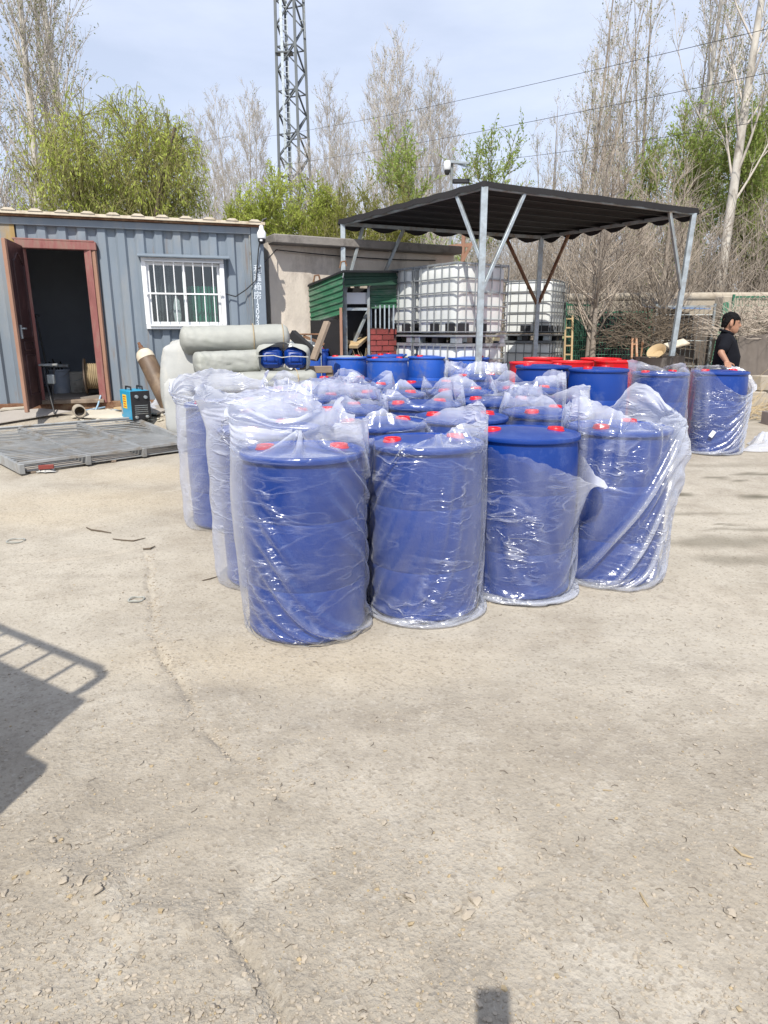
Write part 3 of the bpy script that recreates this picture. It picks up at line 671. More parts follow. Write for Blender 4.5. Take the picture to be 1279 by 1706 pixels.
# inner rows
protos = []
for s in range(5):
    r_ = random.Random(100 + s); tab = []
    for a in range(0, 360, 36):
        big = r_.random() < (.45, .6, .3, .5, .35)[s]
        tab.append((a + r_.uniform(-8, 8), r_.uniform(-.10, .03), r_.uniform(.07, .165) if big else r_.uniform(.01, .04), .85 if big else 0))
    protos.append(bag_mesh('film_bag', sim_bag(seed=41 + s, N=84, M=64, Lc=.13, slack=1.12, ax=1.03, grav=.0002, twist=1.0, iters=110, top=lerp_tab(tab))))
inner = [  # x, y, lid turn, film prototype or None, its turn, what tells it apart
 (-.04, 4.10, .4, 0, 2.2, 'behind the gap between the nearest drum and the peaked bag'),
 (.50, 4.36, .15, None, 0, 'bare lidded, straight behind the drum with half lowered film'),
 (1.10, 4.57, .9, 1, .4, 'behind the billowing bag and the bare lid'),
 (-.73, 4.50, .2, 2, 1.0, 'two rows behind the nearest drum, container side'),
 (-.28, 4.72, 1.1, 3, 4.0, 'in the third row, under the domed flap of film'),
 (.27, 4.97, .5, 2, 2.5, 'in the third row behind the peaked bag, low film'),
 (.88, 5.17, .1, 4, 3.5, 'in the third row behind two bare red caps'),
 (-.55, 5.34, .7, 1, 5.2, 'in the fourth row in front of the tarpaulin bundles'),
 (.04, 5.60, .0, 4, 1.2, 'in the fourth row, wide low film over its lid'),
 (.66, 5.78, .6, 2, .2, 'in the fourth row in front of the bare dusty lids'),
 (1.25, 5.95, .3, 3, 2.4, 'in the fourth row in front of the pair of bare lids'),
 (-.78, 5.98, .9, 0, 1.9, 'in the fifth row nearest the jerrycan bundle'),
 (-.20, 6.22, .2, 2, 4.3, 'in the fifth row with a square fold of film'),
 (.43, 6.42, .35, None, 0, 'in the last row, bare lid with two red caps'),
 (.98, 7.15, .5, 1, 3.1, 'under the tall standing hood of film by the canopy post'),
 (1.74, 7.50, .25, None, 0, 'with bare lid before the red drums, partly behind its twin'),
 (2.22, 7.10, .75, None, 0, 'with bare lid and side before the red drums, nearer twin'),
 (-.42, 6.85, .1, None, 0, 'bare lidded at the back corner beside the faded drums'),
]
for (x, y, rz, pr, pz, what) in inner:
    place_drum(x, y, rz, 'blue drum ' + what, CLUSTER, z=gz(x, y) + .08 if 'twin' in what else None)
    if pr is not None: place_bag(None, (x, y), 'film bag on drum ' + what, rz=pz, me=protos[pr])

t = thing('wooden_pallet', on(1.98, 7.30), 'wooden pallet under the twin bare lidded drums', 'pallet')
for k in range(7): b = MB(); b.box((1.45 + k * .177, 7.30, gz(1.98, 7.3) + .062), (.12, 1.15, .024), None, .003); b.build('slat', MATS['weathered_grey_wood'], t)
for k in range(3): b = MB(); b.box((1.98, 6.80 + k * .5, gz(1.98, 7.3) + .024), (1.2, .10, .05), None, .004); b.build('bearer', MATS['weathered_grey_wood'], t)
BACK = 'faded blue drums in front of the white totes'
for (x, y, rz, lab, body) in [
 (-.55, 10.25, .5, 'faded blue drum with a pale dusty lid beside the timber', M_dustlid), (.05, 9.85, .2, 'widest looking faded blue drum, next to the dusty lidded one', M_bluefade),
 (.66, 10.35, .9, 'faded blue drum standing clear in front of the tote stack', M_bluefade), (1.24, 10.1, .1, 'faded blue drum half hidden by the canopy\'s front post', M_bluefade),
 (-1.13, 10.42, .3, 'faded blue drum nearest the timber, mostly hidden by the dusty lidded one', M_bluefade), (.03, 10.72, 1.2, 'faded blue drum behind, showing only its rim past the dusty lid', M_bluefade),
 (.52, 11.2, 1.2, 'faded blue drum with a red cap behind the widest one', M_bluefade)]:
    o = place_drum(x, y, rz, lab, BACK, body=M_bluefade)
    if body is M_dustlid:                         # a film of dust lies on this lid
        d = MB(); d.lathe([(.262, .8945), (.255, .8955), (.22, .9055), (.14, .9165), (.06, .9205), (0, .921)], 40)
        q = d.build('dust_layer', M_dustlid, None); q.parent = o; q['label'] = 'pale grey dust covering the lid'

# open red steel drums
RED = thing('open_drum', (0, 0, 0)); b = MB()
b.lathe([(0, .01), (.27, .01), (.287, 0), (.287, .03), (.281, .04), (.281, .28), (.287, .30), (.281, .32), (.281, .58), (.287, .60), (.281, .62), (.281, .86), (.287, .873), (.289, .883), (.284, .889), (.277, .882), (.275, .87), (.275, .03), (0, .025)], 48); b.build('body', M_redtub, RED, 30)
b = MB(); b.lathe([(.276, .872), (.29, .872), (.292, .88), (.29, .892), (.28, .894), (.275, .885)], 48); b.build('rim', M_redtub, RED, 30)
for i, (px, Yr, lab) in enumerate([(885, 9.3, 'red drum nearest the standing film hood'), (953, 9.5, 'red drum in front, second from the film hood'), (1001, 10.1, 'red drum behind, between two others'), (1026, 9.6, 'red drum nearest the man and the dark barrel'), (905, 10.2, 'red drum half hidden at the back below the tote')]):
    o = RED if i == 0 else copy_tree(RED); p = at(px, 592, Yr); o.location = on(p.x, Yr); o.rotation_euler = (0, 0, i * .7)
    tag(o, lab, 'drum', 'red open drums beyond the wrapped cluster')

q = Vector((XF[0] - .44 * .335, XF[1] - .9 * .335, .36)); b = MB(); b.box(q, (.045, .004, .075), rotz(-.45) @ Matrix.Rotation(.5, 3, 'Y'), .001); own('paper_tag', b, M_white, 'white paper tag stuck on the film of the man\'s drum', 'tag')
# ------------------------------------------------------------------ the container house
LF = at(0, 358, 9.0); RT = at(437, 379, 10.0)
ev = Vector((RT.x - LF.x, RT.y - LF.y, 0)).normalized(); nv = Vector((ev.y, -ev.x, 0))      # along the front, out of it
RC = Vector((RT.x, RT.y, 0)); ZB, ZT = .42, 2.84
CW = Matrix((ev, -nv, Vector((0, 0, 1)))).transposed()                                       # local (along, inward, up) -> world
def cw(u, o, z): return RC + ev * u + nv * o + Vector((0, 0, z))
def face(px, py, off=0.0):
    d = ray(px, py); o = Vector((0, 0, CH)); t = ((RC + nv * off) - o).dot(nv) / d.dot(nv); p = o + d * t
    return (p - RC).dot(ev), p.z
HOUSE = thing('container_house', cw(-3, 0, ZB), 'blue grey corrugated container house with an open red framed doorway and barred window', 'container house')
DL, DRt = face(62, 600)[0], face(160, 560)[0]; DT = face(120, 416)[1]; FL = .60
WL, WR = face(243, 490)[0], face(371, 490)[0]; WB, WT = face(300, 545)[1], face(300, 434)[1]
def corr(u0, u1, z0, z1, per=.235, dep=.036, inner=0):
    b = MB(); k0 = math.floor(u0 / per) - 1; pts = []
    for k in range(k0, math.ceil(u1 / per) + 1):
        for (f, o) in ((0, 0), (.30, 0), (.42, -dep), (.80, -dep), (.92, 0)): pts.append((k * per + f * per, o))
    def oy(u):
        for (a, b_) in zip(pts[:-1], pts[1:]):
            if a[0] <= u <= b_[0]: return a[1] + (b_[1] - a[1]) * (u - a[0]) / max(b_[0] - a[0], 1e-6)
        return 0
    P = [(u0, oy(u0))] + [p for p in pts if u0 < p[0] < u1] + [(u1, oy(u1))]
    n = len(P); zz = np.linspace(z0, z1, 5)
    rg = random.Random(int(u0 * 100))
    v = [cw(u, o + (rg.random() - .5) * .010 * (0 < i < 4), z) for i, z in enumerate(zz) for (u, o) in P]
    f = [(i * n + k, i * n + k + 1, (i + 1) * n + k + 1, (i + 1) * n + k) for i in range(4) for k in range(n - 1)]
    b.add(v, f); return b
UL = -6.2
for (a, c, z0, z1) in [(UL, DL - .05, ZB + .12, ZT - .09), (DL - .05, DRt + .06, DT + .07, ZT - .09), (DRt + .06, WL - .02, ZB + .12, ZT - .09), (WL - .02, WR + .02, WT + .02, ZT - .09), (WL - .02, WR + .02, ZB + .12, WB - .02), (WR + .02, -.17, ZB + .12, ZT - .09)]:
    corr(a, c, z0, z1).build('wall_panel', M_cont, HOUSE, 20)
q = face(10, 390)
b = MB(); b.box(cw(q[0] + .02, .012, (DT + ZT) / 2 - .0), (.16, .012, ZT - DT - .12), CW); b.build('rust_streaked_strip', M_rusty_yellow, HOUSE)
b = MB(); b.box(cw(-.085, -.02, (ZB + ZT) / 2 + .02), (.17, .12, ZT - ZB + .04), CW, .008); post_o = b.build('corner_post', M_contpost, HOUSE)
b = MB(); b.box(cw(-.186, .002, (ZB + ZT) / 2 + .06), (.02, .05, ZT - ZB - .1), CW, .003); b.build('edge_angle', M_galvd, HOUSE)
b = MB(); b.box(cw((UL - .172) / 2, -.01, ZT - .045), (-.172 - UL, .10, .09), CW, .006); b.build('top_rail', M_cont, HOUSE)
b = MB(); b.box(cw((UL - .0) / 2 - .002, .0, ZB + .06), (-UL - .01, .11, .118), CW, .006); b.build('bottom_rail', M_rust, HOUSE)
b = MB(); b.box(cw((UL) / 2, .03, ZT + .014), (-UL + .02, .10, .022), CW, .004); b.build('eave_strip', M_rust, HOUSE)
b = MB()
for (u, o, w, d) in [(UL / 2, -2.4, -UL, .05), (UL, -1.2, .05, 2.4), (0 - .03, -1.25, .05, 2.3)]: b.box(cw(u, o, (ZB + ZT) / 2 + .04), (w, d, ZT - ZB - .1), CW)
b.build('rear_and_end_walls', M_cont, HOUSE)
b = MB(); b.box(cw(UL / 2, -1.2, FL - .04), (-UL - .06, 2.32, .06), CW); b.build('floor_board', M_ifloor, HOUSE)
b = MB()
b.box(cw(UL / 2, -2.36, (FL + ZT) / 2), (-UL - .2, .02, ZT - FL - .06), CW); b.box(cw(UL / 2, -.075, FL + 1.9), (.01, .01, .01), CW)
for (a, c, z0, z1) in [(UL + .1, DL - .06, FL, ZT - .12), (DL - .06, DRt + .06, DT + .08, ZT - .12), (DRt + .06, WL, FL, ZT - .12), (WL, WR, FL, WB - .03), (WL, WR, WT + .03, ZT - .12), (WR, -.2, FL, ZT - .12)]:
    b.box(cw((a + c) / 2, -.065, (z0 + z1) / 2), (c - a, .012, z1 - z0), CW)
b.build('lining_board', M_interior, HOUSE)
b = MB(); b.box(cw(UL / 2, -1.2, ZT - .03), (-UL - .1, 2.3, .02), CW); b.build('ceiling_board', M_interior, HOUSE)
rf = MB(); rf.box(cw(UL / 2, -1.16, ZT + .045), (-UL + .04, 2.56, .035), CW); rf_o = rf.build('roof', M_cream, HOUSE)
k = -.12
while k > UL:
    b = MB(); v = []
    for o in (.13, -2.42):
        for (x, z) in ((-.085, .062), (-.04, .090), (.04, .090), (.085, .062)): v.append(cw(k + x, o, ZT + z))
    b.add(v, [(0, 1, 2, 3), (7, 6, 5, 4), (0, 4, 5, 1), (1, 5, 6, 2), (2, 6, 7, 3)]); b.build('roof_rib', M_cream, rf_o); k -= .30
# blocks it stands on
for u in (-.3, -1.75, -3.1, -4.6, -6.0):
    b = MB(); p = cw(u, -.12, 0); g = gz(p.x, p.y); b.box((p.x, p.y, (g + ZB) / 2 - .02), (.4, .24, ZB - g + .04), CW, .01); b.build('footing_block', M_conc, HOUSE)
b = MB(); b.box(cw(UL / 2, -.9, ZB - .02), (-UL - .2, 1.3, .06), CW); b.build('floor_beam', M_dark, HOUSE)
# door frame
df = MB(); df.bar(cw(DRt + .02, .01, FL - .08), cw(DRt + .02, .01, DT + .10), .09, .10, .006); jr = df.build('door_jamb', M_jamb, HOUSE)
df = MB(); df.bar(cw(DRt + .085, .03, FL - .08), cw(DRt + .085, .03, DT + .06), .045, .06, .005); df.build('door_jamb', M_jambold, HOUSE)
df = MB(); df.bar(cw(DL - .02, .01, FL - .08), cw(DL - .02, .01, DT + .03), .08, .10, .006); df.build('door_jamb', M_jamb, HOUSE)
df = MB(); df.bar(cw(DL - .08, .02, DT + .045), cw(DRt + .12, .02, DT + .045), .11, .10, .006); df.bar(cw(DL - .1, .03, DT + .105), cw(DRt + .10, .035, DT + .10), .09, .02, .004); df.build('door_lintel', M_jamb, HOUSE)
df = MB(); df.bar(cw(DL - .02, .02, FL - .05), cw(DRt + .02, .02, FL - .05), .16, .05, .006); df.build('door_sill', M_wood, HOUSE)
# the open leaf, swung out past square
H0 = cw(DL - .015, .05, 0); H1 = at(33, 560, 8.42); H1 = Vector((H1.x, H1.y, 0)); dv = (H1 - H0).normalized(); LWd = (DRt - DL) * .97; dn = Vector((dv.y, -dv.x, 0))
if dn.x < 0: dn = -dn
Z0, Z1 = FL - .07, DT + .02
leaf = MB(); leaf.bar(H0 + Vector((0, 0, (Z0 + Z1) / 2)), H0 + dv * LWd + Vector((0, 0, (Z0 + Z1) / 2)), .045, Z1 - Z0, .004)
DOOR = leaf.build('door_leaf', M_doorleaf, HOUSE)
def on_leaf(s, z, o): return H0 + dv * (LWd * s) + Vector((0, 0, Z0 + (Z1 - Z0) * z)) + dn * (.0225 + o)
def mould(pts, nm='panel_moulding'):
    b = MB(); P = [on_leaf(s, z, .006) for s, z in pts]
    for a, c in zip(P, P[1:] + P[:1]): b.bar(a, c, .018, .028, .004, up=dn)
    b.build(nm, M_doorleaf, DOOR)
arch = [(.18, .88), (.3, .90), (.4, .925), (.5, .94), (.6, .925), (.7, .90), (.82, .88)]
mould([(.18, .44)] + arch + [(.82, .44)]); mould([(.18, .36), (.82, .36), (.82, .41), (.18, .41)]); mould([(.18, .08), (.82, .08), (.82, .33), (.18, .33)])
b = MB(); b.box(on_leaf(.90, .47, .004), (.03, .03, .16), None, .003); b.bar(on_leaf(.90, .49, .045), on_leaf(.76, .49, .045), .018, .018, .004); b.bar(on_leaf(.90, .49, 0), on_leaf(.90, .49, .05), .016, .016, .003); b.build('door_handle', M_galv, DOOR)
b = MB(); b.bar(H0 + dv * (LWd + .022) + Vector((0, 0, Z0 - .03)), H0 + dv * (LWd + .022) + Vector((0, 0, Z1)), .042, .05, .004); e_ = b.build('edge_strip', M_jambold, DOOR); e_['label'] = 'bleached edge strip of the open door'
# window
WIN = MB(); fw = .055
for (a, c) in [((WL, WB), (WR, WB)), ((WL, WT), (WR, WT)), ((WL, WB), (WL, WT)), ((WR, WB), (WR, WT))]:
    WIN.bar(cw(a[0], .035, a[1]), cw(c[0], .035, c[1]), .06, fw, .006, up=tuple(nv) if a[0] == c[0] else (0, 0, 1), ext=fw if a[1] == c[1] else -fw)
WIN = WIN.build('window', M_white, HOUSE)
mid = (WL + WR) / 2
for (a, c, s) in [(WL + .03, mid + .02, .012), (mid - .02, WR - .03, -.012)]:
    b = MB(); z0, z1 = WB + .03, WT - .03
    for (p, r) in [((a, z0 + .02), (c, z0 + .02)), ((a, z1 - .02), (c, z1 - .02))]: b.bar(cw(p[0], .0 + s, p[1]), cw(r[0], .0 + s, r[1]), .022, .04, .003)
    for u in (a + .018, c - .018): b.bar(cw(u, s, z0 + .04), cw(u, s, z1 - .04), .036, .022, .003, up=tuple(nv))
    b.build('sash', M_white, WIN)
    b = MB(); b.box(cw((a + c) / 2, s, (z0 + z1) / 2), (c - a - .06, .005, z1 - z0 - .07), CW); b.build('pane', M_glass, WIN)
nb_ = 7
for i in range(1, nb_ + 1):
    u = WL + (WR - WL) * (i / (nb_ + 1)); b = MB(); b.tube([cw(u, .075, WB + .01), cw(u, .075, WT - .01)], .008, 8); b.build('security_bar', M_white, WIN)
b = MB(); b.bar(cw(WL, .087, (WB + WT) / 2), cw(WR, .087, (WB + WT) / 2), .014, .022, .002); b.build('security_bar', M_white, WIN)
for (a, c) in (((WL + .02, WB + .02), (WR - .02, WB + .02)), ((WL + .02, WT - .02), (WR - .02, WT - .02))):
    b = MB(); b.bar(cw(a[0], .078, a[1]), cw(c[0], .078, c[1]), .02, .02, .002); b.build('security_bar', M_white, WIN)
b = MB(); b.box(cw((WL + WR) / 2 + .02, .07, WT + .05), (WR - WL + .18, .16, .02), CW @ Matrix.Rotation(.25, 3, 'X'), .003); b.build('window_hood', M_contpost, HOUSE)
def curtain(u0, u1, z0, z1, m, nm, lab=None):
    b = MB(); n = 24; v = []
    for z in (z0, z1):
        for i in range(n + 1): v.append(cw(u0 + (u1 - u0) * i / n, -.10 + .018 * math.sin(i * 2.1), z))
    b.add(v, [(i, i + 1, n + 2 + i, n + 1 + i) for i in range(n)]); c = b.build(nm, m, HOUSE, 80)
    if lab: c['label'] = lab
curtain(mid + .04, WR - .08, WB - .1, WT - .32, M_curtain, 'curtain', 'green curtain behind the window'); curtain(WL, mid - .1, WB - .1, WT, M_roomshade, 'curtain', 'dark sheet painting the unlit room behind the window')  # the dark one is an added sheet, the room's shade painted on it
b = MB(); b.blob(cw(mid - .12, -.085, WB + .2), (.05, .012, .2), 3, 10, 8, .15, CW); b.build('hanging_cloth', M_whitecloth, HOUSE)
# painted lettering on the corner post
def text(s, size, loc, R):
    cu = bpy.data.curves.new('lettering', 'FONT'); cu.body = s; cu.size = size; cu.align_x = 'CENTER'; cu.align_y = 'CENTER'; cu.extrude = .0008; cu.resolution_u = 3
    o = bpy.data.objects.new('lettering', cu); COL.objects.link(o); bpy.context.view_layer.update()
    me = bpy.data.meshes.new_from_object(o.evaluated_get(bpy.context.evaluated_depsgraph_get())); M = R.to_4x4(); M.translation = Vector(loc); me.transform(M)
    b = MB(); b.add([v.co for v in me.vertices], [tuple(p.vertices) for p in me.polygons]); bpy.data.objects.remove(o); return b
M_letter = mat('white_stencil_paint', (.72, .78, .84), .6, .15, 30)
RTX = Matrix((ev, Vector((0, 0, 1)), nv)).transposed()
for (ch, py) in zip('利鑫箱房130938', (449, 463, 478, 493, 502.5, 511, 519.5, 529, 538, 547)):
    z = face(428, py, .042)[1]; u = face(429, py, .042)[0]; text(ch, .118 if ord(ch) > 255 else .105, cw(u, .0425, z), RTX).build('painted_character', M_letter, post_o, smooth=False)
# ------------------------------------------------------------------ things in and in front of the doorway
def bucket(p, r, h, m, lab):
    t = thing('bucket', p, lab, 'bucket', 'buckets inside the doorway'); b = MB(); b.lathe([(0, 0), (r * .82, 0), (r, h), (r * 1.06, h), (r * 1.06, h - .02), (r * .97, h - .025), (r * .8, .015), (0, .012)], 28, p); b.build('body', m, t)
    b = MB(); b.tube([Vector(p) + Vector((r * 1.05 * math.cos(a), 0, h - .02 - .22 * math.sin(a) * (1 if i else 1) * -.0)) + Vector((0, -r * .9 * math.sin(a), -.10 * math.sin(a))) for i, a in enumerate(np.linspace(0, PI, 12))], .005, 6); b.build('handle', M_galvd, t); return t
M_bk1 = mat('grey_blue_bucket', (.30, .34, .40), .5, .1, 6, dirt=(.5, .5, .48), da=.3); M_bk2 = mat('stained_pale_bucket', (.50, .48, .42), .6, .1, 6, dirt=(.22, .18, .13), da=.45, ds=6)
u1, _ = face(98, 630, -.9); u2, _ = face(127, 630, -1.0)
bucket(cw(u1, -.95, FL - .01), .15, .34, M_bk1, 'grey bucket heaped with tools inside the dark doorway'); bucket(cw(u2, -1.05, FL - .01), .15, .29, M_bk2, 'pale stained bucket inside the doorway beside the cable reel')
t = thing('tool_bundle', cw(u1, -.95, FL + .3), 'bundle of dark tools sticking out of the grey bucket', 'tools'); b = MB()
for i in range(5): b.tube([cw(u1 - .06 + .03 * i, -.95, FL + .22), cw(u1 - .16 + .05 * i, -.93, FL + .40 + .04 * (i % 3))], .012, 6)
b.build('handles', M_black, t); b = MB(); b.box(cw(u1 + .02, -.92, FL + .38), (.26, .1, .05), CW, .01); b.build('tray', M_galvd, t)
t = thing('cable_reel', cw(DRt - .10, -.45, FL), 'cable reel standing behind the red door jamb', 'cable reel')
RX = CW @ Matrix.Rotation(PI / 2, 3, 'Y')
for s in (-.13, .13):
    b = MB(); b.lathe([(0, -.01), (.245, -.01), (.25, 0), (.245, .01), (0, .01)], 32, cw(DRt - .10 + s, -.45, FL + .25), RX); b.build('flange', M_wood, t)
b = MB(); b.lathe([(.17 + (.012 if i % 2 else 0), -.118 + .012 * i) for i in range(20)], 28, cw(DRt - .10, -.45, FL + .25), RX); b.build('wound_rope', M_straw, t)
u3, _ = face(62, 560, -.25); t = thing('floor_broom', cw(u3 + .04, -.35, FL), 'thin dark handled broom leaning inside the open door', 'broom'); b = MB(); b.tube([cw(u3 + .07, -.4, FL), cw(u3 + .01, -.3, FL + 1.05)], .012, 8); b.build('handle', M_black, t); b = MB(); b.box(cw(u3 + .0, -.3, FL + 1.07), (.12, .04, .03), CW, .01); b.build('head', M_black, t)
t = thing('hand_cart', on(cw(DL + .10, .28, 0).x, cw(DL + .10, .28, 0).y), 'small dark tool stand with bent pipe legs below the doorway', 'tool stand'); p = t.location; b = MB()
b.tube([p + Vector((.0, .0, .62)), p + Vector((.04, -.05, .4)), p + Vector((.18, -.22, .02))], .012, 8); b.tube([p + Vector((.12, .05, .62)), p + Vector((.10, -.02, .35)), p + Vector((.05, .0, .02))], .012, 8); b.build('leg', M_black, t)
b = MB(); b.box(p + Vector((.06, .02, .62)), (.22, .12, .03), CW, .008); b.box(p + Vector((.08, .0, .44)), (.09, .10, .12), CW, .01); b.build('vice', M_galvd, t)
p = at(130, 672, 8.65); q = on(p.x, p.y); b = MB(); b.lathe([(.062, -.11), (.075, -.11), (.075, .11), (.062, .11), (.06, .08), (.06, -.08), (.062, -.11)], 28, q + Vector((0, 0, .085)), Matrix.Rotation(PI / 2, 3, 'X') @ Matrix.Rotation(.5, 3, 'Y'))
own('pipe_coil', b, M_conc, 'short stub of pale pipe lying under the doorway', 'pipe')
def hose(name, pts, r, m, lab, cat='hose', n=7): b = MB(); b.tube(pts, r, n); return own(name, b, m, lab, cat)
def gp(px, py, h=.01):
    q = G(px, py); return Vector((q.x, q.y, gzd(q.x, q.y) + h))
M_hose = mat('pale_blue_hose', (.30, .45, .58), .5, .1, 5)
P = [cw(DRt - .02, .05, FL + .02), cw(DRt - .06, .12, FL - .1), cw(DRt - .16, .35, .30)] + [gp(150, 684, .02), gp(135, 688, .02), gp(170, 682, .02), gp(205, 676, .03), gp(235, 672, .03), gp(200, 685, .02), gp(160, 690, .02)]
hose('water_hose', P, .012, M_hose, 'pale blue hose trailing from the doorway over the rubble')
# rubble and boards
rub = MB(); rg = random.Random(5)
for i in range(260):
    px, py = rg.uniform(130, 290), rg.uniform(668, 703); q = gp(px, py, 0); s = rg.uniform(.012, .04); rub.blob(q + Vector((0, 0, s * .3)), (s, s * rg.uniform(.5, 1), s * rg.uniform(.3, .6)), i, 6, 4, .3, rotz(rg.uniform(0, 3)))
rub = rub.build('rubble', M_cardl, None, 20); tag(rub, kind='stuff', label='pale broken rubble heaped below the container')
def board(name, pts, th, m, lab, cat='board', z=.012):
    """flat sheet lying on the ground, outline given by ground points"""
    P = [gp(a, b_, z) for a, b_ in pts]; n = len(P); zt = max(p.z for p in P) * 0
    b = MB(); b.add([p for p in P] + [p + Vector((0, 0, th)) for p in P], [tuple(range(n - 1, -1, -1)), tuple(range(n, 2 * n))] + [(i, (i + 1) % n, n + (i + 1) % n, n + i) for i in range(n)])
    return own(name, b, m, lab, cat)
board('fibre_board', [(-60, 722), (118, 693), (70, 688), (-70, 697)], .012, M_card, 'large grey fibre sheet lying under the open door', z=.05)
board('fibre_board', [(118, 699), (240, 705), (250, 690), (150, 688)], .012, M_cardl, 'pinkish cardboard sheet between rubble and steel panel', z=.03)
board('plywood_offcut', [(190, 690), (232, 697), (242, 691), (215, 687)], .02, M_woody, 'small curled plywood offcut on the rubble', z=.07)
board('slate_board', [(235, 694), (262, 697), (292, 686), (262, 683)], .02, M_card, 'grey board offcut beside the white sack', z=.05)
board('wood_offcut', [(0, 692), (45, 688), (60, 680), (20, 682)], .02, M_cardl, 'pale board offcut beneath the doorway edge', z=.06)
b = MB(); rg = random.Random(9)
def sheet(name, pts, h, m, seed, lab, cat='plastic sheet', n=26):
    """crumpled film lying on the ground between four ground points"""
    A, B, C, D = [np.array(gp(*q)) for q in pts]; u, v = np.meshgrid(np.linspace(0, 1, n), np.linspace(0, 1, n))
    P = A * ((1 - u) * (1 - v))[..., None] + B * (u * (1 - v))[..., None] + C * (u * v)[..., None] + D * ((1 - u) * v)[..., None]
    e = np.clip(np.minimum(np.minimum(u, 1 - u), np.minimum(v, 1 - v)) * 6, 0, 1)
    P[..., 2] += h * e * (1.1 * np.abs(fbm(u * 4 + seed, v * 4, 4, seed)) * 3 + .25) + .006
    P[..., 0] += .08 * fbm(u * 5, v * 5 + seed, 3, seed + 1); P[..., 1] += .06 * fbm(u * 5 + 3, v * 5, 3, seed + 2)
    c = P.reshape(-1, 3).mean(0); c[2] = P[..., 2].min(); i = (np.arange(n - 1)[:, None] * n + np.arange(n - 1)[None]).ravel()
    o = link(name, np_mesh(name, P.reshape(-1, 3) - c, np.stack([i, i + 1, i + n + 1, i + n], -1)), m); o.location = c
    return tag(o, lab, cat)
sheet('plastic_sheet', [(200, 692), (278, 692), (282, 668), (222, 672)], .10, M_filmw, 4, 'crumpled white film sheet beside the welding machine')
sheet('film_bag_on_ground', [(1238, 754), (1330, 756), (1330, 738), (1250, 738)], .16, M_filmw, 8, 'empty film bag lying on the ground beyond the man\'s drum', 'plastic bag')
sheet('plastic_sheet', [(1232, 606), (1268, 606), (1268, 596), (1236, 597)], .10, M_whitecloth, 12, 'white plastic scrap lying behind the man')
# welding machine
p = at(226, 681, 8.55); p = on(p.x, p.y) + Vector((0, 0, .03)); a_ = math.radians(-52); Rw = rotz(a_)
t = thing('welding_machine', p, 'cyan welding machine with yellow sticker and black control panel', 'welding machine')
b = MB(); b.box(p + Vector((0, 0, .19)), (.40, .24, .36), Rw, .012); b.build('casing', M_welder, t)
b = MB(); b.box(p + Rw @ Vector((.207, 0, .19)), (.018, .235, .355), Rw, .006); fp = b.build('front_panel', M_black, t)
b = MB()
for (y, z) in ((.06, .29), (-.05, .30)): b.lathe([(0, 0), (.022, 0), (.02, .02), (0, .022)], 16, p + Rw @ Vector((.216, y, z)), Rw @ Matrix.Rotation(PI / 2, 3, 'Y'))
b.build('dial', M_galv, fp)
b = MB()
for k in range(5): b.box(p + Rw @ Vector((.217, 0, .09 + k * .025)), (.004, .16, .008), Rw)
b.build('vent_slots', M_galvd, fp)
b = MB()
for (y) in (.06, -.07): b.lathe([(.02, 0), (.02, .03), (.012, .035), (0, .035)], 14, p + Rw @ Vector((.216, y, .05)), Rw @ Matrix.Rotation(PI / 2, 3, 'Y'))
b.build('terminal', M_galvd, t)
b = MB(); b.box(p + Rw @ Vector((-.02, -.1215, .23)), (.14, .003, .17), Rw); st = b.build('sticker', M_yellow, t)
b = MB()
for k in range(5): b.box(p + Rw @ Vector((-.02, -.124, .17 + k * .03)), (.10 - .02 * (k % 2), .002, .010), Rw)
b.build('printed_lines', M_redprint, st)
b = MB(); b.box(p + Rw @ Vector((-.15, -.1215, .13)), (.05, .003, .13), Rw); b.build('rating_plate', M_galv, t)
for y in (-.07, .07):
    b = MB(); b.tube([p + Rw @ Vector((-.10 + .0, y, .37)), p + Rw @ Vector((-.09, y, .41)), p + Rw @ Vector((.09, y, .41)), p + Rw @ Vector((.10, y, .37))], .011, 8); b.build('carry_handle', M_black, t)
# gas cylinder leaning
a0 = at(240, 580, 9.15); a1 = at(283, 668, 8.95); dz_ = (a0 - a1).normalized(); a1.z = gz(a1.x, a1.y) + .05
Rz = dz_.to_track_quat('Z', 'Y').to_matrix(); Lc_ = (a0 - a1).length * 1.02
t = thing('gas_cylinder', a1, 'brown gas cylinder leaning against the container wall', 'gas cylinder')
b = MB(); b.lathe([(0, 0), (.09, 0), (.115, .02), (.118, .05), (.118, Lc_ - .16), (.112, Lc_ - .09), (.085, Lc_ - .04), (.05, Lc_ - .01), (.045, Lc_)], 28, a1, Rz); b.build('body', M_cyl, t)
b = MB(); b.lathe([(.118, Lc_ - .155), (.1195, Lc_ - .155), (.1135, Lc_ - .088), (.087, Lc_ - .04), (.07, Lc_ - .028)], 28, a1, Rz); b.build('shoulder_band', M_cream, t)
b = MB(); b.lathe([(.03, Lc_), (.03, Lc_ + .04), (.02, Lc_ + .05), (.02, Lc_ + .09), (0, Lc_ + .09)], 14, a1, Rz); b.build('valve', M_rust, t)
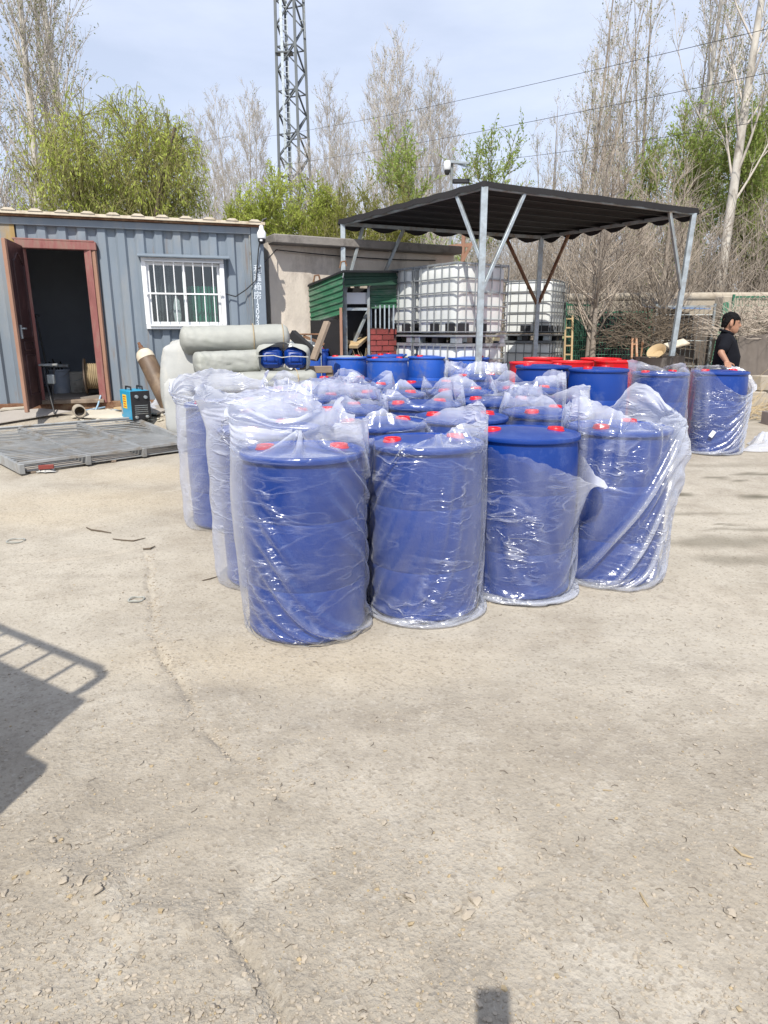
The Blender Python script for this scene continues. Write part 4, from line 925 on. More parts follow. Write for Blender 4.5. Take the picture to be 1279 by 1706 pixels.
# sacks
def sack(c, r, m, seed, lab, name='woven_sack', cat='sack', group=None, R=None, tuft=True):
    n, mm = 40, 28; c = Vector(c); v = []
    for i in range(mm + 1):
        th = PI * i / mm
        for k in range(n):
            a = 2 * PI * k / n; e = lambda q: math.copysign(abs(q) ** .45, q)
            p = Vector((r[0] * e(math.sin(th)) * e(math.cos(a)), r[1] * e(math.sin(th)) * e(math.sin(a)), r[2] * e(math.cos(th))))
            v.append(p)
    V = np.array(v); w = 1 + .30 * fbm(V[:, 0] / r[0] * 1.4 + seed, V[:, 2] / r[2] * 1.4 + V[:, 1] / r[1], 3, seed) + .16 * np.abs(fbm(V[:, 0] / r[0] * 5 + V[:, 1] / r[1] * 4, V[:, 2] / r[2] * 2.5, 3, seed + 2))
    V = V * w[:, None]
    if R is not None: V = V @ np.array(R).T
    V = V + np.array(c); V[:, 2] = np.maximum(V[:, 2], gz(c.x, c.y) + .004)
    b = MB(); b.add(V.tolist(), [(i * n + k, (i + 1) * n + k, (i + 1) * n + (k + 1) % n, i * n + (k + 1) % n) for i in range(mm) for k in range(n)])
    return own(name, b, m, lab, cat, group, 70)
p = at(300, 640, 9.0); sack((p.x + .14, 9.1, gz(p.x, 9) + .44), (.36, .32, .47), M_whitecloth, 3, 'big white woven sack standing behind the tarpaulin rolls')
p = at(290, 690, 8.2); sack((p.x + .06, 8.3, gz(p.x, 8.3) + .34), (.17, .16, .35), M_whitecloth, 6, 'narrow white sack with torn open neck beside the outermost drum')
# tarpaulin covered bundles
def roll(pa, pb, ra, rb, m, seed, lab, squash=1.0):
    A, B = Vector(pa), Vector(pb); d = (B - A); L = d.length; d.normalize(); x = d.cross(Vector((0, 0, 1))).normalized(); z = x.cross(d); n, mm = 48, 56; V = []
    for i in range(mm + 1):
        t = i / mm; en = min(t, 1 - t) / .07; en = math.sqrt(max(0, 1 - (1 - min(en, 1)) ** 2)); 
        for k in range(n):
            a = 2 * PI * k / n; s = abs(math.cos(a)) ** 4 + abs(math.sin(a)) ** 4; q = s ** -.25 * .93 if seed != 2 else 1.0
            f = 1 + .07 * (abs(math.sin(t * 34 + a * 2.5 + 4 * float(fbm(t * 4, a, 2, seed)))) - .5) * max(0, 1 - t * 2.6) + (.07 if seed == 2 else .12) * float(fbm(t * 7 + a * .8 + seed, math.cos(a) * 1.5 + t * 3, 4, seed)) + .16 * abs(float(fbm(t * 3 + seed, a * 3.5 + t * 5, 3, seed + 5)))
            V.append(A + d * (L * t) + (x * math.cos(a) * ra + z * math.sin(a) * rb * squash) * (q * f * ((.30 if seed == 2 else .25) + (.70 if seed == 2 else .75) * en)))
    b = MB(); b.add(V, [(i * n + k, i * n + (k + 1) % n, (i + 1) * n + (k + 1) % n, (i + 1) * n + k) for i in range(mm) for k in range(n)] + [tuple(range(n - 1, -1, -1)), tuple(range(mm * n, (mm + 1) * n))])
    return own('tarpaulin_bundle', b, m, lab, 'bundle', 'grey green tarpaulin bundles by the container', 60)
roll(at(299, 567, 8.75), at(482, 562, 9.1), .18, .165, M_tarp, 2, 'long grey green tarpaulin bundle lying topmost on the pile')
roll(at(322, 606, 8.4), at(446, 600, 8.75), .24, .145, M_tarp, 5, 'grey green bundle in the middle layer beside the blue jerrycans')
roll(at(345, 640, 8.2), at(526, 630, 8.6), .25, .12, M_tarp, 8, 'pale lowest bundle under the blue jerrycans')
# the ropes
for k, (pa, pb, t_, ra, rb) in enumerate(((at(299, 567, 8.75), at(482, 562, 9.1), .66, .195, .18), (at(299, 567, 8.75), at(482, 562, 9.1), .93, .185, .17), (at(345, 640, 8.2), at(526, 630, 8.6), .8, .26, .135))):
    c = pa.lerp(pb, t_); d_ = (pb - pa).normalized(); x_ = d_.cross(Vector((0, 0, 1))).normalized(); b = MB(); b.tube([c + x_ * (ra * math.cos(a)) + Vector((0, 0, rb * math.sin(a))) for a in np.linspace(0, 2 * PI, 26)], .007, 6); own('tying_rope', b, M_straw, ('rope tied round the middle of the topmost bundle', 'rope tied near the open end of the topmost bundle', 'rope tied round the lowest bundle')[k], 'rope')
# two jerrycans lying in a torn wrapper, bottoms to the camera
pj = at(471, 596, 8.45)
for i, s in enumerate((-1, 1)):
    c = pj + Vector((s * .150, 0, 0)); t = thing('jerrycan', c - Vector((0, 0, .13)), ['blue jerrycan lying in torn wrapping, the one nearer the long bundle end', 'blue jerrycan lying in torn wrapping, beside the grey crate'][i], 'jerrycan', 'blue jerrycans in the tarpaulin pile')
    b = MB(); b.box(c + Vector((0, .18, 0)), (.27, .38, .25), None, .05); b.build('body', M_blue, t, 60)
    b = MB()
    for k, (w, h, o) in enumerate(((.17, .15, .0), (.10, .085, .004))):
        y = c.y - .014 - o
        for (a, e) in (((-w / 2, h / 2), (w / 2, h / 2)), ((w / 2, h / 2), (w / 2, -h / 2)), ((w / 2, -h / 2), (-w / 2, -h / 2)), ((-w / 2, -h / 2), (-w / 2, h / 2))): b.bar((c.x + a[0], y + .006, c.z + a[1]), (c.x + e[0], y + .006, c.z + e[1]), .016, .016, .005)
    b.build('base_ridge', M_blue, t)
b = MB(); n = 40; V = []
for j, (y, s) in enumerate(((.30, 1.02), (.12, 1.05), (.0, 1.08), (-.05, .97))):
    for k in range(n):
        a = 2 * PI * k / n; sq = (abs(math.cos(a)) ** 5 + abs(math.sin(a)) ** 5) ** -.2; f = 1 + .08 * float(fbm(a * 3, j * 1.3, 3, 4))
        V.append(pj + Vector((math.cos(a) * .30 * sq * s * f, y, math.sin(a) * .155 * sq * s * f + (.04 * math.cos(a * 4) if j == 3 else 0))))
b.add(V, [(j * n + k, j * n + (k + 1) % n, (j + 1) * n + (k + 1) % n, (j + 1) * n + k) for j in range(3) for k in range(n)]); own('torn_wrapper', b, M_tarp, 'torn grey green wrapper around the two blue jerrycans', 'wrapper')
b = MB(); b.tube([pj + Vector((-.31, -.06, .02)), pj + Vector((-.1, -.075, .03)), pj + Vector((.0, -.075, .005)), pj + Vector((.12, -.075, .02)), pj + Vector((.32, -.06, .01))], .006, 6); own('tying_string', b, M_whitecloth, 'thin white string tied across the blue jerrycans', 'string')
# grey crate frame, planks, tote remnant
p0 = at(526, 600, 8.95); t = thing('wooden_crate', on(p0.x, p0.y), 'grey weathered crate frame beside the faded blue drums', 'crate')
for i, (dx, z, w) in enumerate([(0, .98, .42), (0, .78, .42), (0, .6, .42)]):
    b = MB(); b.box((p0.x, p0.y, z), (w, .10, .09), rotz(.2), .008); b.build('rail', M_wood, t)
for dx in (-.16, .17):
    b = MB(); b.box((p0.x + dx, p0.y + .02 + dx * .2, .58), (.09, .09, .8), rotz(.2), .008); b.build('upright', M_wood, t)
for k in range(3):
    b = MB(); b.bar((p0.x - .2 + .1 * k, p0.y - .05, .5 + .05 * k), (p0.x + .02 + .1 * k, p0.y + .5, .72), .07, .03, .004); b.build('slat', M_wood, t)
def plank(a, c, w, h, m, lab, cat='plank', up=(0, 0, 1)): b = MB(); b.bar(a, c, w, h, .004, up=up); return own('plank', b, m, lab, cat, 'loose planks near the timber')
plank(at(521, 600, 9.3), at(545, 536, 9.5), .10, .05, M_wood, 'grey plank leaning upright beside the dusty lidded drum'); plank(at(486, 556, 9.6), at(530, 596, 9.4), .09, .12, M_dark, 'dark board sloping off the topmost bundle'); plank(at(545, 562, 11.0), at(600, 574, 10.8), .12, .05, M_woody, 'bare timber lying in front of the green hut'); plank(at(588, 578, 10.7), at(608, 560, 11.2), .16, .05, M_woody, 'short bare plank propped by the hut doorway')
plank(at(505, 560, 10.2), at(540, 574, 10.2), .05, .04, M_rust, 'rusty bar lying behind the crate')
# steel panel (grating) on the ground
A0, A1, A2, A3_ = G(36, 792), G(322, 752), G(226, 712), G(-70, 736)
t = thing('steel_panel', (A0 + A1 + A2 + A3_) / 4 - Vector((0, 0, .0)), 'grey slatted steel panel lying flat on the yard', 'steel panel'); z0 = .03
def pp(s, q, h): p = (A0 * (1 - s) + A1 * s) * (1 - q) + (A3_ * (1 - s) + A2 * s) * q; p = p.copy(); p.z = gz(p.x, p.y) + h; return p
NS = 25
for i in range(NS):
    q = (i + .0) / (NS - 1); b = MB(); b.bar(pp(0, q, z0 + .10), pp(1, q, z0 + .093), .042, .007); b.build('slat', M_grating, t)
for s in (0, .35, .68, 1):
    b = MB(); b.bar(pp(s, -.02, z0 + .038), pp(s, 1.02, z0 + .038), .05, .10, .004); b.build('cross_beam', M_grating, t)
for q in (-.006, 1.006):
    b = MB(); b.bar(pp(-.01, q, z0 + .088), pp(1.01, q, z0 + .088), .03, .03, .003); b.build('edge_rail', M_grating, t)
t2 = thing('steel_panel', pp(.55, .3, .0), 'second steel panel peeping out beneath the first one', 'steel panel')
for i in range(8):
    q = .015 + i * .035; b = MB(); b.bar(pp(.03, q, .03), pp(1.12, q, .03), .045, .012, .002); b.build('slat', M_card if i % 3 else M_grating, t2)
for s in (.06, .5, 1.0):
    b = MB(); b.bar(pp(s, 0, .012), pp(s, .32, .012), .05, .02, .004); b.build('cross_beam', M_wood, t2)
b = MB(); b.box(pp(.12, -.02, .06), (.14, .05, .04), rotz(.4), .004); own('brick_chip', b, M_brickred, 'red brick chip wedged under the steel panel', 'brick')
sheet('rag', [(60, 790), (90, 789), (92, 782), (66, 781)], .03, M_whitecloth, 15, 'white rag lying at the steel panel corner', 'rag')
# ------------------------------------------------------------------ the old rendered wall behind, the camera on the corner post
WA, WBp = at(446, 392, 10.5), at(757, 412, 12.0); WZ = 2.81
wd = Vector((WBp.x - WA.x, WBp.y - WA.y, 0)); WL_ = wd.length; wd.normalize(); wnrm = Vector((wd.y, -wd.x, 0)); WM = Matrix((wd, -wnrm, Vector((0, 0, 1)))).transposed()
def wp(s, o, z): return Vector((WA.x, WA.y, 0)) + wd * s + wnrm * o + Vector((0, 0, z))
t = thing('rendered_wall', wp(WL_ / 2, 0, .1), 'old cement rendered wall with stained coping behind the green hut', 'wall')
nxw, nzw = 90, 36; v = []; n_ = nxw + 1
for j in range(nzw + 1):
    for i in range(nxw + 1):
        s = WL_ * i / nxw; z = .05 + (WZ - .13 - .05) * j / nzw; v.append(wp(s, .02 * float(fbm(s * 1.5, z * 1.5, 4, 3)) - .012 * (float(fbm(s * 1.1 + 5, z * 1.1, 4, 8)) > .07), z))
b = MB(); b.add(v, [(j * n_ + i, j * n_ + i + 1, (j + 1) * n_ + i + 1, (j + 1) * n_ + i) for j in range(nzw) for i in range(nxw)]); b.box(wp(WL_ / 2, -.16, WZ / 2 - .04), (WL_, .28, WZ - .1), WM); b.build('body', M_plaster, t, 40)
rg = random.Random(3); s = 0
while s < WL_:
    L = min(1.9 + rg.random() * .5, WL_ - s); b = MB(); b.box(wp(s + L / 2, .02, WZ - .06 + rg.uniform(-.008, .008)), (L - .012, .46, .12), WM, .012); b.build('coping_slab', M_coping, t); s += L
b = MB(); b.box(wp(WL_ + .35, -.1, 1.28), (.7, .24, 2.46), WM, .02); own('wall_stub', b, M_plaster2, 'pale lower wall end without coping beside the rusty pipe', 'wall')
p = at(771, 430, 12.2); b = MB(); b.tube([(p.x, p.y, .2), (p.x, p.y, 3.05)], .035, 10); b.bar((p.x - .25, p.y, 2.85), (p.x + .12, p.y, 2.88), .05, .06); b.bar((p.x - .02, p.y - .04, 2.6), (p.x + .16, p.y - .04, 2.95), .04, .05); own('rusty_pipe', b, M_jambold, 'rusty orange pipe with a crossbar standing past the wall end', 'pipe')
b = MB(); pts = [wp(s, .05, 2.62 - .05 * math.sin(s * .9)) for s in np.linspace(.1, WL_ - .4, 20)]; b.tube([cw(-.09, .09, 2.30)] + pts, .008, 5); own('wall_cable', b, M_cable, 'thin black cable slung along the rendered wall', 'cable')
b = MB(); b.tube([cw(-.62, .05, 1.98), cw(-.42, .05, 1.93), cw(-.28, .06, 2.02), cw(-.13, .06, 2.15), cw(-.08, .08, 2.55), cw(-.05, .1, 2.70)], .008, 6); own('camera_cable', b, M_cable, 'black cable running from the window to the corner camera', 'cable')
p = cw(-.03, .09, 2.70); t = thing('security_camera', p - Vector((0, 0, .1)), 'white security camera on the container corner post', 'camera')
b = MB(); b.lathe([(0, -.015), (.04, -.015), (.058, .0), (.062, .065), (.05, .085), (.032, .115), (.028, .18), (.015, .205), (0, .21)], 20, p); b.build('housing', M_white, t)
b = MB(); b.lathe([(0, -.075), (.032, -.07), (.05, -.045), (.052, -.015), (0, -.013)], 20, p); b.build('lens_dome', M_black, t)
b = MB(); b.box(p + Vector((0, -.052, -.035)), (.036, .014, .022), None, .004); b.build('lens_ring', M_white, t)
b = MB(); b.tube([p + Vector((0, .02, .17)), p + Vector((.02, .05, .24)), p + Vector((.07, .06, .26))], .014, 8); b.build('bracket', M_black, t)
# ------------------------------------------------------------------ green sheet hut
hp = at(570, 560, 10.48); t = thing('green_hut', on(hp.x, 10.8), 'low hut of green ribbed sheet with red brick base', 'hut')
def ribsheet(c00, c10, c11, c01, nr, m, name, lab=None, dep=.018, sag=.02):
    b = MB(); nn = 14; rows = []; nrm = (Vector(c10) - Vector(c00)).cross(Vector(c01) - Vector(c00)).normalized()
    for j in range(nr * 6 + 1):
        tq = j / (nr * 6); f = (j % 6) / 6; o = dep * (1 if f < .2 else 0)
        for i in range(nn + 1):
            s = i / nn; p = (Vector(c00) * (1 - s) + Vector(c10) * s) * (1 - tq) + (Vector(c01) * (1 - s) + Vector(c11) * s) * tq
            rows.append(p + nrm * (o + sag * float(fbm(s * 3, tq * 2, 3, nr))))
    m1 = nn + 1; b.add(rows, [(j * m1 + i, j * m1 + i + 1, (j + 1) * m1 + i + 1, (j + 1) * m1 + i) for j in range(nr * 6) for i in range(nn)])
    o = b.build(name, m, t, 20)
    if lab: o['label'] = lab
ribsheet(at(518, 538, 10.73), at(571, 523, 10.38), at(571, 452, 10.38), at(514, 476, 10.78), 7, M_green, 'side_sheet', 'green ribbed sheet sloping down to one side')
ribsheet(at(616, 514, 10.95), at(660, 513, 11.15), at(660, 474, 11.15), at(616, 476, 10.95), 4, M_green, 'front_sheet')
ribsheet(at(573, 478, 10.48), at(662, 474, 11.05), at(660, 452, 11.05), at(573, 452, 10.48), 2, M_greend, 'front_sheet', 'dark green band under the roof edge')
b = MB(); v = [at(512, 475, 10.73), at(571, 450, 10.33), at(664, 451, 11.00)] ; v2 = [p + Vector((.02, k, .03)) for p, k in zip(v, (.08, .35, .4))]
b.add(v + v2 + [p - Vector((0, 0, .03)) for p in v + v2], [(0, 1, 4, 3), (1, 2, 5, 4), (9, 10, 7, 6), (10, 11, 8, 7), (6, 7, 1, 0), (7, 8, 2, 1)]); b.build('roof', M_black, t)
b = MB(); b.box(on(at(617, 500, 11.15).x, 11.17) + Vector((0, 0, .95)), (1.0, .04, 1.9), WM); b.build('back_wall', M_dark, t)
a, c = at(518, 560, 10.68), at(571, 560, 10.43); b = MB(); b.bar(Vector((a.x, a.y, .95)), Vector((c.x, c.y, .95)), .02, 1.35); b.build('dark_side_netting', M_mesh_black, t)
for (px, z0, z1, y) in ((614, .2, 2.15, 10.85), (576, .2, 2.2, 10.63), (568, .3, 1.8, 10.38)):
    q = at(px, 540, y); b = MB(); b.bar((q.x, q.y, z0), (q.x, q.y, z1), .04, .04); b.build('post', M_galvd if px != 568 else M_jambold, t)
q0, q1 = at(577, 497, 10.80), at(612, 497, 10.90); b = MB(); b.bar(q0, q1, .02, .17, .004); o = b.build('white_board', M_white, t)
q0, q1 = at(577, 515, 10.75), at(612, 515, 10.85); b = MB(); b.bar(q0, q1, .03, .04); b.build('door_bar', M_galv, t)
for i in range(6):
    q = at(618 + i * 7.5, 525, 11.00); b = MB(); b.bar((q.x, q.y, 1.50), (q.x, q.y, 1.86), .022, .022); b.build('bar', M_galv, t)
rg = random.Random(8); q0, q1 = at(614, 555, 10.90), at(658, 555, 11.15); dq = Vector((q1.x - q0.x, q1.y - q0.y, 0)); Lq = dq.length; dq.normalize(); RQ = Matrix((dq, Vector((-dq.y, dq.x, 0)), Vector((0, 0, 1)))).transposed()
bm_ = None
for r in range(14):
    z = .35 + r * .085; s = -.11 * (r % 2)
    while s < Lq:
        L = min(.215, Lq - s); s0 = max(s, 0); e0 = s + L
        if e0 - s0 > .04:
            c0 = Vector((q0.x, q0.y, 0)) + dq * ((s0 + e0) / 2) + Vector((0, 0, z)) + RQ @ Vector((0, rg.uniform(-.004, .004), 0))
            b = MB(); b.box(c0, (e0 - s0 - .012, .10, .073), RQ); b.build('brick', M_brickred, t, smooth=False)
        s += .225
b = MB(); b.box(Vector((q0.x, q0.y, 0)) + dq * (Lq / 2) + RQ @ Vector((0, .012, 0)) + Vector((0, 0, .9)), (Lq, .09, 1.22), RQ); b.build('mortar', M_mortar, t)
for px, py in ((522, 470), (566, 447)):
    q = at(px, py, 10.65); b = MB(); b.tube([q, q + Vector((.02, 0, .09)), q + Vector((.08, 0, .10)), q + Vector((.10, 0, .03))], .014, 6); b.build('hook', M_rust, t)
st = MB(); rg = random.Random(4)
for i in range(260):
    q = at(rg.uniform(582, 612), 0, 10.75); x, y = q.x, 10.65 + rg.uniform(0, .3); a = Vector((x, y, gz(x, y) + rg.uniform(0, .7))); e = a + Vector((rg.uniform(-.15, .15), rg.uniform(-.1, .1), rg.uniform(.05, .35))); st.tube([a, e], .005, 3, False)
tag(st.build('dry_weeds', M_straw, None), kind='stuff', label='dry weeds in the hut doorway')
p = at(505, 566, 10.2); t = thing('caged_white_tank', on(p.x, p.y), 'low white tank with a rusty cage behind the crate', 'tank'); b = MB(); b.box((p.x - .02, p.y + .2, .95), (.55, .4, .75), None, .08); b.build('bottle', M_hdpe, t, 60)
for i in range(5):
    b = MB(); x = p.x - .3 + i * .14; b.tube([(x, p.y - .03, .5), (x, p.y - .03, 1.42)], .01, 6); b.build('cage_bar', M_galv, t)
b = MB(); b.tube([(p.x - .34, p.y - .03, 1.42), (p.x + .32, p.y - .03, 1.42)], .013, 6); b.build('cage_bar', M_rust, t)
# ------------------------------------------------------------------ white caged totes
def tote(x, y, z, rz, m_cage, lab, group, first=None):
    t = thing('caged_tote', (x, y, z), lab, 'tote', group)
    W = .98; Hc = 1.0; zp = .14; hb = W / 2
    def bp(name, mb, m, par=t): 
        me_o = mb.build(name, m, None, 40); me_o.parent = par; return me_o
    b = MB(); n = 64; prof = [(.80, zp + .02), (.93, zp + .04), (.95, zp + .30), (.955, zp + .32), (.95, zp + .5), (.955, zp + .53), (.95, zp + .75), (.955, zp + .78), (.955, zp + .93), (.925, zp + .965), (.6, zp + .985), (.16, zp + .99), (.16, zp + 1.03), (0, zp + 1.03)]
    b.lathe([(r * hb, q) for r, q in prof], n, fn=lambda a, q: (abs(math.cos(a)) ** 16 + abs(math.sin(a)) ** 16) ** (-1 / 16.) if q < zp + .98 else 1)
    bp('bottle', b, M_hdpe)
    for i, q in enumerate((.05, .22, .41, .60, .79, .985)):
        b = MB(); c = [(-hb, -hb), (hb, -hb), (hb, hb), (-hb, hb)]; r = .012
        for a, e in zip(c, c[1:] + c[:1]): b.bar((*a, zp + q), (*e, zp + q), .018, .020 if i < 5 else .030, .005, ext=.02)
        bp('cage_ring', b, m_cage)
    for i in range(7):
        u = -hb + W * (i + .5 * 0) / 6.0
        for (fx, fy, ax) in ((u, -hb - .014, 0), (u, hb + .014, 0), (-hb - .014, u, 1), (hb + .014, u, 1)):
            if i == 6 and ax == 1 or i == 0 and ax == 1: continue
            b = MB(); b.bar((fx, fy, zp + .04), (fx, fy, zp + Hc), .014, .014); bp('cage_bar', b, m_cage)
    b = MB(); b.box((0, 0, zp - .01), (W + .03, W + .03, .03), None, .006); b.box((0, 0, .012), (W + .02, .12, .024)); b.box((0, -hb + .06, .012), (W + .02, .12, .024)); b.box((0, hb - .06, .012), (W + .02, .12, .024)); b.box((-hb + .06, 0, .0125), (.12, W + .018, .023)); b.box((hb - .06, 0, .0125), (.12, W + .018, .023)); bp('pallet', b, m_cage)
    for ix in (-1, 0, 1):
        for iy in (-1, 0, 1):
            if ix == 0 and iy == 0: continue
            b = MB(); b.box((ix * (hb - .065), iy * (hb - .065), .072), (.13, .13, .10), None, .01); bp('pallet_foot', b, M_galv if (ix + iy) % 2 == 0 else M_black)
    for iy, ix in ((-1, 0), (0, -1), (0, 1), (-1, -.72), (-.72, -1)):
        b = MB(); b.box((ix * (hb + .0), iy * (hb + .0), zp + .10), (.20 if iy == -1 else .012, .012 if iy == -1 else .20, .14)); bp('dark_plate', b, M_black)
    b = MB(); b.box((.28, -hb - .03, .085), (.14, .006, .05)); bp('paper_label', b, M_tag)
    t.rotation_euler = (0, 0, rz); return t
TZ = .13
near_ = at(761, 500, 9.95); ang = math.radians(35); er = Vector((math.cos(ang), math.sin(ang), 0)); el = Vector((-math.sin(ang), math.cos(ang), 0))
c1 = Vector((near_.x, 9.95, 0)) + (er + el) * .49; c2 = c1 + el * 1.06 ; G1 = 'white caged totes stacked under the canopy'
tote(c1.x, c1.y, TZ + 1.135, ang, M_cage, 'white caged tote on top of the front stack beside the canopy post', G1)
tote(c1.x, c1.y, TZ, ang, M_cage, 'white caged tote at the bottom of the front stack', G1)
tote(c2.x, c2.y, TZ + 1.135, ang, M_cage, 'white caged tote on top of the stack touching the green hut', G1)
tote(c2.x, c2.y, TZ, ang, M_cage, 'white caged tote at the bottom of the stack touching the green hut', G1)
q = at(896, 520, 13.5); tote(q.x + .02, 13.85, TZ + 1.135, math.radians(58), M_cageshade, 'shaded dark caged tote on top of the rear stack over the red drums', G1); tote(q.x + .02, 13.85, TZ, math.radians(58), M_cageshade, 'grey dark caged tote at the bottom of the rear stack', G1)
# ------------------------------------------------------------------ the canopy
CF, CL, CR = at(807, 309, 9.35), at(571, 371, 10.85), at(1156, 353, 10.7); CBk = CL + CR - CF; CBk.z = 3.02
def cz(s, q): return CF * (1 - s) * (1 - q) + CR * s * (1 - q) + CL * (1 - s) * q + CBk * s * q
t = thing('shade_canopy', on((CF.x + CBk.x) / 2, (CF.y + CBk.y) / 2), 'black shade net canopy on galvanised posts over the totes', 'canopy')
n = 72; v = []; NR = 7
for j in range(n + 1):
    for i in range(n + 1):
        s, q = i / n, j / n; s2, q2 = -.012 + 1.024 * s, -.012 + 1.024 * q; p = cz(s2, q2)
        sag = -.012 * abs(math.sin(PI * q * NR)) - .008 * abs(math.sin(PI * s * 4)) + .016 * float(fbm(s * 9, q * 9, 3, 4))
        v.append(p + Vector((0, 0, .05 + sag)))
m1 = n + 1; fl = [(j * m1 + i, j * m1 + i + 1, (j + 1) * m1 + i + 1, (j + 1) * m1 + i) for j in range(n) for i in range(n)]
# a hanging hem all round
hem = [i for i in range(n + 1)] + [j * m1 + n for j in range(1, n + 1)] + [n * m1 + i for i in range(n - 1, -1, -1)] + [j * m1 for j in range(n - 1, 0, -1)]
k0 = len(v); ctr = (CF + CBk) / 2
for m_, i in enumerate(hem):
    p = v[i]; o = (p - ctr); o.z = 0; o.normalize(); scal = abs(math.sin(m_ * PI / 10.3)) * (1.0 if n < m_ < 3 * n else .12); v.append(p + o * .02 + Vector((0, 0, -.075 - .075 * scal - .03 * float(fbm(m_ * .4, 2, 3, 1)))))
h = len(hem); fl += [(hem[i], hem[(i + 1) % h], k0 + (i + 1) % h, k0 + i) for i in range(h)]
b = MB(); b.add(v, fl); net = b.build('shade_net', M_mesh_black, t, 70)
def cbar(a, c, w=.05, m=M_galvd, nm='beam', h=None): b = MB(); b.bar(a, c, w, h or w, .003); return b.build(nm, m, t)
dn = Vector((0, 0, -.02))
for a, c in ((CF, CR), (CF, CL), (CL, CBk), (CR, CBk)): cbar(a + dn, c + dn, .05, M_galvd)
for k in range(1, NR): cbar(cz(.01, k / NR) + dn * .4, cz(.99, k / NR) + dn * .4, .018, M_black, 'rafter')
PST = []
for (top, base) in ((CF, at(796, 620, 9.35)), (CL, at(572, 560, 10.85)), (CR, at(1113, 600, 10.7)), (CBk, None)):
    bx, by = (base.x, base.y) if base else (top.x, top.y); q = Vector((bx, by, gz(bx, by) - .02)); PST.append((top, q)); cbar(q, top + dn, .085 if top is CF else .07, M_galv, 'post')
def brace(pi, hz, a, other, frac, m=M_galv, w=.045):
    top, q = PST[pi]; s = hz; p = q * (1 - s) + top * s; cbar(p, top * (1 - frac) + other * frac + dn * 2, w, m, 'brace')
brace(0, .58, 0, CR, .17); brace(0, .70, 0, CL, .17); brace(1, .62, 0, CBk, .09, M_galvd); brace(2, .62, 0, CF, .13, M_galvd); brace(3, .6, 0, CR, .2, M_rust); brace(3, .6, 0, CL, .2, M_rust)
top, q = PST[1]; cbar(q * .72 + top * .28 + Vector((.02, -.05, 0)), CL * .72 + CBk * .28 + dn * 2, .045, M_galvd, 'brace')
# pole camera behind the canopy
p = at(752, 300, 12.4); t = thing('pole_camera', on(p.x, 12.4), 'white dome camera on an arm above the canopy', 'camera'); b = MB(); b.tube([(p.x, 12.4, .2), (p.x, 12.4, at(752, 262, 12.4).z)], .022, 8); b.build('pole', M_galvd, t)
q = at(745, 290, 12.4); tp = at(752, 268, 12.4); b = MB(); b.bar(at(744, 269, 12.4), at(782, 272, 12.2), .05, .04, .004); b.bar(at(760, 272, 12.4), at(784, 280, 12.2), .03, .03); b.build('arm', M_galv, t)
qq = at(745, 278, 12.35); b = MB(); b.lathe([(0, .10), (.045, .09), (.06, .05), (.062, -.03), (.05, -.05), (0, -.05)], 18, qq); b.build('housing', M_white, t); b = MB(); b.lathe([(0, -.13), (.035, -.115), (.05, -.08), (.05, -.05), (0, -.05)], 18, qq); b.build('lens_dome', M_black, t)
b = MB(); b.box(at(768, 302, 12.4), (.28, .08, .07), None, .01); b.build('floodlight', M_black, t)
# ------------------------------------------------------------------ concrete wall, green wire pens and clutter at the far right
wa, wb = at(925, 493, 15.4), at(1500, 497, 14.6); t = thing('yard_wall', on((wa.x + wb.x) / 2, 15.0), 'low pale concrete wall with rounded coping before the thicket', 'wall'); ww = Vector((wb.x - wa.x, wb.y - wa.y, 0)); Lw = ww.length; ww.normalize(); wz = 2.17
R_ = Matrix((ww, Vector((-ww.y, ww.x, 0)), Vector((0, 0, 1)))).transposed(); o_ = Vector((wa.x, wa.y, 0))
b = MB(); b.box(o_ + ww * (Lw / 2) + Vector((0, 0, wz / 2)), (Lw, .18, wz), R_); b.build('body', M_conc, t)
s = 0; rg = random.Random(1)
while s < Lw:
    L = min(2.4, Lw - s); b = MB(); b.tube([o_ + ww * (s + .01) + Vector((0, -.03, wz + rg.uniform(-.01, .01))), o_ + ww * (s + L - .01) + Vector((0, -.03, wz + rg.uniform(-.01, .01)))], .095, 12); b.build('coping_pipe', M_conc, t); s += L
p = at(1203, 545, 14.5); b = MB(); b.box(on(p.x, 14.45) + Vector((0, 0, .96)), (.34, .32, 1.95), rotz(.1), .02); b.build('pillar', M_conc, t)
def pen(px0, px1, Y0, Y1, z1, lab, m=M_gwire, gap=.06, hz=.12):
    a, c = at(px0, 550, Y0), at(px1, 550, Y1); a = on(a.x, a.y); c = on(c.x, c.y); d = Vector((c.x - a.x, c.y - a.y, 0)); L = d.length; d.normalize(); t = thing('wire_pen', (a + c) / 2, lab, 'wire pen', 'green wire pens along the wall')
    b = MB(); k = 0
    while k < L: b.tube([a + d * k + Vector((0, 0, .03)), a + d * k + Vector((0, 0, z1))], .0055, 3, False); k += gap
    k = .06
    while k < z1: b.tube([a + Vector((0, 0, k)), c + Vector((0, 0, k))], .0055, 3, False); k += hz
    b.build('wire_mesh', m, t)
    for k in np.linspace(0, L, max(2, int(L / 1.1) + 1)): b = MB(); b.bar(a + d * k, a + d * k + Vector((0, 0, z1 + .05)), .04, .04); b.build('post', m, t)
    b = MB(); b.bar(a + Vector((0, 0, z1)), c + Vector((0, 0, z1)), .035, .035); b.build('top_rail', m, t)
    return t
pen(940, 985, 13.9, 14.3, 1.75, 'green wire pen with a ladder leaning on it, beside the rear tote', hz=.10); pen(985, 1082, 14.3, 14.2, 1.62, 'green wire pen behind the step ladder'); pen(1090, 1186, 14.1, 13.9, 1.72, 'green wire pen with bars behind the leaning canopy post', M_galvd, .09, .5); pen(1215, 1400, 14.0, 13.8, 1.9, 'green wire fence behind the cut branches past the pillar')
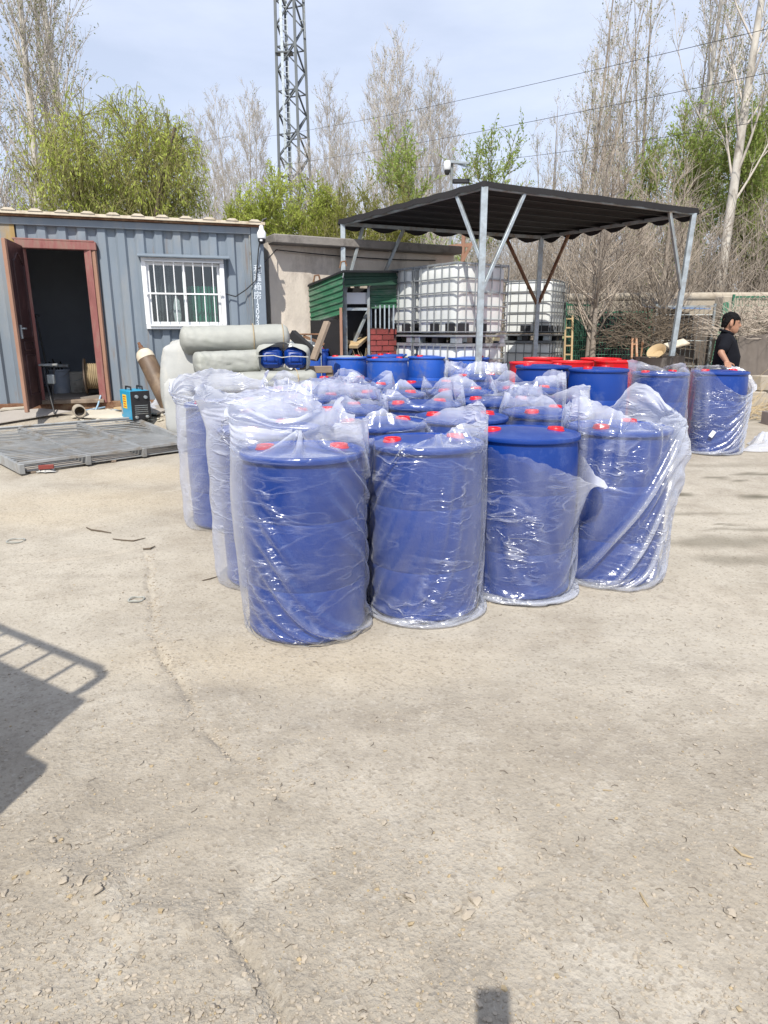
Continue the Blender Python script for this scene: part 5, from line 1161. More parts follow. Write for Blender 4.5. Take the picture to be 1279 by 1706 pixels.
for (px, w, lab, m) in ((960, .55, 'dark boarding at the back of the pen by the tote', M_greend), (1035, 1.25, 'dark boarding at the back of the middle pen', M_dark), (1138, 1.2, 'dark boarding at the back of the barred pen', M_brownbag)):
    q = at(px, 540, 14.9); b = MB(); b.box(on(q.x, 14.85) + Vector((0, 0, .82)), (w, .04, 1.5), rotz(-.05), .004); own('back_boarding', b, m, lab, 'boarding')
q0, q1 = at(1098, 511, 14.2), at(1184, 513, 14.0); b = MB(); b.add([q0, q1, q1 + Vector((0, .9, .04)), q0 + Vector((0, .9, .04))] + [x - Vector((0, 0, .03)) for x in (q0, q1, q1 + Vector((0, .9, .04)), q0 + Vector((0, .9, .04)))], [(0, 1, 2, 3), (7, 6, 5, 4), (0, 4, 5, 1), (1, 5, 6, 2), (3, 2, 6, 7), (0, 3, 7, 4)]); own('roof_sheet', b, mat('faded_blue_sheet', (.16, .24, .42), .6, .2, 5), 'faded blue roof sheet over the barred pen', 'roof sheet')
# step ladder, white rail, ladder, coil, barrel and bowl
def ladder(px0, px1, Y, z1, m, lab, nr, lean=.25, name='ladder'):
    a, c = at(px0, 560, Y), at(px1, 560, Y); t = thing(name, on((a.x + c.x) / 2, Y), lab, 'ladder'); g = gz(a.x, Y)
    for p in (a, c): b = MB(); b.bar((p.x, Y, g), (p.x + (0 if name == 'ladder' else (.5 * (a.x + c.x) - p.x) * .5), Y + lean, g + z1), .035, .05, .004); b.build('rail', m, t)
    for i in range(nr):
        k = (i + .6) / nr; z = g + z1 * k; sh = 0 if name == 'ladder' else k * .5; x0 = a.x + (.5 * (a.x + c.x) - a.x) * sh; x1 = c.x + (.5 * (a.x + c.x) - c.x) * sh
        b = MB(); b.bar((x0, Y + lean * k, z), (x1, Y + lean * k, z), .03, .03, .003); b.build('rung', m, t)
    return t, g
ladder(945, 957, 13.7, 1.55, M_woody, 'pale narrow ladder leaning on the pen by the rear tote', 9)
sl, g = ladder(1060, 1073, 12.6, 1.12, M_orange, 'worn orange step ladder standing by the brush pile', 4, .3, 'step_ladder')
a = at(1083, 560, 12.9); c = at(1075, 530, 12.9); b = MB(); b.bar((a.x, 13.25, gz(a.x, 13.2)), (c.x, 12.92, g + 1.1), .035, .04); b.build('back_leg', M_orange, sl)
a, c = at(1018, 580, 12.5), at(1076, 580, 12.7); t = thing('white_rail', on((a.x + c.x) / 2, 12.6), 'low white metal guard rail in front of the green pens', 'rail'); g = gz(a.x, 12.5)
for z in (.62, .12): b = MB(); b.bar((a.x, 12.5, g + z), (c.x, 12.7, g + z), .03, .03); b.build('rail', M_cream, t)
for k in np.linspace(0, 1, 7): b = MB(); b.bar((a.x + (c.x - a.x) * k, 12.5 + .2 * k, g), (a.x + (c.x - a.x) * k, 12.5 + .2 * k, g + .62), .02, .02); b.build('baluster', M_cream, t)
q = at(1030, 572, 12.2); b = MB()
for k in range(5): b.tube([on(q.x, 12.2) + Vector(((.30 - .02 * k) * math.cos(a), .10 * math.sin(a * 2 + k) * .4 - .03 * k, .30 + (.28 - .02 * k) * math.sin(a))) for a in np.linspace(0, 2 * PI, 22)], .012, 5)
own('hose_coil', b, M_straw, 'coil of pale hose propped against the white rail', 'hose')
def barrel(px, Y, r, h, m, lab, zo=0):
    q = at(px, 590, Y); p = on(q.x, Y) + Vector((0, 0, zo)); t = thing('dark_barrel', p, lab, 'barrel'); b = MB(); b.lathe([(0, .01), (r * .97, 0), (r, .02), (r, h * .32), (r * 1.02, h * .34), (r, h * .36), (r, h * .64), (r * 1.02, h * .66), (r, h * .68), (r, h - .02), (r * 1.03, h), (r * .97, h), (r * .95, h - .1), (0, h - .1)], 32, p); b.build('body', m, t); return t
M_bar = mat('sooty_barrel_steel', (.05, .04, .035), .8, .3, 6, .1, 50, dirt=(.30, .27, .24), da=.35, ds=4, stretch=(1, 1, .3))
barrel(1088, 9.9, .27, .92, M_bar, 'sooty dark barrel between the red drums and the film wrapped pair'); barrel(1112, 10.6, .25, .90, M_bar, 'second dark barrel under the leaning canopy post')
q = at(1103, 570, 10.1); b = MB(); b.lathe([(0, 0), (.08, .0), (.13, .06), (.14, .09), (.128, .085), (.075, .015), (0, .012)], 24, (q.x, 10.2, gz(q.x, 10.2) + .93), Matrix.Rotation(-.7, 3, 'Y') @ Matrix.Rotation(.5, 3, 'X')); own('tilted_bowl', b, M_woody, 'tilted pale bowl lying on the dark barrels', 'bowl')
q0 = at(1127, 573, 10.9); b = MB(); b.box((q0.x, 10.9, q0.z), (.32, .22, .03), Matrix.Rotation(-.25, 3, 'Y') @ Matrix.Rotation(.3, 3, 'X'), .006); own('white_board', b, M_cream, 'pale board resting by the canopy post foot', 'board')
jk = random.Random(77)
for i, (px, Yj, m, lab) in enumerate([(1060, 10.9, M_rust, 'rusty stove box beside the step ladder'), (1150, 11.6, M_jambold, 'reddish junk block beyond the wrapped drum'), (1163, 11.9, M_rust, 'rusty motor block lying near the pillar'), (1142, 11.2, M_conc, 'round stone lying beyond the wrapped drum')]):
    q = on(at(px, 590, Yj).x, Yj); b = MB(); b.box(q + Vector((0, 0, .17)), (.32, .26, .34), rotz(i), .03); b.lathe([(0, 0), (.08, 0), (.08, .1), (0, .1)], 14, q + Vector((.05, 0, .34))); own(['stove_box', 'junk_block', 'motor_block', 'round_stone'][i], b, m, lab, 'scrap')
q = on(at(1010, 580, 12.0).x, 12.1); b = MB()
for i in range(170):
    x, y = q.x + jk.uniform(-1.6, 1.2), q.y + jk.uniform(-.6, .9); a = Vector((x, y, gz(x, y) + jk.uniform(0, .12))); e = a + Vector((jk.uniform(-.35, .35), jk.uniform(-.3, .3), jk.uniform(-.02, .08))); b.tube([a, e], .006, 3, False)
tag(b.build('dry_twig_litter', M_straw), kind='stuff', label='dry twigs scattered before the wire pens')
b = MB(); q = on(at(1195, 575, 13.4).x, 13.4); v = [(q.x - .25, 13.2, q.z), (q.x + .28, 13.25, q.z), (q.x + .02, 13.9, q.z + 1.85), (q.x - .02, 13.9, q.z + 1.85), (q.x + .40, 13.35, q.z + .05)]
def drape(name, pts, m, lab, cat, amp=.08, n=24, seed=3):
    A, B, C, D = [np.array(p, float) for p in pts]; u, w = np.meshgrid(np.linspace(0, 1, n), np.linspace(0, 1, n)); P = A * ((1 - u) * (1 - w))[..., None] + B * (u * (1 - w))[..., None] + C * (u * w)[..., None] + D * ((1 - u) * w)[..., None]
    P[..., 1] -= amp * np.abs(np.sin(u * 9 + fbm(w * 3, u * 2, 3, seed) * 4)) ; P[..., 0] += amp * .5 * fbm(u * 5, w * 5, 3, seed)
    c = P.reshape(-1, 3).mean(0); c[2] = P[..., 2].min(); i = (np.arange(n - 1)[:, None] * n + np.arange(n - 1)[None]).ravel(); o = link(name, np_mesh(name, P.reshape(-1, 3) - c, np.stack([i, i + 1, i + n + 1, i + n], -1)), m); o.location = c; return tag(o, lab, cat)
M_gnet = mat('pale_green_net', (.10, .24, .16), .8, .25, 6); drape('green_net', [on(at(1180, 590, 13.3).x, 13.3), on(at(1222, 590, 13.5).x, 13.5), Vector(at(1213, 502, 14.2)), Vector(at(1203, 505, 14.2))], M_gnet, 'pale green net hanging down the pillar behind the man', 'net')
drape('brown_tarpaulin', [on(at(1226, 600, 12.6).x, 12.6), on(at(1285, 600, 12.6).x, 12.6), at(1282, 556, 12.9), at(1228, 560, 12.9)], M_brownbag, 'dark brown tarpaulin sheet hung behind the man', 'tarpaulin', .04)
for i, (px, Yb, z) in enumerate([(1268, 11.6, 0), (1284, 11.8, 0), (1274, 11.7, .26)]):
    q = on(at(px, 590, Yb).x, Yb); b = MB(); b.box(q + Vector((0, 0, .13 + z)), (.26, .22, .25), rotz(.2 * i), .012); own('stone_block', b, M_conc, ['stone block stacked at the frame edge beyond the man, lower inner', 'stone block at the very edge beyond the man', 'stone block on top of two others beyond the man'][i], 'stone block', 'stone blocks beyond the man')
q = on(at(1288, 700, 6.2).x, 6.2); q = G(1284, 709); b = MB(); b.box(q + Vector((.03, .1, .09)), (.14, .2, .19), rotz(.1), .008); own('grey_block', b, mat('grey_stone', (.20, .17, .16), .9, .2, 6), 'grey brown block standing on the yard past the man\'s drum', 'block')
# brush pile on the barrels' far side and cut branches
def heap(c, rx, ry, h, n, r, m, seed, name, lab, kind='stuff', cat=None):
    rg = random.Random(seed); b = MB()
    for i in range(n):
        a = rg.uniform(0, 2 * PI); q = rg.random() ** .6; p = Vector(c) + Vector((math.cos(a) * rx * q, math.sin(a) * ry * q, rg.random() * h * (1 - q * .6))); d = Vector((rg.uniform(-1, 1), rg.uniform(-.6, .6), rg.uniform(-.25, .6))).normalized(); L = rg.uniform(.25, .9); k = p + d * L * .5 + Vector((rg.uniform(-.08, .08), 0, rg.uniform(-.05, .08))); b.tube([p, k, p + d * L], [r, r * .7, r * .3], 3, False)
    o = b.build(name, m); return tag(o, lab, cat, kind=kind)
q = on(at(1075, 560, 13.3).x, 13.3); heap(q + Vector((0, 0, .9)), .8, .5, .9, 420, .009, M_bark_d, 3, 'dark_brush_pile', 'dark tangled brush above the step ladder', None, 'brush pile')
q = on(at(1260, 560, 13.3).x, 13.3); heap(q + Vector((.3, 0, 1.1)), 1.2, .5, .7, 700, .008, M_twig_b, 5, 'cut_branch_pile', 'pale cut branches heaped along the fence past the man', None, 'brush pile')
q = on(at(1265, 610, 10.6).x, 10.6); heap(q, 1.0, .7, .12, 160, .008, M_straw, 6, 'twig_litter', 'dry twigs on the ground beyond the man')
# ------------------------------------------------------------------ trees: tapered trunks, limbs and twigs as thin prisms, leaves as small blades
class Strips:
    def __init__(s): s.v = []; s.f = []; s.n = 0
    def add(s, P, r, k=3):
        P = np.asarray(P, float); m = len(P); r = np.broadcast_to(np.asarray(r, float), (m,))
        T = np.gradient(P, axis=0); T /= np.linalg.norm(T, axis=1)[:, None] + 1e-9
        ref = np.array([.31, .52, .05]) if abs(T[0, 2]) > .5 else np.array([.05, .1, 1.0])
        x = np.cross(T, ref); x /= np.linalg.norm(x, axis=1)[:, None] + 1e-9; y = np.cross(T, x)
        a = np.arange(k) * 2 * PI / k
        V = P[:, None] + (x[:, None] * np.cos(a)[None, :, None] + y[:, None] * np.sin(a)[None, :, None]) * r[:, None, None]
        i = (np.arange(m - 1)[:, None] * k + np.arange(k)[None]).ravel(); j = (np.arange(m - 1)[:, None] * k + (np.arange(k)[None] + 1) % k).ravel()
        s.v.append(V.reshape(-1, 3)); s.f.append(np.stack([i, j, j + k, i + k], -1) + s.n); s.n += m * k
    def mesh(s, name): return np_mesh(name, np.concatenate(s.v), np.concatenate(s.f))
class Leaves:
    def __init__(s): s.c = []; s.d = []; s.l = []
    def add(s, c, d, l): s.c.append(c); s.d.append(d); s.l.append(l)
    def mesh(s, name, ratio, seed):
        rg = np.random.RandomState(seed); C = np.array(s.c); D = np.array(s.d, float); L = np.array(s.l)[:, None]
        D /= np.linalg.norm(D, axis=1)[:, None] + 1e-9; X = np.cross(D, rg.normal(0, 1, D.shape)); X /= np.linalg.norm(X, axis=1)[:, None] + 1e-9
        V = np.stack([C, C + D * L * .5 + X * L * ratio, C + D * L, C + D * L * .5 - X * L * ratio], 1).reshape(-1, 3)
        return np_mesh(name, V, np.arange(len(V)).reshape(-1, 4), False)
def curve(p, d, L, n, up, rg, wob=.12):
    """points of a limb that starts along d and bends towards up (negative: droops)"""
    P = [np.array(p, float)]; d = np.array(d, float); d /= np.linalg.norm(d); h = L / n
    for _ in range(n):
        d = d + np.array([0, 0, up]) / n + rg.normal(0, wob, 3) / math.sqrt(n) * .6; d /= np.linalg.norm(d); P.append(P[-1] + d * h)
    return np.array(P)
def side(d, ang, az):
    d = d / np.linalg.norm(d); r = np.array([0, 0, 1.0]) if abs(d[2]) < .9 else np.array([1.0, 0, 0]); x = np.cross(d, r); x /= np.linalg.norm(x); y = np.cross(d, x)
    return d * math.cos(ang) + (x * math.cos(az) + y * math.sin(az)) * math.sin(ang)
def poplar(seed, h=10, r0=.13, n1=46, spread=.34, ang=.62, n2=9, n3=4, t0=.12, leaf=.035, nl=2600, stems=1, lean=0, twig=.006, leafm=L_bud, bark=M_bark_w, twm=M_twig_p, name='poplar_tree', ratio=.28):
    rg = np.random.RandomState(seed); T, B = Strips(), Strips(); tips = []
    for st in range(stems):
        H = h * (1 if st == 0 else rg.uniform(.72, .95)); base = np.array([0, 0, 0]) + (rg.normal(0, .12, 3) * [1, 1, 0] if st else 0)
        tr = curve(base, [rg.normal(0, .05) + lean + (rg.normal(0, .12) if st else 0), rg.normal(0, .05), 1], H, 14, .25, rg, .05); tt = np.linspace(0, 1, 15)
        T.add(tr, (r0 * (.75 if st else 1)) * (1 - tt * .93) ** .9, 7)
        for i in range(n1 // stems + 4):
            t = t0 + (1 - t0) * (i + rg.rand()) / (n1 // stems + 4); k = min(int(t * 14), 13); p = tr[k] + (tr[k + 1] - tr[k]) * (t * 14 - k); d = tr[k + 1] - tr[k]
            L = h * spread * (1 - t) ** .75 * rg.uniform(.6, 1.15) * (.55 + .45 * min(1, (t - t0 + .05) * 4)) + .35
            b1 = curve(p, side(d, ang * rg.uniform(.7, 1.3), i * 2.399 + rg.rand()), L, 7, .75, rg); rb = max(r0 * (1 - t) * .38, twig * 1.4)
            B.add(b1, rb * (1 - np.linspace(0, 1, 8) * .85), 4)
            for j in range(max(3, int(n2 * min(1.2, L / 2)))):
                u = rg.uniform(.2, 1); q = min(int(u * 7), 6); p2 = b1[q] + (b1[q + 1] - b1[q]) * (u * 7 - q); L2 = (.28 * L * (1.1 - u * .6) + .25) * rg.uniform(.6, 1.3)
                b2 = curve(p2, side(b1[q + 1] - b1[q], .55 * rg.uniform(.6, 1.4), rg.rand() * 6.28), L2, 4, .5, rg); B.add(b2, max(rb * .4, twig) * (1 - np.linspace(0, 1, 5) * .6)); tips.append(b2)
                for m in range(n3):
                    u = rg.uniform(.2, 1); q = min(int(u * 4), 3); b3 = curve(b2[q], side(b2[q + 1] - b2[q], .6 * rg.uniform(.5, 1.4), rg.rand() * 6.28), rg.uniform(.18, .5), 2, .3, rg); B.add(b3, twig * np.array([.9, .7, .4])); tips.append(b3)
    lv = Leaves()
    for i in range(nl):
        b = tips[rg.randint(len(tips))]; k = rg.randint(1, len(b)); lv.add(b[k] + rg.normal(0, .03, 3), rg.normal(0, 1, 3) + [0, 0, .3], leaf * rg.uniform(.6, 1.4))
    o = thing(name, (0, 0, 0)); link('trunk', T.mesh('trunk'), bark, o)
    cr = link('crown', B.mesh('crown'), twm, o)
    if nl: link('leaves', lv.mesh('leaves', ratio, seed), leafm, cr)
    return o
FIRST = {}
def plant(kind, proto, px, Yt, s, rz, label, cat, group, x=None):
    o = proto if kind not in FIRST else copy_tree(proto); FIRST[kind] = 1
    X = at(px, 553, Yt).x if x is None else x; o.location = (X, Yt, gz(X, min(Yt, 12)) - .03); o.rotation_euler = (0, 0, rz); o.scale = (s, s, s); return tag(o, label, cat, group)
PG = 'bare poplars behind the yard'
pa = poplar(1, h=15, r0=.13, n1=42, spread=.24, ang=.5, nl=3600, leaf=.055, n2=8, n3=3, t0=.22)
for (px, Yt, s, rz, lab) in [(75, 20, 1, .3, 'tall pale poplar with budding twigs behind the willow, thickest of the group'), (108, 21.5, .95, 2.1, 'tall pale poplar just past the thickest one behind the willow'), (165, 20.5, .98, 4.0, 'tall poplar rising straight above the willow crown'), (25, 22, .95, 5.2, 'tall poplar at the container end, beside the frame edge'), (-25, 19, .9, 1.2, 'tall poplar cut by the frame edge above the container')]:
    plant('a', pa, px, Yt, s, rz, lab, 'tree', PG)
pb = poplar(2, h=15, r0=.10, n1=80, spread=.42, ang=.58, nl=3400, leaf=.06, n2=11, n3=4, t0=.05, twig=.0085, stems=2)
for (px, Yt, s, rz, lab) in [(395, 41, .88, .3, 'pale bare poplar between the willow and the steel tower'), (428, 43, .93, 1.9, 'pale bare poplar touching the steel tower'), (362, 46, .80, 3.1, 'smaller pale bare poplar in the gap beside the willow'), (548, 45, 1.02, 4.1, 'slim bare poplar just past the steel tower'), (520, 43, .76, 5.1, 'short bare poplar at the foot of the steel tower'), (622, 39, .93, 2.5, 'bare poplar with even crown above the olive shrub'), (668, 38, 1.0, .9, 'tallest bare poplar of the middle group above the canopy corner'), (703, 39, .95, 3.9, 'bare poplar close past the tallest of the middle group'), (737, 40, .92, 5.7, 'bare poplar ending the middle group beside open sky'), (580, 44, .8, .1, 'thin bare poplar between tower and middle group'),
                            (330, 52, .66, 2.2, 'hazy low bare poplar far behind the container roof'), (300, 50, .62, 4.4, 'hazy low bare poplar behind the willow\'s drooping edge')]:
    plant('b', pb, px, Yt, s, rz, lab, 'tree', PG)
pc = poplar(3, h=12, r0=.10, n1=64, spread=.24, ang=.55, nl=3600, leaf=.055, n2=9, n3=4, t0=.08, twig=.007, stems=4, bark=M_bark_g)
for (px, Yt, s, rz, lab) in [(950, 23, 1.0, .4, 'many stemmed bare tree rising over the canopy, first from the open sky'), (1008, 25, .93, 2.2, 'many stemmed bare tree second from the open sky'), (1062, 24, .98, 3.6, 'many stemmed bare tree above the canopy end'), (1120, 26, 1.06, 5.0, 'many stemmed bare tree just before the white trunk'), (1245, 25, 1.1, 1.1, 'many stemmed bare tree past the white trunk'), (905, 26, .72, 4.5, 'lower many stemmed bare tree at the sky gap beside the canopy peak'), (1300, 23, 1.0, 2.9, 'many stemmed bare tree cut by the frame edge past the white trunk')]:
    plant('c', pc, px, Yt, s, rz, lab, 'tree', PG)
pd = poplar(4, h=16, r0=.15, n1=26, spread=.30, ang=.50, nl=3000, leaf=.055, n2=8, n3=4, t0=.25, twig=.007)
plant('d', pd, 1186, 18.5, 1, 4.4, 'tall white trunked poplar standing out above the thicket', 'tree', PG); plant('d', pd, 1125, 22, .9, 4.4, 'slimmer white trunked poplar behind the tall one', 'tree', PG)
# leafy trees
def leafy(seed, h, r0, n1, spread, ang, up2, nl, leaf, ratio, leafm, name, droop=None, stems=1, t0=.2, twig=.006, bark=M_bark_d, twm=M_twig_y, tf=.6, clip=None):
    def cut(b):
        if clip is None: return b
        q = (b[:, 0] / clip[1]) ** 2 + (b[:, 1] / clip[1]) ** 2 + ((b[:, 2] - clip[0]) / clip[2]) ** 2 * (b[:, 2] > clip[0]); lim = 1 + .5 * fbm(b[:, 0] * .9 + seed, b[:, 2] * .9 + b[:, 1], 3, seed)
        k = len(b)
        for i in range(len(b)):
            if q[i] > lim[i]: k = i; break
        return b[:k]
    rg = np.random.RandomState(seed); T, B, lv = Strips(), Strips(), Leaves(); tips = []
    for st in range(stems):
        a = st * 2.4 + rg.rand(); tr = curve([.05 * math.cos(a) * (stems > 1), .05 * math.sin(a) * (stems > 1), 0], [.25 * math.cos(a) * (stems > 1), .25 * math.sin(a) * (stems > 1), 1], h * tf * rg.uniform(.8, 1.05), 8, .1, rg, .1); T.add(tr, r0 * (1 - np.linspace(0, 1, 9) * .75), 6)
        for i in range(n1 // stems):
            t = t0 + (1 - t0) * rg.rand() ** .8; k = min(int(t * 8), 7); L = h * spread * rg.uniform(.55, 1.1)
            b1 = curve(tr[k], side(tr[k + 1] - tr[k], ang * rg.uniform(.5, 1.3), i * 2.399 + rg.rand()), L, 8, up2, rg, .25); b1 = cut(b1)
            if len(b1) < 3: continue
            B.add(b1, max(r0 * .3 * (1 - t * .6), twig * 2) * (1 - np.linspace(0, 1, len(b1)) * .8), 4)
            for j in range(11):
                u = rg.uniform(.25, 1); q = min(int(u * (len(b1) - 1)), len(b1) - 2); d = side(b1[q + 1] - b1[q], .7 * rg.uniform(.5, 1.4), rg.rand() * 6.28); b2 = curve(b1[q], d, L * rg.uniform(.2, .42), 5, (.2 if droop is None else -.3), rg, .25); b2 = cut(b2)
                if len(b2) < 3: continue
                B.add(b2, twig * np.linspace(1.6, .7, len(b2)))
                tips.append(b2)
                if droop:
                    for m in range(4):
                        q = rg.randint(1, len(b2)); b3 = curve(b2[q], [rg.normal(0, .5), rg.normal(0, .5), .1], droop * rg.uniform(.4, 1.2), 6, -3.2, rg, .15); B.add(b3, twig * .5); tips.append(b3); tips.append(b3)
                else:
                    for m in range(3): q = rg.randint(1, len(b2)); b3 = curve(b2[q], side(b2[q] - b2[q - 1], .6, rg.rand() * 6.28), L * .16, 3, .2, rg, .2); B.add(b3, twig * .6); tips.append(b3)
    for i in range(nl):
        b = tips[rg.randint(len(tips))]; k = rg.randint(1, len(b)); u = rg.rand(); p = b[k - 1] * (1 - u) + b[k] * u; d = (b[k] - b[k - 1]); d = d / (np.linalg.norm(d) + 1e-9) + rg.normal(0, .6, 3) + ([0, 0, -.5] if droop else [0, 0, .2]); lv.add(p + rg.normal(0, .02, 3), d, leaf * rg.uniform(.6, 1.4))
    o = thing(name, (0, 0, 0)); link('trunk', T.mesh('trunk'), bark, o); cr = link('crown', B.mesh('crown'), twm, o); link('leaves', lv.mesh('leaves', ratio, seed), leafm, cr); return o
w = leafy(23, 6.6, .11, 130, .34, .85, .40, 27000, .075, .15, L_willow, 'willow_tree', droop=.6, stems=6, t0=.3, tf=.74, clip=(3.7, 1.95, 2.15), bark=M_bark_d)
plant('w', w, 210, 14.6, 1.0, .4, 'bright green willow with drooping strands rising behind the container', 'tree', None)
s1 = leafy(12, 5.4, .04, 170, .26, .95, .25, 60000, .06, .2, L_willow, 'green_shrub', stems=10, t0=.25, tf=.72, clip=(3.05, 1.3, 1.5), twm=M_twig_y, bark=M_twig_y); plant('s1', s1, 478, 16.5, 1.0, 0, 'rounded bright green shrub behind the rendered wall under the tower', 'shrub', None)
s2 = leafy(13, 5.5, .04, 170, .26, .85, .3, 42000, .05, .22, L_olive, 'olive_shrub', stems=12, t0=.2, tf=.72, clip=(3.1, 1.35, 1.6), twm=M_twig_y, bark=M_twig_b); plant('s2', s2, 590, 16, 1.0, 0, 'olive twiggy shrub behind the rendered wall next to the green one', 'shrub', None)
g1 = leafy(14, 6.4, .07, 40, .30, .5, .4, 11000, .07, .25, L_green, 'green_tree', stems=2, t0=.35, tf=.8, bark=M_bark_d)
for (px, Yt, s, rz, lab) in [(748, 21, 1.12, 0, 'young green leaved tree behind the pole camera'), (1105, 21.5, 1.15, 1.5, 'fresh green tree behind the canopy end'), (1255, 20.5, 1.2, 3.2, 'fresh green tree past the white trunk'), (1165, 24, 1.28, 4.6, 'fresh green tree half hidden behind the white trunk'), (1295, 19, 1.15, 5.4, 'fresh green tree cut by the frame edge')]:
    plant('g', g1, px, Yt, s, rz, lab, 'tree', 'fresh green trees among the bare ones')
f1 = poplar(21, h=4.4, r0=.10, n1=40, spread=.42, ang=.95, n2=10, n3=5, t0=.28, nl=0, stems=2, twig=.006, bark=M_bark_g, twm=M_twig_b, name='bare_tree'); plant('f', f1, 984, 13.6, 1.0, .3, 'bare forked tree standing in front of the green pens', 'tree', None); plant('f', f1, 1098, 14.3, .95, 2.6, 'bare crooked tree beside the leaning canopy post', 'tree', None)
dk = poplar(22, h=8.5, r0=.12, n1=30, spread=.26, ang=.7, n2=8, n3=4, t0=.3, nl=900, leaf=.05, lean=.22, bark=M_bark_d, twm=M_twig_b, name='leaning_tree'); plant('dk', dk, 1232, 17.5, 1, 0, 'dark leaning tree behind the wall past the white trunk', 'tree', None)
# thickets that read as one mass
def thicket(seed, px0, px1, Y0, Y1, n, h0, h1, m, name, label, r=.008):
    rg = np.random.RandomState(seed); B = Strips()
    for i in range(n):
        Yq = rg.uniform(Y0, Y1); X = at(rg.uniform(px0, px1), 553, Yq).x; h = rg.uniform(h0, h1) * (.75 + .5 * vnoise(X * .6, Yq * .3, seed)); st = curve([X, Yq, .15], [rg.normal(0, .2), rg.normal(0, .2), 1], h, 6, .4, rg, .16); B.add(st, r * np.linspace(1.6, .5, 7))
        for j in range(7):
            k = rg.randint(1, 6); b = curve(st[k], side(st[k + 1] - st[k], rg.uniform(.3, 1.0), rg.rand() * 6.28), h * rg.uniform(.12, .34), 3, .3, rg, .3); B.add(b, r * np.array([.9, .8, .6, .35]))
            for q in range(2): c = curve(b[rg.randint(1, 3)], [rg.normal(0, .8), rg.normal(0, .6), .7], h * .10, 2, 0, rg, .3); B.add(c, r * np.array([.6, .5, .3]))
    o = link(name, B.mesh(name), m); return tag(o, label, kind='stuff')
thicket(1, 855, 1400, 16.6, 22, 720, 2.2, 4.4, M_twig_b, 'bare_thicket', 'brown bare thicket massed behind the low wall')
thicket(2, 590, 900, 19, 27, 620, 2.6, 4.8, M_twig_p, 'pale_thicket', 'pale bare thicket behind the canopy')
thicket(3, -80, 300, 21, 28, 900, 3.5, 6.0, M_twig_p, 'pale_undergrowth', 'pale bare undergrowth behind the container')
thicket(4, -100, 1400, 42, 62, 1500, 3, 5.5, M_twig_p, 'far_wood', 'far pale wood closing the view', .018)
# ------------------------------------------------------------------ steel lattice tower and overhead lines
tb = at(499, 553, 45); zt_ = at(484, 0, 45).z; t = thing('lattice_tower', (tb.x, 45, .2), 'grey steel lattice tower rising out of the frame', 'tower'); HT = 24.0
def tc(i, z): w = 1.12 - .33 * min(1, z / 18); a = .42 + i * PI / 2; return Vector((tb.x + math.cos(a) * w, 45 + math.sin(a) * w, z))
for i in range(4): b = MB(); b.bar(tc(i, .2), tc(i, HT), .15, .15); b.build('leg', M_towr, t)
lv_ = [0.2]
while lv_[-1] < HT - .5: lv_.append(lv_[-1] + 1.15)
for q, (z0, z1) in enumerate(zip(lv_[:-1], lv_[1:])):
    for i in range(4):
        j = (i + 1) % 4
        a, c = (tc(i, z0), tc(j, z1)) if q % 2 == i % 2 else (tc(j, z0), tc(i, z1))
        b = MB(); b.bar(a, c, .09, .07); b.build('brace', M_towr, t)
        if q % 2 == 0: b = MB(); b.bar(tc(i, z1), tc(j, z1), .06, .06); b.build('strut', M_towr, t)
b = MB()
for k in (-.16, .16): b.bar((tb.x - .28 + k, 44.6, .3), (tb.x - .28 + k, 44.6, HT), .05, .05)
z = .5
while z < HT: b.bar((tb.x - .44, 44.6, z), (tb.x - .12, 44.6, z), .03, .03); z += .3
b.build('ladder', M_galv, t)
b = MB(); b.bar((tb.x - .45, 44.5, .3), (tb.x - .45, 44.5, HT), .16, .06); b.build('cable_tray', M_galv, t)
zp = at(480, 92, 45).z; b = MB(); b.box((tb.x - .35, 44.75, zp), (1.0, .6, .08)); b.build('platform', M_towr, t)
for k, (dx, dz) in enumerate(((.98, .6), (.98, 2.4))):
    z = at(500, 35, 45).z + dz - .6; b = MB(); b.tube([(tb.x + .86, 44.9, z - .9), (tb.x + .86, 44.9, z + .7)], .05, 8); b.bar((tb.x + .6, 45, z), (tb.x + .86, 44.9, z), .05, .05); b.bar((tb.x + .6, 45, z - .4), (tb.x + .86, 44.9, z - .4), .04, .04); b.build('antenna', M_galvd, t)
def wire(p, q, sag, lab):
    P = []; A, B_ = Vector(p), Vector(q)
    A2, B2 = A + (A - B_) * .25, B_ + (B_ - A) * .6
    for k in np.linspace(0, 1, 40): v = A2 * (1 - k) + B2 * k; v.z -= sag * 4 * k * (1 - k); P.append(v)
    b = MB(); b.tube(P, .007, 5); o = own('overhead_wire', b, M_cable, lab, 'wire', 'overhead wires crossing the sky')
wire(at(1279, 38, 17), at(590, 194, 34), .25, 'topmost overhead wire crossing the sky above the canopy'); wire(at(1279, 112, 17), at(565, 252, 34), .25, 'middle overhead wire crossing the sky above the canopy'); wire(at(1279, 193, 17), at(800, 262, 30), .2, 'lowest overhead wire, just above the canopy peak'); wire(at(372, 229, 36), at(320, 238, 38), .02, 'short span of wire seen between willow and bare poplars')
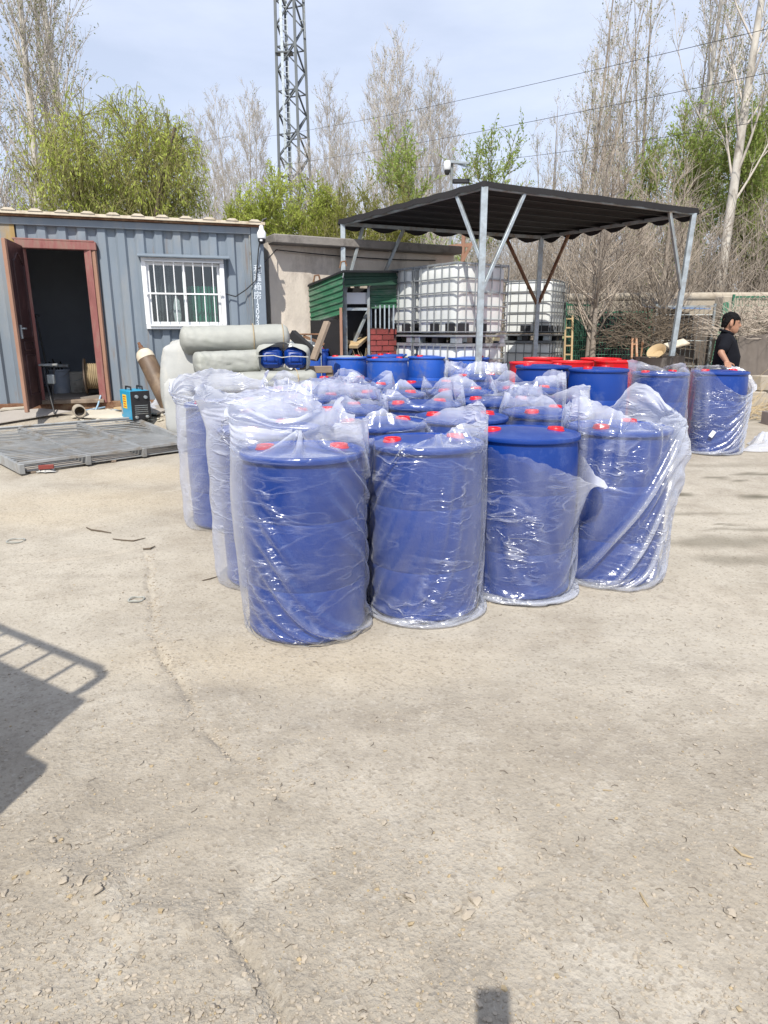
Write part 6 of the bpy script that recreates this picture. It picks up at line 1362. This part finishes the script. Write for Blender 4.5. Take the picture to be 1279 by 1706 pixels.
# ------------------------------------------------------------------ people: one continuous body each, clothes and hair over it
def ell(b, rings, n=20):
    """loft of ellipses: (centre, forward radius, side radius)"""
    v = []; m = len(rings)
    for (c, rx, ry) in rings:
        for k in range(n):
            a = 2 * PI * k / n; v.append((c[0] + rx * math.cos(a), c[1] + ry * math.sin(a), c[2]))
    f = [(i * n + k, i * n + (k + 1) % n, (i + 1) * n + (k + 1) % n, (i + 1) * n + k) for i in range(m - 1) for k in range(n)] + [tuple(range(n - 1, -1, -1)), tuple(range((m - 1) * n, m * n))]
    b.add(v, f)
def fuse(b, voxel, smooth=3):
    me = bpy.data.meshes.new('tmp'); me.from_pydata([tuple(p) for p in b.v], [], b.f); o = bpy.data.objects.new('tmp', me); COL.objects.link(o)
    r = o.modifiers.new('r', 'REMESH'); r.mode = 'VOXEL'; r.voxel_size = voxel; s = o.modifiers.new('s', 'SMOOTH'); s.iterations = smooth; s.factor = .5
    bpy.context.view_layer.update(); me2 = bpy.data.meshes.new_from_object(o.evaluated_get(bpy.context.evaluated_depsgraph_get())); bpy.data.objects.remove(o); me2.shade_smooth(); return me2
def limb(b, pts, rad, n=12):
    P = [Vector(p) for p in pts]; Q = []; R = []
    for i in range(len(P) - 1):
        for k in range(6): u = k / 6; Q.append(P[i].lerp(P[i + 1], u)); R.append(rad[i] * (1 - u) + rad[i + 1] * u)
    Q.append(P[-1]); R.append(rad[-1]); e0 = (Q[0] - Q[1]).normalized(); e1 = (Q[-1] - Q[-2]).normalized()
    b.tube([Q[0] + e0 * R[0] * .7] + Q + [Q[-1] + e1 * R[-1] * .7], [R[0] * .55] + R + [R[-1] * .55], n)
def hand(b, wrist, tip_dir, palm_n, side_dir, curl=.5, s=1.0):
    """palm with four bent fingers of different lengths and a thumb leaving the side"""
    w, d, n_, t_ = Vector(wrist), Vector(tip_dir).normalized(), Vector(palm_n).normalized(), Vector(side_dir).normalized()
    R = Matrix((t_, d, n_)).transposed(); c = w + d * .05 * s; b.box(c, (.082 * s, .095 * s, .028 * s), R, .012 * s)
    for i, (o, L) in enumerate(((.031, .068), (.0105, .078), (-.0105, .072), (-.031, .056))):
        p = w + d * .088 * s + t_ * o * s; q = p + (d * math.cos(curl * .5) + n_ * math.sin(curl * .5)) * L * .45 * s; r = q + (d * math.cos(curl * 1.2) + n_ * math.sin(curl * 1.2)) * L * .33 * s; e = r + (d * math.cos(curl * 1.8) + n_ * math.sin(curl * 1.8)) * L * .25 * s
        b.tube([p - d * .02 * s, q, r, e, e + (e - r) * .2], [.0092 * s, .0092 * s, .0085 * s, .0072 * s, .003], 8)
    p = w + d * .03 * s + t_ * .036 * s; q = p + (t_ * .7 + d * .6 + n_ * .2).normalized() * .035 * s; r = q + (d * .9 + t_ * .25 + n_ * .25).normalized() * .030 * s; b.tube([p - t_ * .015, p, q, r, r + (r - q) * .25], [.012 * s, .0125 * s, .0105 * s, .009 * s, .004], 8)
def person(loc, rz, label, arms, shirt=M_shirt, head_turn=0.0, hands=(.5, .5)):
    """local axes: +x forward, +y to the person's left. arms: right and left (elbow, wrist, finger direction, palm normal, thumb side)"""
    o = thing('person', loc, label, 'person'); b = MB(); sh = .185
    legs = [[(0, y, .80), (.02, y * 1.05, .45), (-.01, y * 1.1, .09)] for y in (-.085, .085)]
    for L in legs: limb(b, L, [.085, .056, .040]); limb(b, [(-.04, L[2][1], .05), (.13, L[2][1], .035)], [.04, .032])
    tor = [((0, 0, .78), .11, .155), ((0, 0, .88), .125, .165), ((.02, 0, .98), .130, .160), ((.025, 0, 1.08), .128, .160), ((.01, 0, 1.18), .120, .172), ((-.005, 0, 1.27), .100, .180), ((-.015, 0, 1.325), .075, .140), ((-.015, 0, 1.35), .055, .07)]
    ell(b, tor, 24)
    ca, sa = math.cos(head_turn), math.sin(head_turn)
    limb(b, [(-.015, 0, 1.31), (.005 * ca, .005 * sa, 1.41)], [.062, .056])
    hr = [(-.118, .048, .022, .022), (-.110, .045, .040, .040), (-.09, .036, .062, .054), (-.06, .024, .080, .066), (-.02, .010, .092, .073), (.03, .0, .100, .078), (.07, -.004, .097, .076), (.10, -.008, .080, .064), (.120, -.01, .048, .04), (.128, -.01, .015, .012)]
    hb = MB(); ell(hb, [((cx, 0, z), rx, ry) for z, cx, rx, ry in hr], 28)
    hb.tube([(.094, 0, .028), (.108, 0, .0), (.118, 0, -.018), (.098, 0, -.030)], [.008, .011, .016, .010], 10)                     # nose
    for y in (-.011, .011): hb.blob((.104, y, -.022), (.010, .009, .008), 1, 8, 6, 0)
    for y in (-.032, .032): hb.tube([(.078, y * 1.7, .028), (.092, y, .034), (.094, y * .4, .028)], [.008, .009, .006], 8)          # brow
    hb.tube([(.082, -.026, -.056), (.094, 0, -.052), (.082, .026, -.056)], [.004, .0075, .004], 8); hb.tube([(.080, -.022, -.067), (.092, 0, -.066), (.080, .022, -.067)], [.004, .008, .004], 8)   # lips
    for y in (-1, 1):
        hb.blob((-.008, y * .083, -.008), (.021, .014, .034), 2, 10, 8, 0, Matrix.Rotation(.2 * y, 3, 'Z')); hb.blob((.060, y * .042, -.045), (.022, .018, .02), 3, 8, 6, 0)
    hc = Vector((.02, 0, 1.475)); RH = rotz(head_turn) @ Matrix.Rotation(.06, 3, 'Y')
    H = lambda p: hc + RH @ Vector(p)
    b.add([H(p) for p in hb.v], hb.f)
    for y, (el, wr, fd, pn, td), cu in ((-1, arms[0], hands[0]), (1, arms[1], hands[1])):
        limb(b, [(-.01, y * sh, 1.285), el, wr], [.050, .040, .027]); hand(b, wr, fd, pn, td, cu)
    body = link('body', fuse(b, .0062, 4), M_skin, o)
    c = MB(); g = .016
    ell(c, [((p[0], p[1], p[2]), rx + g + (.012 if p[2] < 1.1 else 0), ry + g + (.01 if p[2] < 1.1 else 0)) for p, rx, ry in [((0, 0, .80), .125, .170)] + tor[1:]] , 28)
    for y, A in ((-1, arms[0]), (1, arms[1])):
        s0 = Vector((-.01, y * sh, 1.285)); e = Vector(A[0]); limb(c, [s0 + Vector((0, -y * .05, .01)), s0, s0.lerp(e, .74)], [.070, .070, .066])
    limb(c, [(-.015, 0, 1.32), (-.006, 0, 1.375)], [.082, .070])
    s_me = fuse(c, .010, 3); shirt_o = link('polo_shirt', s_me, shirt, o)
    k = MB(); k.tube([(-.012 + .079 * math.cos(a), .075 * math.sin(a), 1.375 - .028 * math.cos(a)) for a in np.linspace(.35, 2 * PI - .35, 24)], .014, 8); k_ = k.build('collar', shirt, None); k_.parent = shirt_o
    k = MB(); k.box((.118, .085, 1.215), (.006, .022, .018), rotz(.45), .002); k_ = k.build('chest_emblem', M_white, None); k_.parent = shirt_o
    k = MB(); k.bar((.092, 0, 1.335), (.135, 0, 1.20), .020, .006); k_ = k.build('placket', shirt, None); k_.parent = shirt_o
    c = MB(); ell(c, [((0, 0, .74), .115, .16), ((0, 0, .80), .127, .172), ((0, 0, .88), .133, .176), ((.01, 0, .93), .134, .172)], 24)
    for L in legs: limb(c, L, [.098, .075, .062])
    link('trousers', fuse(c, .010, 3), M_trouser, o)
    for L in legs: c = MB(); limb(c, [(-.045, L[2][1], .045), (.04, L[2][1], .045), (.15, L[2][1], .035)], [.046, .046, .036]); c.box((.045, L[2][1], .012), (.27, .085, .024), None, .008); link('shoe', fuse(c, .008, 2), M_shoe, o)
    c = MB(); rg = random.Random(4)
    ell(c, [((-.006, 0, .055), .098, .081), ((-.004, 0, .075), .101, .083), ((-.008, 0, .100), .088, .073), ((-.010, 0, .120), .066, .056), ((-.010, 0, .136), .038, .032), ((-.010, 0, .142), .012, .01)], 26)
    ell(c, [((-.072, 0, -.050), .024, .050), ((-.060, 0, -.02), .044, .068), ((-.045, 0, .02), .060, .080), ((-.03, 0, .06), .074, .082)], 20)
    for i in range(22): a = -1.25 + 2.5 * i / 21; z = .062 + rg.uniform(-.004, .006); L_ = rg.uniform(.010, .026); c.tube([(-.006 + .094 * math.cos(a), .078 * math.sin(a), z + .01), (-.002 + .101 * math.cos(a), .082 * math.sin(a), z - L_ * .5), (.0 + .099 * math.cos(a + .06), .081 * math.sin(a + .06), z - L_)], [.010, .009, .005], 6)
    for y in (-1, 1): c.tube([(.022, y * .076, .06), (.026, y * .077, .02), (.024, y * .074, -.022)], [.014, .011, .007], 8)
    c.v = [tuple(H(p)) for p in c.v]; hm = fuse(c, .006, 1); hv = np.array([v.co for v in hm.vertices]); hv += (fbm(hv[:, 0] * 45 + hv[:, 2] * 20, hv[:, 1] * 45 + hv[:, 2] * 30, 3, 2) * .022)[:, None] * (hv - np.array(hc)) / .1; hm.vertices.foreach_set('co', hv.astype(np.float32).ravel()); link('hair', hm, M_hair, o)
    for y in (-1, 1):
        c = MB(); c.blob(H((.082, y * .034, .012)), (.011, .013, .006), 1, 10, 6, 0); e_ = c.build('eye', M_hair, None); e_.parent = o
        c = MB(); c.tube([H((.080, y * .052, .034)), H((.097, y * .034, .042)), H((.100, y * .016, .037))], [.003, .005, .004], 6); e_ = c.build('eyebrow', M_hair, None); e_.parent = o
    o.rotation_euler = (0, 0, rz); return o
SM = .955; mx, my = 4.10, 8.30; mg = gz(mx, my); mrz = math.radians(-22); Mi = rotz(-mrz)
lid = XF; hw = Vector((3.93, 7.90, gz(*XF) + DH + .035)); wl_ = Mi @ (hw + Vector((.05, .07, .035)) - Vector((mx, my, mg))) / SM; el_ = (Vector((-.01, -.185, 1.285)) + wl_) / 2 + Vector((-.07, -.05, -.02))
fd = Mi @ Vector((-.35, -.85, -.12))
man = person((mx, my, mg), mrz, 'man in a black polo shirt standing with one hand on a drum', [(tuple(el_), tuple(wl_), tuple(fd), (0, 0, -1), tuple(Mi @ Vector((.9, -.35, 0)))), ((-.05, .25, 1.04), (.02, .26, .80), (.1, 0, -1), (.2, -1, 0), (1, 0, 0))], head_turn=.12, hands=(.35, .6)); man.scale = (SM, SM, SM)
# the photographer and the phone whose shadow reaches the frame
t = thing('mobile_phone', (0, -.006, CH), 'black mobile phone held up at eye height', 'phone'); RP = Matrix.Rotation(-TH, 3, 'X'); b = MB(); b.box(Vector((.017, -.0115, CH)) + RP @ Vector((0, 0, -.062)), (.077, .008, .162), RP, .003); b.build('body', M_black, t)
ph = Vector((0, -.30, gz(0, -.3))); Pw = lambda x, y, z: tuple(rotz(-PI / 2) @ (Vector((x, y, z)) - ph))
person(ph, PI / 2, 'photographer in a black shirt holding up a phone', [(Pw(.22, -.24, 1.02), Pw(.085, -.065, 1.16), (.15, .18, 1), (0, 1, .1), (-.8, .5, 0)), (Pw(-.20, -.24, 1.02), Pw(-.05, -.065, 1.16), (.15, -.18, 1), (0, -1, .1), (-.8, -.5, 0))], hands=(.9, .9))
# ------------------------------------------------------------------ the parked light truck that shades the lower corner
def sh(px, py, h): q = G(px, py); return Vector((q.x - .1578 * h, q.y - .823 * h, h))
r0, r1 = sh(190, 1124, 2.06), sh(0, 1046, 2.06); ta = Vector((r1.x - r0.x, r1.y - r0.y, 0)).normalized(); tb_ = Vector((ta.y, -ta.x, 0))
if tb_.y > 0: tb_ = -tb_
c0 = sh(150, 1162, 1.90); c0.z = 0; RT_ = Matrix((ta, tb_, Vector((0, 0, 1)))).transposed(); tr_ = lambda x, y, z: c0 + ta * x + tb_ * y + Vector((0, 0, z))
t = thing('parked_truck', tr_(.85, 1.6, 0), 'blue light truck with a roof rack parked beside the photographer', 'truck')
b = MB(); W = 1.7; prof = [(0, .45), (-.005, 1.0), (.0, 1.55), (.0, 1.86), (.02, 1.90), (1.5, 1.90), (1.56, 1.84), (1.56, .45)]
v = [tr_(x, y, z) for x in (.0, W) for (y, z) in prof] ; n = len(prof); b.add(v, [tuple(range(n)), tuple(range(2 * n - 1, n - 1, -1))] + [(i, n + i, n + (i + 1) % n, (i + 1) % n) for i in range(n)]); b.build('cab', M_teal, t)
def panel(p0, p1, p2, p3, m, name): b = MB(); b.add([p0, p1, p2, p3], [(0, 1, 2, 3)]); return b.build(name, m, t)
panel(tr_(.12, -.008, 1.34), tr_(W - .12, -.008, 1.34), tr_(W - .14, -.006, 1.78), tr_(.14, -.006, 1.78), M_black, 'windscreen')
for x in (-.004, W + .004): panel(tr_(x, .25, 1.34), tr_(x, 1.3, 1.34), tr_(x, 1.3, 1.7), tr_(x, .42, 1.7), M_black, 'side_window')
for x in (.25, W - .25): b = MB(); b.lathe([(.1, 0), (.1, .03), (.07, .045), (0, .05)], 18, tr_(x, -.14, .85), RT_ @ Matrix.Rotation(PI / 2, 3, 'X')); b.build('headlight', M_white, t)
b = MB(); b.box(tr_(W / 2, -.19, .5), (W, .12, .18), RT_, .02); b.build('bumper', M_galvd, t)
b = MB(); b.box(tr_(W / 2, .65, .87), (W + .228, 1.574, .86), RT_, .03); b.build('lower_body', M_teal, t)
rx0 = (r0 - c0).dot(ta); ry0 = (r0 - c0).dot(tb_)
b = MB(); b.tube([tr_(rx0, 1.4, 2.06), tr_(rx0, ry0 + .14, 2.06), tr_(rx0 + .03, ry0 + .04, 2.06), tr_(rx0 + .11, ry0, 2.06), tr_(W - .09, ry0, 2.06), tr_(W - .01, ry0 + .04, 2.06), tr_(W + .02, ry0 + .14, 2.06), tr_(W + .02, 1.4, 2.06)], .022, 8); b.build('rack_rail', M_black, t)
for k in range(9): x = .08 + k * .195; b = MB(); b.tube([tr_(x, ry0, 2.06), tr_(x, .06, 1.89)], .013, 6); b.build('rack_post', M_black, t)
for y in (.45, .85, 1.25):
    for x in (rx0, W + .02): b = MB(); b.tube([tr_(x, y, 2.06), tr_(.06 if x < 1 else W - .06, y, 1.89)], .013, 6); b.build('rack_post', M_black, t)
b = MB(); b.box(tr_(W / 2, 2.75, .72), (W, 2.2, .08), RT_, .01); b.box(tr_(.03, 2.75, .95), (.05, 2.2, .4), RT_, .01); b.box(tr_(W - .03, 2.75, .95), (.05, 2.2, .4), RT_, .01); b.box(tr_(W / 2, 3.83, .95), (W - .12, .05, .4), RT_, .01); b.build('load_bed', M_teal, t)
for x in (.12, W - .12):
    for y in (.55, 3.1):
        b = MB(); b.lathe([(.16, -.09), (.30, -.09), (.335, -.06), (.335, .06), (.30, .09), (.16, .09)], 28, tr_(x, y, .33), RT_ @ Matrix.Rotation(PI / 2, 3, 'Y')); w_ = b.build('wheel', M_tyre, t); b = MB(); b.lathe([(0, -.06), (.17, -.07), (.17, .07), (0, .06)], 20, tr_(x, y, .33), RT_ @ Matrix.Rotation(PI / 2, 3, 'Y')); b.build('rim', M_galv, w_)
# ------------------------------------------------------------------ loose stones, clods, twigs and rings on the yard
rg = random.Random(21); gm_ = {0: MB(), 1: MB(), 2: MB()}; cnt = 0
while cnt < 11000:
    y = 1.05 + 2.8 * rg.random() ** 1.5; x = rg.uniform(-.62, .62) * (y + .25)
    i = min(max(int(np.searchsorted(ys, y)) - 1, 0), len(ys) - 2); k = min(max(int(np.searchsorted(xs, x)) - 1, 0), len(xs) - 2)
    dens = .06 + rough[i, k] * .9 * (.3 + 1.4 * float(vnoise(x * 3, y * 3, 55)))
    if rg.random() > dens: continue
    s = min(.0011 + .0013 * rg.expovariate(1), .0065) * (1 + .4 * rough[i, k]); z = gzd(x, y)
    gm_[0 if rg.random() < .93 else 1].blob((x, y, z + s * .25), (s * rg.uniform(.8, 1.5), s, s * rg.uniform(.4, .8)), cnt, 5, 3, .35, rotz(rg.uniform(0, 3))); cnt += 1
for a, c in zip(crack1[:-1], crack1[1:]):
    for q in range(45):
        u = rg.random(); x = a[0] * (1 - u) + c[0] * u + rg.gauss(.015, .03); y = a[1] * (1 - u) + c[1] * u + rg.gauss(0, .03); s = .003 + .004 * rg.random(); gm_[0].blob((x, y, gzd(x, y) + s * .2), (s * 1.3, s, s * .6), q, 5, 3, .35)
for i in range(190):
    y = 1.05 + 4.5 * rg.random() ** 1.4; x = rg.uniform(-.6, .6) * (y + .3); z = gzd(x, y) + .003; a = rg.uniform(0, PI); L = rg.uniform(.006, .03); gm_[2].tube([(x, y, z), (x + math.cos(a) * L * .5, y + math.sin(a) * L * .5, z + .002), (x + math.cos(a + .4) * L, y + math.sin(a + .4) * L, z)], .0011, 3)
for i, (nm, m, lab) in enumerate((('loose_gravel', M_clod, 'loose grit and crumbs of earth over the yard'), ('dark_gravel', M_straw, 'tan coloured grit scattered over the yard'), ('twig_fragments', M_bark_d, 'tiny dark twig and leaf fragments on the yard'))): tag(gm_[i].build(nm, m, None, 50), kind='stuff', label=lab)
def clod(px, py, s, seed, lab, grp=None, m=M_clod):
    p = gp(px, py, 0); b = MB(); b.blob(p + Vector((0, 0, s * .3)), (s * .85, s * .6, s * .34), seed, 9, 6, .4, rotz(seed)); v = np.array(b.v); v += np.stack([fbm(v[:, 0] * 60, v[:, 1] * 60, 3, seed)] * 3, -1) * s * .8; b.v = [tuple(q) for q in v]; own('earth_clod', b, m, lab, 'clod', grp, 50)
CG = 'dry earth clods in the foreground'
for (px, py, s, lab) in [(790, 1500, .022, 'upright clod in the small heap of clods below the drums, topmost'), (778, 1522, .020, 'flat clod in the heap, nearest the camera'), (762, 1516, .015, 'small rounded clod at the heap\'s container side'), (682, 1498, .024, 'flat pale clod lying alone beside the clod heap'), (640, 1372, .014, 'lone clod on the smooth dirt under the peaked bag'), (520, 1306, .012, 'small clod on the dirt below the nearest drum'), (1215, 1520, .020, 'flat pale clod far out at the open side'), (88, 1404, .016, 'clod lying under the truck\'s shadow edge'), (107, 1475, .018, 'darkest clod on the crumbly ridge'), (135, 1475, .017, 'clod beside the darkest one on the crumbly ridge'), (196, 1535, .016, 'clod at the bend of the crumbly ridge'), (8, 1490, .017, 'clod at the frame edge on the crumbly ridge'), (28, 1472, .013, 'small clod near the frame edge ridge'), (165, 1492, .022, 'broad clod on the middle of the ridge')]: clod(px, py, s, int(px + py), lab, CG)
def ring(px, py, r, lab): c = gp(px, py, .008); b = MB(); b.tube([c + Vector((r * math.cos(a) * (1 + .12 * math.sin(a * 2)), r * .9 * math.sin(a), .004 * math.sin(a * 3))) for a in np.linspace(0, 2 * PI * .97, 22)], .0045, 6); own('plastic_ring', b, M_tarp, lab, 'ring', 'plastic rings lying on the yard')
ring(227, 1000, .04, 'pale ring lying near the cracked joint'); ring(26, 902, .055, 'grey ring lying farther back by the frame edge')
def stick(P, r, m, lab): b = MB(); b.tube([gp(x, y, r * 1.2) for x, y in P], [r * .7] + [r] * (len(P) - 2) + [r * .5], 6); own('twig', b, m, lab, 'twig', 'twigs lying on the yard')
stick([(144, 880), (152, 884), (168, 886), (185, 889)], .006, M_bark_d, 'longest dark twig, behind the cracked joint'); stick([(188, 899), (205, 901), (222, 902), (242, 897)], .005, M_bark_d, 'thin kinked twig just nearer than the longest one'); stick([(238, 916), (250, 915), (258, 911)], .007, M_bark_d, 'short thick twig at the end of the crack'); stick([(337, 968), (350, 965), (363, 961)], .004, M_bark_d, 'thin twig beside the nearest bags'); stick([(1066, 1487), (1074, 1502), (1080, 1511)], .0035, M_straw, 'straw stalk alone on the open foreground'); stick([(1004, 1316), (1020, 1317)], .003, M_straw, 'short straw stalk on the middle foreground'); stick([(1222, 1412), (1235, 1424), (1255, 1430)], .004, M_straw, 'curved straw stalk toward the open side')
